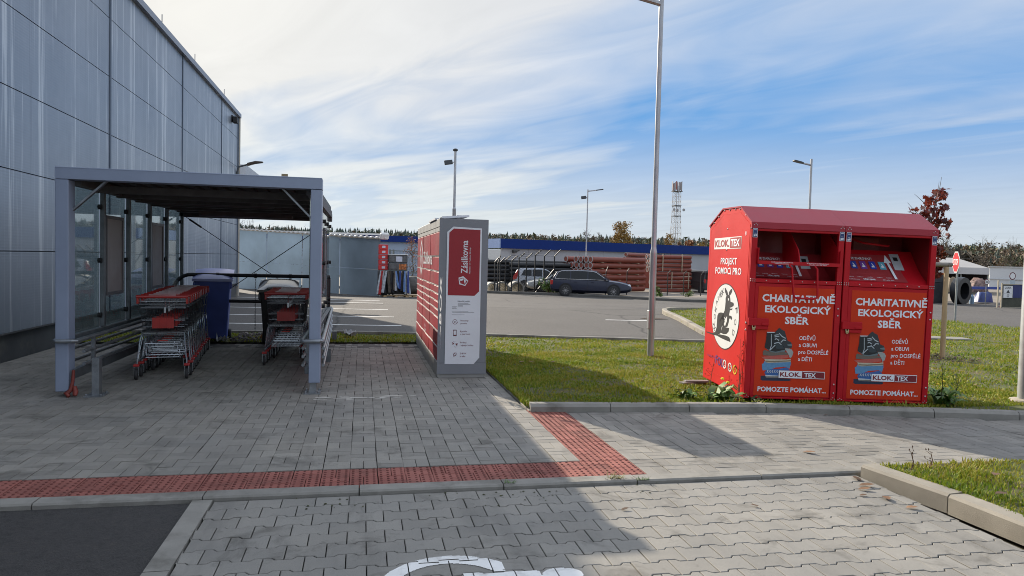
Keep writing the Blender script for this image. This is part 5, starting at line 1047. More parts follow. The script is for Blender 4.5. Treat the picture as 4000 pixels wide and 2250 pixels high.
def tuft(name,label,x,y,n,L,m,seed,zb=0.0):
    rg=np.random.RandomState(seed); q=MB()
    for i in range(n):
        a=rg.uniform(0,6.28); l=L*rg.uniform(.5,1.1); ca,sa=math.cos(a),math.sin(a); ox=rg.normal(0,L*.45); w_=.004
        q.add([(x+ox-sa*w_,y+ca*w_,zb),(x+ox+sa*w_,y-ca*w_,zb),(x+ox+ca*l,y+sa*l,zb+l*rg.uniform(.3,.9))],[(0,1,2)])
    return tag(q.build(name,m),label,'plant')
DG=mat('dry_grass',(.22,.20,.06),.7,var=.35,island=.3)
tuft('grass_tuft','dry grass tuft growing at the kerb edge of the red tactile paving',1.86,5.05,60,.075,DG,21)
for i,(x,y,lb) in enumerate(((5.15,7.0,'green tuft in the kerb joint under the gap between the bins'),(6.05,6.78,'green tuft in the kerb joint below the right bin'),(1.05,5.03,'moss tuft on the flush kerb left of the tactile corner'),(2.05,5.0,'small tuft below the tactile corner'))): tuft('grass_tuft',lb,x,y,26,.05,GL,30+i,.0)
for i,(x,y,h_,lb) in enumerate(((4.12,4.78,.16,'thin upright dry stem near the tip of the corner lawn'),(4.35,4.85,.13,'short dry stem at the back edge of the corner lawn'),(5.75,4.9,.26,'tall dry stem at the back edge of the corner lawn'))): stalk('dry_weed',lb,x,y,h_,DRY,40+i,4,.05)
# fallen leaves and crumbs of moss
rs=np.random.RandomState(4); q=MB()
def fl(x,y,z,s_):
    a=rs.uniform(0,6.28); tl=rs.uniform(-.5,.5); pts=[(-1,0),(-.45,.42),(.2,.5),(.7,.25),(1,0),(.6,-.3),(.1,-.45),(-.5,-.35)]
    q.add([(x+s_*(u_*math.cos(a)-v_*math.sin(a)),y+s_*(u_*math.sin(a)+v_*math.cos(a)),z+.006+s_*.35*abs(v_)+s_*.2*max(0,u_)*(1+tl)) for u_,v_ in pts],[tuple(range(8))])
for x,y,s_ in ((3.68,4.70,.06),(3.60,4.62,.05),(3.62,4.42,.055),(3.66,4.22,.045),(3.72,4.86,.05),(3.9,3.4,.05),(3.77,5.55,.055),(5.1,5.02,.06),(3.5,4.5,.03),(1.7,4.45,.03),(2.6,4.4,.03),(4.9,6.95,.03)): fl(x,y,.0 if y>5 else -.018,s_)
for x,y in ((5.2,4.3),(4.6,4.5),(4.9,3.9),(5.6,4.7),(4.25,4.1)): fl(x,y,.09,.06)
for i in range(40): fl(rs.uniform(2.2,12),rs.uniform(7.8,13),.06,.05)
for i in range(24): fl(rs.uniform(8,13),rs.uniform(8,12),.07,.06)
tag(q.build('leaf_litter',mat('dry_leaf',(.15,.08,.04),.7,var=.45,vs=6,island=.5)),kind='stuff',label='dry brown leaves scattered on paving and lawn',cat='leaves')
q=MB()
for i in range(46):
    x=rs.choice([-.1,.6,.9,1.0,1.15,1.3,2.0,-.3])+rs.normal(0,.08); y=rs.choice([4.93,4.80,4.78,4.6,4.9])+rs.normal(0,.04); s_=rs.uniform(.004,.011)
    q.add([(x+s_*math.cos(k*1.26),y+s_*math.sin(k*1.26),-.017) for k in range(5)]+[(x,y,-.017+s_*.5)],[(k,(k+1)%5,5) for k in range(5)])
tag(q.build('moss_crumbs',mat('moss',(.05,.055,.02),.95,var=.4,island=.4)),kind='stuff',label='crumbs of moss and soil along the kerb joint',cat='moss')
q=MB()
for i in range(26):
    x,y=rs.uniform(-.6,.6),8.35+rs.normal(0,.05); a,b_=rs.uniform(.02,.10),rs.uniform(.01,.03); q.add([(x+a*math.cos(k*.7)*rs.uniform(.7,1.2),y+b_*math.sin(k*.7),.0028+i*.00004) for k in range(9)],[tuple(range(9))])
tag(q.build('lime_stains',mat('lime_stain',(.52,.50,.45),.8,var=.2)),kind='stuff',label='pale lime stains on the paving by the right shelter post',cat='stain')
# ---------------------------------------------------------------- background: yard, cars, stores
YG=-.62
STEEL=mat('galvanised_sheet',(.42,.52,.60),.33,.6,var=.22,vs=.35); WROOF=mat('white_sheet_roof',(.78,.78,.77),.4,var=.05)
sd_=thing('storage_shed','low storage shed of galvanised sheets with a white corrugated roof edge','shed',(0,0,0))
a=Vector((-7.9,48.1,0)); b=Vector((.93,40.77,0)); d=(b-a).normalized(); n_=Vector((-.19,.98,0)); Ls=(b-a).length
hA,hB=3.05,2.54
k=4; 
for i in range(k):
    f0,f1=i/k,(i+1)/k
    for j,(u0,u1) in enumerate(((0,.47),(.47,1))):
        q=MB(); vs=[]
        for f in (f0+.003,f1-.003):
            p=a+d*Ls*f; h_=hA+(hB-hA)*f
            for off in (0,.05): 
                for u_ in (u0,u1-.004): vs.append((p.x+n_.x*off,p.y+n_.y*off,YG+(h_-YG)*u_))
        q.add(vs,[(0,4,5,1),(2,3,7,6),(0,1,3,2),(4,6,7,5),(1,5,7,3),(0,2,6,4)]); q.build('wall_sheet',STEEL,sd_)
q=MB(); p0=b; q.add([(b.x,b.y,YG),(b.x+n_.x*4,b.y+n_.y*4,YG),(b.x+n_.x*4,b.y+n_.y*4,hB-.15),(b.x,b.y,hB)],[(0,1,2,3)]); q.build('end_wall',STEEL,sd_)
q=MB(); nn=64
for i in range(nn):
    f0,f1=i/nn,(i+1)/nn; z0=.06+.07*(i%2); z1=.06+.07*((i+1)%2)
    p,r_=a+d*(Ls+.3)*f0,a+d*(Ls+.3)*f1; h0,h1=hA+(hB-hA)*f0,hA+(hB-hA)*f1; o=n_*-.35
    q.add([(p.x+o.x,p.y+o.y,h0+z0-.07),(r_.x+o.x,r_.y+o.y,h1+z1-.07),(r_.x+o.x,r_.y+o.y,h1+z1),(p.x+o.x,p.y+o.y,h0+z0),(p.x+n_.x*4,p.y+n_.y*4,h0+z0-.12),(r_.x+n_.x*4,r_.y+n_.y*4,h1+z1-.12)],[(0,1,2,3),(3,2,5,4)])
q.build('roof',WROOF,sd_)
q=MB(); q.box(-.15,.35,-.1,.1,-.12,.25,TM((b.x+.1,b.y-.4,hB+.1),.3,.4)); tag(q.build('loose_flashing',WROOF,bev=.05),'loose white flashing piece at the right end of the shed roof','flashing')
# goods beside the shed
WOODP=mat('pallet_wood',(.42,.29,.15),.8,var=.25,vs=5); CR=mat('crate_red',(.55,.03,.03),.45,var=.15,vs=6,island=.2); FILM=mat('wrapped_goods',(.10,.10,.105),.35,var=.6,vs=5); PAPER=mat('paper_label',(.66,.67,.76),.6); CAGE=mat('cage_steel',(.20,.22,.21),.5,.5,var=.2)
def pallet(label,x,y,w=1.25,z=YG):
    t=thing('pallet',label,'pallet',(x,y,z),.1)
    q=MB()
    for i in range(3): q.box(-w/2,w/2,-.4+i*.33,-.28+i*.33,.10,.125)
    q.build('deck',WOODP,t)
    for i in range(3):
        q=MB(); q.box(-w/2+i*(w-.16)/2,-w/2+i*(w-.16)/2+.16,-.4,.4,.0,.10); q.build('block',WOODP,t)
    return t
pallet('pale wooden pallet carrying the rack of hanging garments',1.75,40.0,1.35); pallet('wooden pallet half hidden by the parcel locker',2.75,40.5,.9)
gr=thing('garment_rack','wire rack of hanging used clothes standing on a pallet beside the shed','clothes rack',(1.65,40.05,YG+.125),.08)
q=MB()
for x in (-.75,.75):
    for y in (-.35,.35): q.tube([(x,y,0),(x,y,1.33)],.02,5)
q.tube([(-.75,-.35,1.33),(.75,-.35,1.33),(.75,.35,1.33),(-.75,.35,1.33)],.02,5,True); q.build('frame',CAGE,gr)
rs=np.random.RandomState(17)
cols=[(.10,.08,.06),(.35,.38,.45),(.03,.03,.035),(.09,.075,.06),(.45,.48,.52),(.05,.08,.30),(.40,.03,.03),(.12,.10,.08),(.14,.25,.50),(.5,.5,.52),(.025,.025,.03)]
for i in range(26):
    x=-.74+i*.058+rs.normal(0,.01); w_=rs.uniform(.05,.11); z0=rs.uniform(.03,.5); q=MB(); y=-.40-rs.uniform(0,.1); sk=rs.normal(0,.05)
    q.add([(x-w_*.5,y,1.32),(x+w_*.5,y,1.33),(x+w_*.7+sk,y-.03,.75),(x+w_*.9+sk*2,y,z0),(x-w_*.5+sk*2,y-.01,z0+rs.uniform(-.05,.1)),(x-w_*.7+sk,y-.03,.75)],[(0,1,2,5),(5,2,3,4)])
    q.add([(x-w_*.5,y+.05,1.32),(x+w_*.5,y+.05,1.33),(x+w_*.9+sk*2,y+.05,z0),(x-w_*.5+sk*2,y+.05,z0)],[(3,2,1,0)])
    c=cols[rs.randint(len(cols))]; q.build('garment',mat('cloth_%d_%d_%d'%tuple(int(v*100) for v in c),c,.85,var=.3,vs=9),gr)
q=MB(); q.box(-.72,.72,-.3,.34,.05,1.2); q.build('garment_bulk',mat('cloth_dark',(.02,.02,.02),.9),gr)
for i,(z,lb) in enumerate(((.86,'lowest'),(1.14,'second from the bottom'),(1.42,'middle'),(1.70,'second from the top'),(1.97,'topmost, sunlit'))):
    t=thing('plastic_crate',f'red plastic crate, {lb} in the stack beside the shed','crate',(1.08,40.25,z),.05,'red crates stacked beside the shed')
    q=MB(); q.box(-.25,.25,-.2,.2,0,.265); q.build('body',CR,t,bev=.02); q=MB(); q.box(-.08,.10,-.206,-.2,.08,.2); q.build('crate_label',PAPER,t)
q=MB(); q.box(.8,1.33,40.05,40.5,YG+.1,.855); tag(q.build('dark_box',FILM,bev=.03),'dark wrapped box under the stack of red crates','box')
for z,h_,lb in ((.86,.40,'lower carton wrapped in dark film with orange print, on top of the garment rack'),(1.27,.42,'upper carton wrapped in dark film with a white paper label, under a white sheet')):
    t=thing('wrapped_carton',lb,'carton',(1.86,40.15,z),.04)
    q=MB(); q.box(-.51,.51,-.3,.3,0,h_); q.build('body',FILM,t,bev=.03)
    q=MB()
    if z<1: q.box(.05,.45,-.308,-.302,.05,.34); q.build('printed_panel',mat('orange_print_far',(.45,.14,.04),.5,var=.8,vs=9),t)
    else: q.box(-.12,.22,-.308,-.302,.06,.34); q.build('paper_label',PAPER,t); q=MB(); q.box(-.54,.54,-.33,.33,h_,h_+.04); q.build('cover_sheet',WROOF,t,bev=.015)
cg=thing('mesh_cage','grey steel mesh cage behind the wrapped cartons','cage',(2.5,42,YG))
q=MB()
for x in (-1.0,-.8,.75,.95): q.box(x-.05,x+.05,-.05,.05,0,2.62)
for z in (.3,1.3,1.36,2.1,2.55): q.beam((-1,0,z),(1,0,z),.04)
for i in range(22): q.beam((-.9+i*.085,0,.3),(-.9+i*.085,0,2.55),.008)
for i in range(26): q.beam((-1,0,.4+i*.085),(1,0,.4+i*.085),.008)
q.build('frame',CAGE,cg)
q=MB(); q.lathe([(.0,-.6),(.45,-.58),(.5,-.4),(.5,.4),(.45,.58),(.0,.6)],16,TM((2.95,40.6,.05),.3,0,math.pi/2)); tag(q.build('bulk_bag',mat('bag_dark',(.12,.11,.10),.7,var=.7,vs=2),smooth=40),'large dark rolled bag with a pale end, next to the garment rack','bag')
# far stores with blue fascia
BWALL=mat('store_wall_panel',(.36,.375,.40),.55,var=.06,vs=.4); BFAS=mat('blue_fascia',(.004,.026,.16),.6,spec=.2,var=.06,vs=.5); BFL=mat('blue_fascia_sunlit_end',(.20,.28,.48),.4,var=.05); BFR=mat('sunlit_return',(.62,.62,.60),.5,var=.05)  # BFL: lighter copy of the fascia blue, sunlight put into the colour
st=thing('blue_store','long low store building with pale panel walls and a deep dark blue fascia','building',(0,0,0))
A=Vector((13.1,70,0)); B=Vector((60,84.3,0)); d=(B-A).normalized(); n_=Vector((-d.y,d.x,0)); LL=(B-A).length
Mw=FR((A.x,A.y,0),d,(0,0,1))      # local x along, y up, z towards camera
q=MB()
for i in range(16): q.box(.25+i*3.05,.25+i*3.05+3.03,-1.6,2.66,-.3,-.22,Mw)
q.build('wall_panel',BWALL,st)
q=MB(); q.box(.3,LL-.3,-1.6,2.6,-12,-.31,Mw); q.build('wall',BWALL,st)
q=MB(); q.box(0,LL,2.66,3.60,-.25,.1,Mw); q.build('fascia',BFAS,st)
q=MB(); q.box(-.12,-.005,2.66,3.60,-9,.1,Mw); q.build('fascia_end',BFL,st)
q=MB(); q.box(.1,LL-.1,3.4,3.5,-12,-.26,Mw); q.build('roof',BFAS,st)
for x,nm in ((17.9,0),):
    q=MB(); q.tube([(x,2.66,-.05),(x-.1,2.45,-.1),(x-.35,2.35,-.14),(x-.35,-1.0,-.14)],.06,6,M=Mw); q.build('downpipe',mat('pipe_grey',(.42,.43,.45),.5),st,40)
for x in (1.6,20.0,):
    q=MB(); q.box(x-.18,x+.18,2.25,2.5,-.15,.15,Mw); q.beam((x-.1,2.3,.0),(x+.4,2.5,.3),.1,M=Mw); q.build('wall_light',HEAD,st)
s2=thing('far_store','far low store with a blue fascia and white roof trim behind the shed','building',(0,0,0))
q=MB(); q.box(-16,9.5,86,100,-1.5,3.3); q.build('wall',mat('pale_blue_wall',(.30,.37,.47),.6,var=.08,vs=.4),s2); q=MB(); q.box(-16.3,9.8,85.6,100.4,3.3,4.0); q.build('fascia',BFAS,s2); q=MB(); q.box(-16.4,1.9,85.5,86.5,4.0,4.2); q.box(7.0,9.9,85.5,86.5,4.0,4.15); q.build('roof_trim',WROOF,s2)
tr=thing('white_trailer','white box trailer parked at the left end of the blue store','trailer',(10.3,61.5,YG-.3),.0)
q=MB(); q.box(-2.6,1.25,0,5,.9,3.35); q.build('body',mat('trailer_white',(.66,.66,.63),.5,var=.06),tr,bev=.04)
q=MB(); q.beam((-.2,-.03,3.2),(.8,-.03,1.4),.06); q.box(-2.4,1.1,.2,4.8,.6,.88); q.box(-2.6,1.25,-.02,.0,2.2,2.26); q.build('frame',mat('trailer_frame',(.16,.16,.17),.6),tr)
for x in (-1.2,.6):
    q=MB(); q.lathe([(.2,-.12),(.45,-.12),(.48,0),(.45,.12),(.2,.12)],16,TM((x,.3,.48),0,math.pi/2)); q.build('wheel',TYRE,tr,40)
# palisade fence posts with cranked tops and mesh
FEN=mat('black_fence_steel',(.012,.013,.015),.5,.3)
fpos=[(8.6,1.34,8.77,1.83),(8.4,1.41,8.65,1.67),(8.75,1.4,9.07,1.69),(9.11,1.53,9.45,1.85),(9.52,1.51,9.89,1.84),(9.99,1.7,10.39,2.04),(10.5,1.68,10.89,2.05),(11.07,1.89,11.49,2.26),(11.69,1.87,12.13,2.27),(12.38,1.86,12.82,2.32)]
fe=thing('yard_fence','black mesh fence with cranked barbed-wire tops in front of the black pipes','fence',(0,46.6,0))
for x,zt,xe,ze in fpos:
    q=MB(); q.beam((x,0,YG-.1),(x,0,zt),.07); q.beam((x,0,zt),(xe,.05,ze),.06); q.build('post',FEN,fe)
q=MB()
for (x0,z0,e0,f0),(x1,z1,e1,f1) in zip(fpos[2:],fpos[3:]):
    for f in (.0,.33,.66,1.0): q.tube([(x0+(e0-x0)*f,.02,z0+(f0-z0)*f),(x1+(e1-x1)*f,.02,z1+(f1-z1)*f)],.009,3)
q.build('barbed_wire',FEN,fe)
q=MB(); 
for i in range(44):
    x0=8.7+i*.085
    for s_ in (-1,1):
        xa,xb=x0,x0+s_*1.6; za,zb=YG,1.3
        if xb>12.4: f=(12.4-x0)/(xb-x0); xb=12.4; zb=za+(zb-za)*f
        if xb<8.7: f=(8.7-x0)/(xb-x0); xb=8.7; zb=za+(zb-za)*f
        if abs(xb-xa)>.02: q.tube([(xa,0,za),(xb,0,zb)],.006,3,caps=False)
q.build('mesh',FEN,fe)
q=MB(); q.beam((11.0,-.3,YG),(12.36,0,1.0),.06); q.beam((11.9,.2,YG),(12.36,0,.95),.04); q.build('brace',FEN,fe)
fe2=thing('pipe_yard_fence','thin black cranked fence posts standing in front of the orange pipes','fence',(0,47,0))
for x,zt,xe,ze in ((16.02,.93,16.18,1.26),(17.51,.96,17.69,1.19),(20.45,.88,20.66,1.09),(21.63,.88,21.87,1.09),(22.91,.82,23.14,1.07)):
    q=MB(); q.beam((x,-.25,YG),(x,-.25,zt),.05); q.beam((x,-.25,zt),(xe,-.2,ze),.045); q.build('post',FEN,fe2)
# pipes
ORP=mat('orange_pipe_plastic',(.215,.046,.026),.45,var=.10,vs=1.2,island=.1); SOC=mat('grey_socket',(.34,.34,.335),.55,var=.1); BPI=mat('black_pipe_plastic',(.014,.015,.017),.4,var=.3,vs=3); SPACER=mat('spacer_wood',(.45,.36,.25),.8)
def pipe(r,L,sock=True):
    t=thing('sewer_pipe','orange plastic sewer pipe','pipe',(0,0,0))
    q=MB(); ro=r; q.lathe([(r*.88,.02),(r*.88,L),(r,L),(r,.30),(r*1.12,.24),(r*1.12,.0)] if sock else [(r*.88,.02),(r*.88,L),(r,L),(r,.0)],16,TM((0,0,0),0,0,math.pi/2)); q.build('barrel',ORP,t,40)
    q=MB(); q.lathe([(r*1.125,.02),(r*1.15,-.02),(r*.92,-.02),(r*.86,.25)],16,TM((0,0,0),0,0,math.pi/2)); q.build('socket',SOC,t,40)
    return t
rz=R(27); p1=pipe(.20,5.7); cnt=0; ax=Vector((math.cos(rz),math.sin(rz),0)); pp=Vector((-ax.y,ax.x,0)); base=Vector((15.95,50,0))
def lay(proto,pos,rz,label,group,first):
    o=proto if first else dup(proto); o.location=pos; o.rotation_euler=(0,0,rz); o['label']=label; o['group']=group
for lyr in range(6):
    for row in range(6):
        if row>0 and lyr<3: continue
        if row in(4,) and lyr==5: continue
        z=YG+.22+lyr*.425; po=base+pp*row*.50+ax*random.gauss(0,.06); lay(p1,(po.x,po.y,z),rz,'orange sewer pipe with pale grey socket in the left pipe stack','orange pipes in the left stack',cnt==0); cnt+=1
for i,lyr in enumerate(range(1,6)):
    q=MB(); 
    for f in (.18,.5,.85):
        po=base+ax*5.7*f; q.box(-.06,.06,-.25,2.3,0,.045,TM((po.x,po.y,YG+.22+lyr*.425-.235),rz))
    tag(q.build('spacer_battens',SPACER),'pale timber battens between the pipe layers of the left stack','battens','battens in the left pipe stack')
p2=pipe(.155,3.4); cnt=0; rz2=R(3); ax=Vector((math.cos(rz2),math.sin(rz2),0)); pp=Vector((-ax.y,ax.x,0)); base=Vector((21.75,53,0))
for lyr in range(9):
    for row in range(3 if lyr>4 else 1):
        po=base+pp*(row*.36)+ax*(random.gauss(0,.03)+(.12 if lyr in(1,3) else 0)); lay(p2,(po.x,po.y,YG-.1+.17+lyr*.325),rz2,'narrow orange sewer pipe in the strapped right pipe stack','orange pipes in the right stack',cnt==0); cnt+=1
for lyr in range(3):
    for row in range(5):
        lay(p2,(22.3+row*.42-lyr%2*.1,60+row*.5,2.25-lyr*.34),R(38),'orange sewer pipe with grey socket high behind the lamp post','orange pipes behind the lamp post',False)
q=MB(); q.box(21.9,25.4,60,64,YG-.2,1.4); tag(q.build('pipe_bundle',ORP,bev=.1),'rust red lower bundle behind the lamp post carrying the high pipes','pipe bundle')
for x,z0,z1 in ((.92,.95,2.3),(2.55,.95,2.3),(.1,-.4,.93),(1.72,-.4,.93),(3.15,-.4,.93)):
    q=MB(); q.box(x-.03,x+.03,-.23,-.18,z0,z1,TM((21.75,53,0),rz2)); tag(q.build('strap',SPACER),'pale upright strap across the '+('upper' if z0>0 else 'lower')+' bundle of the right pipe stack','strap','straps on the '+('upper' if z0>0 else 'lower')+' right bundle')
bp=thing('black_pipe','long black plastic pipe','pipe',(0,0,0)); q=MB(); q.lathe([(.12,0),(.12,6.4),(.155,6.4),(.155,0),(.12,0)],12,TM((0,0,0),0,0,math.pi/2)); q.build('barrel',BPI,bp,40)
cnt=0
for lyr in range(8):
    for row in range(2): lay(bp,(8.9 if lyr>4 else 8.7,52.5+row*.35,YG-.15+lyr*.31),R(2),'long black plastic pipe in the stack behind the yard fence','black pipes behind the fence',cnt==0); cnt+=1
for i in range(3): lay(bp,(10.4,51.8,.62+i*.31),R(2),'black plastic pipe of the bundle jutting out to the right behind the fence','black pipes jutting to the right',False)
RINGM=mat('pale_concrete_ring',(.52,.50,.45),.85,var=.15,vs=2)
for x,y,r_,rz_,lb in ((8.3,47.4,.45,.2,'leftmost, beside the parcel locker'),(9.0,47.2,.48,-.1,'second from the left, its dark hollow facing out'),(9.95,47.3,.5,.15,'third from the left, leaning by the silver hatchback')):
    q=MB(); q.lathe([(r_*.8,-.35),(r_*.8,.35),(r_,.35),(r_,-.35),(r_*.8,-.35)],20,TM((x,y,YG+r_*.55),rz_,math.pi/2)); tag(q.build('concrete_ring',RINGM,smooth=40),f'pale concrete ring behind the fence, {lb}','concrete ring','concrete rings')
def bush(name,label,x,y,z,rx,ry,rz_,n,s_,m,seed,stem=None):
    rg=np.random.RandomState(seed); t=thing(name,label,'bush',(x,y,z)); q=MB()
    for i in range(9): leafy(q,(rg.normal(0,rx*.5),rg.normal(0,ry*.5),abs(rg.normal(rz_*.6,rz_*.3))),(rx*.5,ry*.5,rz_*.4),n//9,s_,rg)
    q.build('foliage',m,t)
    q=MB()
    for i in range(7): a=rg.uniform(0,6.28); q.tube([(0,0,0),(rx*.5*math.cos(a),ry*.5*math.sin(a),rz_)],[.03,.01],4)
    q.build('stems',DRY,t); return t
BUSHM=mat('bush_green',(.10,.17,.03),.6,var=.3,vs=4,island=.45)
bush('bush','bright green bush at the foot of the yard fence by the dark estate car',11.9,46.2,YG,.62,.35,.75,900,.06,BUSHM,3)
bush('bush','pale green weedy bush at the kerb below the right pipe stack',19.3,45.3,YG,.35,.25,.45,300,.06,BUSHM,4)
bush('bush','small green weed at the kerb right of the pipe stack',21.5,45.6,YG,.4,.2,.25,200,.05,BUSHM,5)
stalk('dry_weed','tall pale weed in front of the right pipe stack',19.05,45.4,1.25,mat('pale_weed',(.25,.22,.08),.8),71,30,YG)
# cars
GLS=mat('car_glass',(.008,.010,.012),.12,0,var=.1,spec=.35); TAIL=mat('tail_light_red',(.42,.02,.02),.2,coat=.5); HL=mat('headlight',(.6,.64,.68),.15,coat=.6); RIM=mat('alloy_rim',(.45,.46,.47),.3,.8); BLKT=mat('black_trim',(.01,.01,.011),.5)
def car(label,x,y,rz,col,kind='estate',sc=1.0,chrome=False):
    t=thing('parked_car',label,'car',(x,y,tz(x,y)-.005),rz,'cars parked along the yard fence'); t.scale=(sc,sc,sc*1.07)
    paint=mat('paint_'+kind+str(int(col[2]*1000)),col,.30,.15,var=.04,coat=.25,spec=.4)
    stn=[(-2.40,.70,.42,.70),(-2.34,.82,.30,.88),(-2.1,.87,.24,.94),(-1.45,.895,.22,.945),(-.2,.90,.20,.93),(.9,.90,.20,.905),(1.25,.895,.21,.88),(1.75,.88,.23,.82),(2.15,.84,.27,.73),(2.36,.74,.34,.62),(2.42,.60,.40,.54)]
    if kind=='hatch': stn=[(a*.86,b,c,d_+.04) for a,b,c,d_ in stn]
    prof=lambda w,zb,zt:[(-w*.80,zb),(-w,zb+.14),(-w*1.0,zb+(zt-zb)*.62),(-w*.95,zt-.03),(-w*.80,zt),(0,zt+.025),(w*.80,zt),(w*.95,zt-.03),(w,zb+(zt-zb)*.62),(w,zb+.14),(w*.80,zb)]
    vs=[];k=11
    for X,w,zb,zt in stn: vs+=[(X,yy,z) for yy,z in prof(w,zb,zt)]
    q=MB(); fs=[(i*k+j,(i+1)*k+j,(i+1)*k+(j+1)%k,i*k+(j+1)%k) for i in range(len(stn)-1) for j in range(k)]; fs+=[tuple(range(k)),tuple((len(stn)-1)*k+j for j in range(k-1,-1,-1))]
    q.add(vs,fs); bd=q.build('body',paint,t,35)
    if kind=='estate': gh=[(-2.28,.93),(-2.0,1.36),(-1.7,1.42),(-.6,1.455),(.0,1.44),(.28,1.40),(1.12,.90)]
    else: gh=[(-2.02,.96),(-1.78,1.40),(-1.5,1.48),(-.4,1.52),(.1,1.49),(.35,1.42),(1.18,.92)]
    wl,wu=.84,.63; wz=lambda z:wl+(wu-wl)*(z-.93)/(1.44-.93)
    q=MB(); m=len(gh); q.add([(X,s_*wz(z),z) for s_ in (-1,1) for X,z in gh],[tuple(range(m-1,-1,-1)),tuple(range(m,2*m))]+[(i,(i+1)%m,m+(i+1)%m,m+i) for i in range(m)])
    rf=q.build('roof',paint,t,30,.03)
    def sidewin(pts,nm,mm,d=.006):
        for s_ in (-1,1):
            q=MB(); q.add([(X,s_*(wz(z)+d),z) for X,z in (pts if s_<0 else pts[::-1])],[tuple(range(len(pts)))]); q.build(nm,mm,t)
    if kind=='estate': wins=[[(-2.08,.97),(-1.20,.965),(-1.20,1.375),(-1.72,1.365),(-1.90,1.30)],[(-1.15,.965),(-.18,.96),(-.18,1.39),(-1.15,1.378)],[(-.13,.96),(.92,.945),(.30,1.33),(.12,1.375),(-.13,1.388)]]
    else: wins=[[(-1.5,1.02),(-.75,.99),(-.75,1.42),(-1.3,1.38)],[(-.70,.985),(.0,.975),(.0,1.44),(-.70,1.42)],[(.05,.975),(.98,.96),(.36,1.37),(.05,1.43)]]
    for w_ in wins: sidewin(w_,'side_window',GLS)
    for nm,(xa,za),(xb,zb_) in (('windscreen',(1.06,.945),(.32,1.385) if kind=='estate' else (.40,1.40)),('rear_window',(gh[0][0]+.04,1.0),(gh[1][0]-.02,1.33))):
        o=.022 if nm=='windscreen' else -.022
        q=MB(); q.add([(xa+o,-wz(za)*.92,za+.02),(xa+o,wz(za)*.92,za+.02),(xb+o,wz(zb_)*.90,zb_+.02),(xb+o,-wz(zb_)*.90,zb_+.02)],[(0,1,2,3)]); q.build(nm,GLS,t)
    if chrome:
        for s_ in (-1,1):
            q=MB(); q.beam((-2.1,s_*.862,.955),(1.0,s_*.858,.93),.012,.022); arc=[(-2.1,.965),(-1.92,1.31),(-1.72,1.385),(-.5,1.415),(.12,1.395),(.34,1.34),(.98,.94)]; q.tube([(X,s_*(wz(z)+.012),z) for X,z in arc],.012,4); q.build('chrome_trim',mat('bright_chrome',(.75,.76,.78),.3,.5),t)
    f=.86 if kind=='hatch' else 1
    for s_ in (-1,1):
        for X in (-1.45*f,1.38*f):
            q=MB(); q.lathe([(.0,-.05),(.395,-.05),(.395,.012),(.0,.012)],20,FR((X,s_*.893,.335),(1,0,0),(0,0,1)) if s_<0 else FR((X,s_*.893,.335),(-1,0,0),(0,0,1))); q.build('wheel_arch',BLKT,t)
            M_=FR((X,s_*.945,.315),(s_*-1,0,0),(0,0,1))
            q=MB(); q.lathe([(.21,-.12),(.30,-.12),(.318,-.05),(.315,.0),(.29,.012),(.215,.008)],24,M_); wh_=q.build('wheel',TYRE,t,40)
            q=MB(); q.lathe([(.0,-.04),(.215,-.03),(.22,.008),(.19,.002),(.185,-.03)],20,M_)
            for i in range(10):
                a=i*.628; q.beam((.04*math.cos(a),.04*math.sin(a),.0),(.2*math.cos(a),.2*math.sin(a),-.002),.018,.02,M_)
            q.lathe([(.05,-.02),(.05,.012),(.0,.016)],10,M_); q.build('rim',RIM,wh_,30)
        q=MB(); q.box(2.16*f,2.37*f,s_*.60-.13,s_*.60+.13,.58,.70); q.build('headlight',HL,t,bev=.04)
        q=MB(); q.box(-2.37*f,-2.2*f,s_*.735-.12,s_*.735+.12,.62,.88 if kind=='estate' else 1.25) if kind=='estate' else q.prism([(-2.07,.72),(-1.80,.80),(-1.62,1.36),(-1.78,1.36),(-2.05,.95)],s_*.845-.035,s_*.845+.035,FR((0,0,0),(1,0,0),(0,0,1))@Matrix.Scale(-1,4,(0,0,1))); q.build('tail_light',TAIL,t,bev=.02)
        q=MB(); q.box(.78,.95,s_*.93-.08,s_*.93+.08,.93,1.05); q.build('wing_mirror',paint,t,bev=.03)
        for X in (-.95,.05):
            q=MB(); q.box(X,X+.17,s_*.905-.012,s_*.905+.012,.78,.81); q.build('door_handle',paint,t)
        q=MB()
        for X in (-1.18,-.15,.95): q.box(X-.004,X+.004,s_*.904-.004,s_*.904+.004,.32,.90)
        q.build('door_gap',BLKT,t)
    return t
ca=math.atan2(42.71-43.76,15.33-12.46)
cc=Vector((12.46,43.76,0))+(Vector((15.33,42.71,0))-Vector((12.46,43.76,0))).normalized()*1.45
nrm_=Vector((-math.sin(ca),math.cos(ca),0))*.9
car('dark navy estate car with chrome window line parked sideways beyond the kerb',cc.x+nrm_.x,cc.y+nrm_.y,ca,(.018,.022,.045),'estate',1.05,True)
car('silver hatchback seen from its tail end behind the fence bars',12.55,50.6,R(-12),(.42,.45,.50),'hatch',1.0)
car('white-bonneted silver car facing left, behind the dark estate car',13.2,48.2,R(172),(.48,.50,.50),'estate',.95)
car('dark car with a pale roof half hidden behind the bonnet of the estate car',15.1,46.4,R(-20),(.05,.055,.07),'estate',.97)
van=thing('parked_van','dark van seen from behind, right of the pipe stacks','van',(26.2,51.5,YG-.1),R(5),'cars parked along the yard fence')
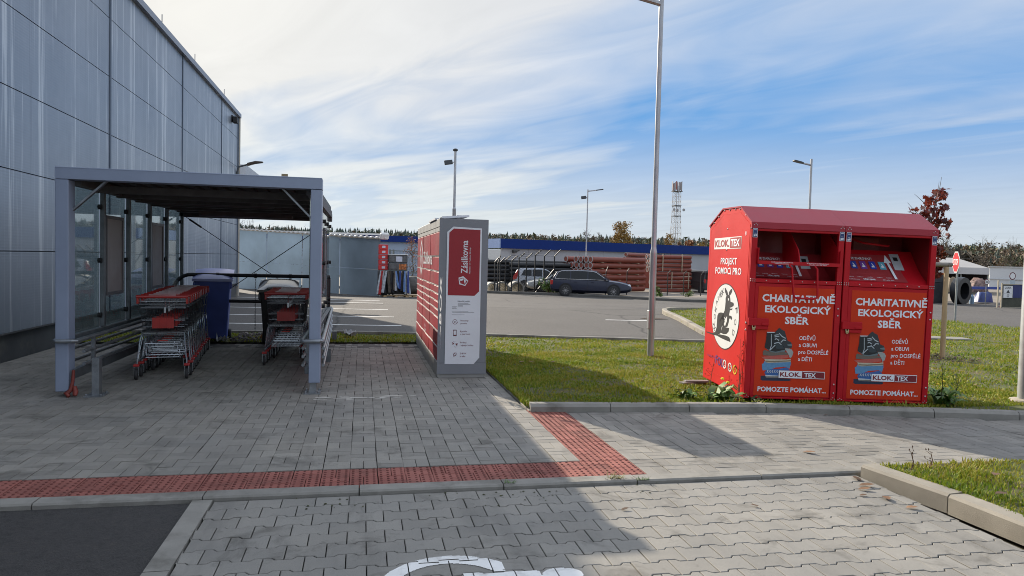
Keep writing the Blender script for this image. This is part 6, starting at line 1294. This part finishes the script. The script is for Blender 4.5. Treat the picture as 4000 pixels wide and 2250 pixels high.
q=MB(); q.add([(x,y,z) for y in (-.2,4) for x,z in ((-.86,.3),(.86,.3),(.9,.95),(.72,1.75),(.5,1.85),(-.5,1.85),(-.72,1.75),(-.9,.95))],[tuple(range(8)),tuple(range(15,7,-1))]+[(i,8+i,8+(i+1)%8,(i+1)%8) for i in range(8)]); q.build('body',mat('van_dark',(.02,.022,.026),.4,coat=.4),van,bev=.08); q=MB(); q.box(-.75,.75,-.22,-.2,1.1,1.65); q.build('rear_window',GLS,van)
for s_ in (-1,1):
    q=MB(); q.box(s_*.78-.08,s_*.78+.08,-.23,-.19,.85,1.15); q.build('tail_light',TAIL,van); q=MB(); q.lathe([(.15,-.1),(.33,-.1),(.34,.0),(.33,.1),(.15,.1)],16,TM((s_*.8,.3,.33),0,0,math.pi/2)); q.build('wheel',TYRE,van,40)
q=MB(); q.box(-.26,.26,-.225,-.2,.72,.84); q.build('number_plate',PAPER,van)
# ---------------------------------------------------------------- builders' yard on the right
TENT=mat('grey_canvas_roof',(.34,.335,.33),.7,var=.08,vs=.6); TENTW=mat('pale_canvas',(.50,.50,.50),.65,var=.1,vs=.6); DARKI=mat('dark_interior',(.022,.02,.02),.9,var=.4)
HA=R(135.5)      # local x runs left along the front, local y towards the viewer's far side
tn=thing('market_hall','open grey hall with a hipped roof and dark clutter inside, right of the maple','building',(56.35,57,0),HA)
# local frame: +x = left along the front edge, -y = away from the road
q=MB(); ez,rzz=1.82,2.78; Lh=9.0; Dh=11.0
q.add([(-.1,.15,ez),(Lh,.15,ez),(Lh,-Dh,ez),(-.1,-Dh,ez),(2.7,-5.4,rzz),(Lh-1,-5.4,rzz+.12)],[(0,4,5,1),(3,4,0),(2,5,4,3),(1,5,2)]); q.build('roof',TENT,tn)
q=MB(); q.box(-.06,Lh,.10,.16,1.22,1.84); q.box(-.12,-.06,-Dh,.16,1.22,1.84); q.build('valance',TENTW,tn)
q=MB(); q.box(0,Lh,-Dh+.1,-Dh+.2,-1.5,1.3); q.box(4.2,Lh,-.3,-.2,-1.5,1.22); q.build('wall',DARKI,tn)
for x in (.0,4.2,2.1):
    q=MB(); q.box(x-.06,x+.06,-.15,-.03,-1.5,1.22); q.build('post',CAGE,tn)
wb=thing('white_warehouse','long low white building behind the yard at the far right','building',(73.4,74,0),HA)
q=MB(); q.box(-45,0,-14,0,-2,2.0); q.build('wall',mat('white_far_wall',(.60,.62,.64),.6,var=.05,vs=.3),wb); q=MB(); q.box(-45.1,.1,0,.1,.55,.65); q.box(-45.1,.15,-14,.15,2.0,2.12); q.build('trim',TENTW,wb)
q=MB(); q.lathe([(.55,-.25),(.55,.25),(.86,.25),(.9,0),(.86,-.25),(.55,-.25)],28,TM((37.75,40.2,YG+.87),R(20),math.pi/2)); tag(q.build('pipe_coil',BPI,smooth=40),'big black coil of pipe standing upright in front of the hall','coil')
q=MB(); q.box(34.6,37.2,40.9,42.2,YG,1.2); q.box(34.7,36.9,40.85,40.9,.75,.8); tag(q.build('dark_container',mat('container_dark',(.03,.034,.04),.6,var=.5,vs=2),bev=.03),'dark cabin behind the stake between the bin and the pipe coil','cabin')
rs=np.random.RandomState(23)
def pile(name,label,cat,x,y,z,w_,h_,m,jit=.06):
    q=MB(); n=6; vs=[]
    for j in range(n+1):
        for i in range(n+1):
            u_,v_=i/n*2-1,j/n*2-1; vs.append((x+u_*w_/2+rs.normal(0,jit*.3),y+v_*w_*.35,z+h_*(max(0,1-abs(u_)**4)*max(0,1-abs(v_)**4))**.5+(rs.normal(0,jit) if abs(u_)<.9 and abs(v_)<.9 else 0)))
    q.add(vs,[(j*(n+1)+i,j*(n+1)+i+1,(j+1)*(n+1)+i+1,(j+1)*(n+1)+i) for j in range(n) for i in range(n)]); return tag(q.build(name,m,smooth=70),label,cat)
pile('tarpaulin','blue tarpaulin over a heap of goods in the yard','tarpaulin',40.45,41.2,YG+.12,1.15,.65,mat('blue_tarp',(.015,.035,.16),.45,var=.4,vs=4))
pile('sand_bag','large pale tan bag in the mouth of the hall','bag',41.0,44.5,.0,.9,1.0,mat('tan_bag',(.25,.19,.12),.7,var=.3,vs=4))
pile('red_goods','heap of pinkish wrapped goods right of the blue tarpaulin','goods',41.6,40.4,YG+.1,.9,.95,mat('pink_goods',(.25,.13,.12),.6,var=.7,vs=6))
pile('cement_bags','pile of rust and grey sacks behind the blue tarpaulin','sacks',42.3,43.6,.1,1.3,.9,mat('mixed_sacks',(.20,.13,.11),.7,var=.8,vs=5))
for x,y,m,lb in ((39.0,40.6,mat('pale_blue_canister',(.20,.30,.42),.5),'pale blue canister standing left of the tarpaulin'),(38.4,40.7,mat('grey_canister',(.22,.24,.28),.5),'grey canister beside the pipe coil')):
    q=MB(); q.lathe([(.14,0),(.14,.5),(.06,.58),(.06,.66)],12,TM((x,y,YG))); tag(q.build('canister',m,smooth=40),lb,'canister')
q=MB(); q.box(40.0,43.2,42.6,42.9,.30,.36); q.box(40.0,43.2,42.6,42.9,.36,.48); tag(q.build('blue_bench',mat('blue_metal',(.03,.06,.28),.3)),'long blue and chrome beam lying across the yard goods','beam')
cn=thing('traffic_cone','worn red and white traffic cone beside the gate panel','traffic cone',(38.05,37.3,YG))
q=MB(); q.box(-.17,.17,-.17,.17,0,.03); q.lathe([(.13,.03),(.03,.60),(.0,.61)],14); q.build('body',mat('cone_red',(.45,.07,.05),.55),cn,40); q=MB(); q.lathe([(.117,.12),(.088,.26)],14); q.lathe([(.075,.33),(.055,.44)],14); q.build('white_band',SWHT,cn)
gp_=thing('gate_panel','dark gate panel with a framed white zone notice','gate',(37.6,36.9,YG))
q=MB(); q.box(-.05,2.6,.05,.09,0,1.42); q.build('panel',mat('gate_green',(.06,.062,.045),.7,var=.3),gp_); q=MB(); q.box(.72,2.6,.02,.045,.62,1.40); q.build('blue_panel',mat('gate_blue',(.02,.03,.13),.5),gp_)
q=MB(); q.beam((-.08,0,0),(-.08,0,1.5),.06); q.beam((-.3,.05,0),(-.3,.05,1.65),.07); q.beam((-.08,0,.02),(2.6,0,.02),.06); q.beam((-.08,0,1.42),(2.6,0,1.42),.04); q.build('frame',mat('gate_frame',(.38,.34,.26),.6),gp_)
q=MB(); q.box(.02,.69,-.02,.02,.60,1.34); zs_=q.build('notice',SWHT,gp_)
Zf=FR((0,-.024,0),(1,0,0),(0,0,1)); q=MB(); ttext(q,'ZONA',Zf,.13,1.16,.44,.11,.02)
q.add([(.355,-.0245,1.10),(.355-.13,-.0245,.90),(.355+.13,-.0245,.90)],[(0,1,2)]); q.box(.08,.63,-.0245,-.024,.84,.855)
for i in range(14):
    a,b=i*.4488,(i+1)*.4488; q.add([(.355+r_*math.cos(t_),-.0245,.73+r_*math.sin(t_)) for r_,t_ in ((.085,a),(.085,b),(.055,b),(.055,a))],[(0,1,2,3)])
q.box(.02,.69,-.026,-.02,1.33,1.345); q.box(.02,.69,-.026,-.02,.595,.61); q.box(.015,.03,-.026,-.02,.6,1.34); q.box(.68,.695,-.026,-.02,.6,1.34); q.build('notice_print',mat('sign_ink',(.05,.05,.055),.6),zs_)
def roundsign(label,x,y,zc,r_,txt=None):
    t=thing('round_sign',label,'road sign',(x,y,YG)); zc-=YG
    q=MB(); q.lathe([(.025,0),(.025,zc+.1)],8,TM((0,.04,0))); q.build('pole',GRYM,t)
    Mr=FR((0,0,zc),(1,0,0),(0,0,1)); q=MB(); q.lathe([(.0,-.01),(r_,-.01),(r_,.0),(0,.0)],24,Mr); q.build('rim',mat('dark_red_rim',(.10,.012,.02),.5),t)
    q=MB(); q.lathe([(r_*.78,.002),(0,.0025)],24,Mr); q.build('face',SWHT,t)
    if txt: q=MB(); ttext(q,txt,FR((0,-.006,zc),(1,0,0),(0,0,1)),-r_*.55,-r_*.3,r_*1.1,r_*.6,.02); q.build('lettering',BLACK,t)
    else: q=MB(); q.box(-.2,.2,-.005,.0,zc-r_-.28,zc-r_-.03); q.build('notice_plate',mat('pale_blue_plate',(.40,.47,.52),.5),t)
roundsign('round white sign with dark red rim above a pale blue plate, over the gate panel',38.55,37.2,1.30,.23); roundsign('round speed sign reading 30 beside the hall opening',39.5,40,.86,.19,'30')
ds=thing('twin_street_lamp','white street lamp with two round heads behind the hall','street lamp',(57.3,70,-1.2))
q=MB(); q.lathe([(.12,0),(.08,5.2)],8); q.tube([(-.1,0,5.1),(.0,0,5.35),(1.2,0,5.3)],.06,6); q.build('pole',TENTW,ds,40)
for x in (.15,1.5):
    q=MB(); q.lathe([(.0,.16),(.35,.12),(.45,.0),(.35,-.12),(.0,-.18)],12,TM((x,0,5.35),0,.3)); q.build('lamp_head',SWHT,ds,50)
mt=thing('telecom_mast','red and white lattice telecom mast with panel antennas above the far trees','mast',(107.4,240,-2))
LAT=mat('mast_steel',(.34,.33,.34),.6,.3,var=.3,vs=.35); LATR=mat('mast_red',(.32,.10,.08),.6,var=.2)
def lattice(z0,z1,w0,w1,n,m,nm):
    q=MB(); C4=[(-1,-1),(1,-1),(1,1),(-1,1)]
    for i in range(n):
        f0,f1=i/n,(i+1)/n; za,zb=z0+(z1-z0)*f0,z0+(z1-z0)*f1; a_,b_=w0+(w1-w0)*f0,w0+(w1-w0)*f1
        for j in range(4):
            p,r_=C4[j],C4[(j+1)%4]
            q.beam((p[0]*a_,p[1]*a_,za),(p[0]*b_,p[1]*b_,zb),.11); q.beam((p[0]*a_,p[1]*a_,za),(r_[0]*b_,r_[1]*b_,zb),.05); q.beam((r_[0]*a_,r_[1]*a_,za),(p[0]*b_,p[1]*b_,zb),.05); q.beam((p[0]*b_,p[1]*b_,zb),(r_[0]*b_,r_[1]*b_,zb),.07)
    q.build(nm,m,mt)
lattice(0,14,1.7,1.4,4,LAT,'lattice_section'); lattice(14,20,1.4,1.15,3,LAT,'lattice_section'); lattice(20,28.6,1.15,1.05,5,LAT,'lattice_section')
q=MB(); q.tube([(0,0,0),(0,0,29)],.12,5); q.build('cable_ladder',LAT,mt)
q=MB()
for z in (28.6,23.6,20,): q.box(-1.6 if z>28 else -1.3,1.6 if z>28 else 1.3,-1.3,1.3,z,z+.2)
q.build('platform',mat('mast_dark',(.07,.07,.075),.6),mt)
for i in range(12):
    a=i*.5236; q=MB(); q.box(-.2,.2,-.1,.1,28.6+random.uniform(-.2,.6),31.9+random.uniform(-.4,.3),TM((1.65*math.cos(a),1.65*math.sin(a),0),a+1.57)); q.build('antenna_panel',LATR if i%4==0 else LAT,mt)
for x,z in ((-1.7,22.2),(-.5,22.0),(1.9,22.2)):
    q=MB(); q.lathe([(.0,-.15),(.5,0),(.5,.1),(0,.1)],12,FR((x,-1.9,z),(1,0,0),(0,0,1))); q.build('dish',LAT,mt)
# ---------------------------------------------------------------- trees and wood
def leafmat(nm,c,isl=.5): return mat(nm,c,.7,var=.3,vs=.6,island=isl)
def tree(name,label,x,y,z0,h,cr,m,seed,dens=900,ls=.2,bare=0,trunk=.12,zlo=.3):
    rg=np.random.RandomState(seed); t=thing(name,label,'tree',(x,y,z0)); q=MB()
    q.tube([(0,0,0),(rg.normal(0,.1),0,h*.4),(rg.normal(0,.15),0,h*.95)],[trunk,trunk*.7,trunk*.15],6)
    ends=[]
    for i in range(16 if not bare else 34):
        a=rg.uniform(0,6.28); f=rg.uniform(zlo,.9); l=cr*(1.1-abs(f-.5))*rg.uniform(.6,1.1)*(1 if bare else .5); p=Vector((0,0,h*f)); e=Vector((math.cos(a)*l,math.sin(a)*l,h*f+l*rg.uniform(.3,1.0))); mid=(p+e)/2+Vector((0,0,l*.1)); q.tube([p,mid,e],[trunk*.35,trunk*.2,trunk*.06],4); ends.append(e)
        if bare:
            for j in range(4): e2=mid+Vector(rg.normal(0,cr*.35,3))+Vector((0,0,cr*.3)); q.tube([mid,e2],[trunk*.13,trunk*.04],3)
    q.build('trunk',mat('tree_bark',(.085,.07,.055),.9,var=.3,vs=4),t,50)
    q=MB()
    pts=list(ends)+[Vector((0,0,h*.93)),Vector((0,0,h*.8))]
    if not bare:
        for i in range(46):
            f=rg.uniform(zlo,.98); a=rg.uniform(0,6.28); rr=cr*(1.12-f*.85)*rg.uniform(.2,1)**.5; pts.append(Vector((rr*math.cos(a),rr*math.sin(a),h*f)))
    for e in pts:
        k_=rg.uniform(.20,.34); leafy(q,tuple(e),(cr*k_,cr*k_,cr*k_*.9),max(3,dens//len(pts)),ls*.75,rg)
    q.build('crown',m,t); return t
YL=leafmat('leaf_gold',(.27,.16,.035)); YO=leafmat('leaf_ochre',(.26,.17,.045)); BRN=leafmat('leaf_brown',(.20,.105,.04)); RUS=leafmat('leaf_rust',(.25,.10,.035)); OLV=leafmat('leaf_olive',(.10,.12,.035)); TW=leafmat('twig_brown',(.13,.10,.075))
tree('birch','brown-leaved birch behind the mesh cage left of the parcel locker',3.9,60,-1.2,4.5,1.35,RUS,1,700,.09,trunk=.07,zlo=.12)
tree('golden_tree','golden yellow tree rising above the middle of the blue fascia',44.2,121,-3,11.7,3.0,YL,2,3200,.20,zlo=.55)
tree('golden_tree','small golden tree left of the telecom mast',57.4,131,-3,10.2,1.7,YL,3,1500,.18,zlo=.55)
tree('bare_tree','nearly bare tree left of the tall golden tree',40.6,123,-3,10.2,1.3,TW,4,160,.2,1,.16)
tree('bare_tree','bare tree with thin twigs behind the blue fascia',37.5,120,-3,10.4,1.2,TW,5,90,.2,1,.16)
tree('rust_tree','rust brown tree right of the telecom mast foot',63.0,134,-3,9.3,1.6,RUS,6,900,.3)
tree('rust_tree','reddish brown low tree at the foot of the telecom mast',60.0,132,-3,8.7,1.4,BRN,7,800,.3)
tree('ochre_tree','ochre tree beside the edge of the bright bin side',66.5,136,-3,8.9,1.6,YO,8,900,.3)
tree('olive_tree','olive green tree just left of the red bins',69.5,138,-3,8.9,1.8,OLV,9,1000,.3)
tree('ochre_tree','low ochre tree left of the main lamp post above the fascia',51.5,128,-3,8.5,1.5,YO,10,900,.3)
tree('bare_bush','wide bare bush behind the left end of the shed roof',-9.3,61,-1.2,5.0,1.9,TW,12,120,.12,1,.1,zlo=.15)
tree('bare_bush','small bare bush right of the wide bare one behind the shed',-5.6,63,-1.2,4.2,1.5,TW,13,90,.12,1,.08,zlo=.15)
for i in range(9):
    tree('bare_tree',['tallest bare tree above the hall ridge','bare tree above the left end of the white building','slender bare tree right of the twin lamp','bare tree second right of the twin lamp','bare tree above the middle of the white building','bare tree over the round sign','bare tree right of the round sign','bare tree next to the thick pole','rightmost bare tree behind the thick pole'][i],88+i*5.2+RNG.normal(0,1),128-i*1.0,-3,[12.5,11.5,12,11.2,11.8,11.4,10.6,10.2,9.6][i],2.3,TW,30+i,70,.3,1,.18)
# the far wooded ridge: one mass of several thousand small trees
rg=np.random.RandomState(77)
def wood(name,label,spec,m):
    V=[];F=[];T=[];o=0
    for (x,y,z,h_,kind) in spec:
        if kind=='c':
            r_=h_*rg.uniform(.17,.26); L_=5
            for l in range(L_):
                f=l/L_; zz=z+h_*(.12+.80*f); rr=r_*(1-f*.82); k=6; a0=rg.uniform(0,6.28)
                tip=(x+rg.normal(0,.1),y,zz+h_*.24)
                for j in range(k):
                    a=a0+j*6.283/k; b=a+rg.uniform(.5,.95); ra,rb=rr*rg.uniform(.65,1.15),rr*rg.uniform(.65,1.15)
                    V+=[tip,(x+ra*math.cos(a),y+ra*math.sin(a),zz-rg.uniform(0,.05)*h_),(x+rb*math.cos(b),y+rb*math.sin(b),zz)]; F+=[o,o+1,o+2]; T.append(3); o+=3
        else:
            r_=h_*rg.uniform(.24,.34)
            for j in range(30):
                v=rg.normal(0,1,3); v/=np.linalg.norm(v); p=np.array((x,y,z+h_*.62))+v*np.array((r_,r_,h_*.38))*rg.uniform(.55,1)
                a_,b_=rg.normal(0,1,3),rg.normal(0,1,3); s_=h_*rg.uniform(.045,.10)
                V+=[tuple(p-a_*s_),tuple(p+b_*s_),tuple(p+a_*s_)]; F+=[o,o+1,o+2]; T.append(3); o+=3
    ob=npmesh(name,V,F,T,m); ob['kind']='stuff'; ob['label']=label; ob['category']='wood'
con=[];br=[];ol=[]
for i in range(7600):
    az=R(rg.uniform(-28,50)); dist=480+270*rg.uniform(0,1)**.85; x,y=dist*math.sin(az),dist*math.cos(az); deg=math.degrees(az)
    drop=np.interp(deg,[-27,-8,4,12,24,34,52],[.97,1.0,1.0,1.0,.92,.84,.70]); base=-2+(19.5*drop)*((dist-480)/270)
    h_=rg.uniform(8,13.5)
    pc=np.interp(deg,[-27,4,8,13,17,30,36],[.70,.70,.30,.35,.60,.50,.3])*(1 if dist>600 else .6)
    if rg.uniform()<pc: con.append((x,y,base,h_*1.02,'c'))
    elif rg.uniform()<.5: br.append((x,y,base,h_*.92,'d'))
    else: ol.append((x,y,base,h_*.92,'d'))
wood('conifer_wood','dark bluish green conifers of the far wooded ridge',con,leafmat('far_conifer',(.052,.080,.062),.35))
wood('autumn_wood','brown autumn trees of the far wooded ridge',br,leafmat('far_brown',(.13,.082,.045),.4))
wood('olive_wood','olive green broadleaf trees of the far wooded ridge',ol,leafmat('far_olive',(.095,.10,.042),.4))
near=[]
for i in range(240): near.append((rg.uniform(78,140),rg.uniform(140,165),-3,rg.uniform(7.5,10.0),'d'))
wood('thicket','brown and dark thicket behind the yard at the right',near,leafmat('thicket_brown',(.055,.042,.024),.5))
hl=MB(); pts=[]
for i in range(41):
    az=R(-60+i*3.2)
    for d_,z in ((300,-3.4),(470,-2.6),(560,2.0),(650,7.5),(750,14.5),(1000,8)): pts.append((d_*math.sin(az),d_*math.cos(az),z))
hl.add(pts,[(i*6+j,(i+1)*6+j,(i+1)*6+j+1,i*6+j+1) for i in range(40) for j in range(5)]); hl.build('hills',mat('hill_ground',(.06,.062,.03),.95,var=.3,vs=.05),smooth=True)['kind']='structure'
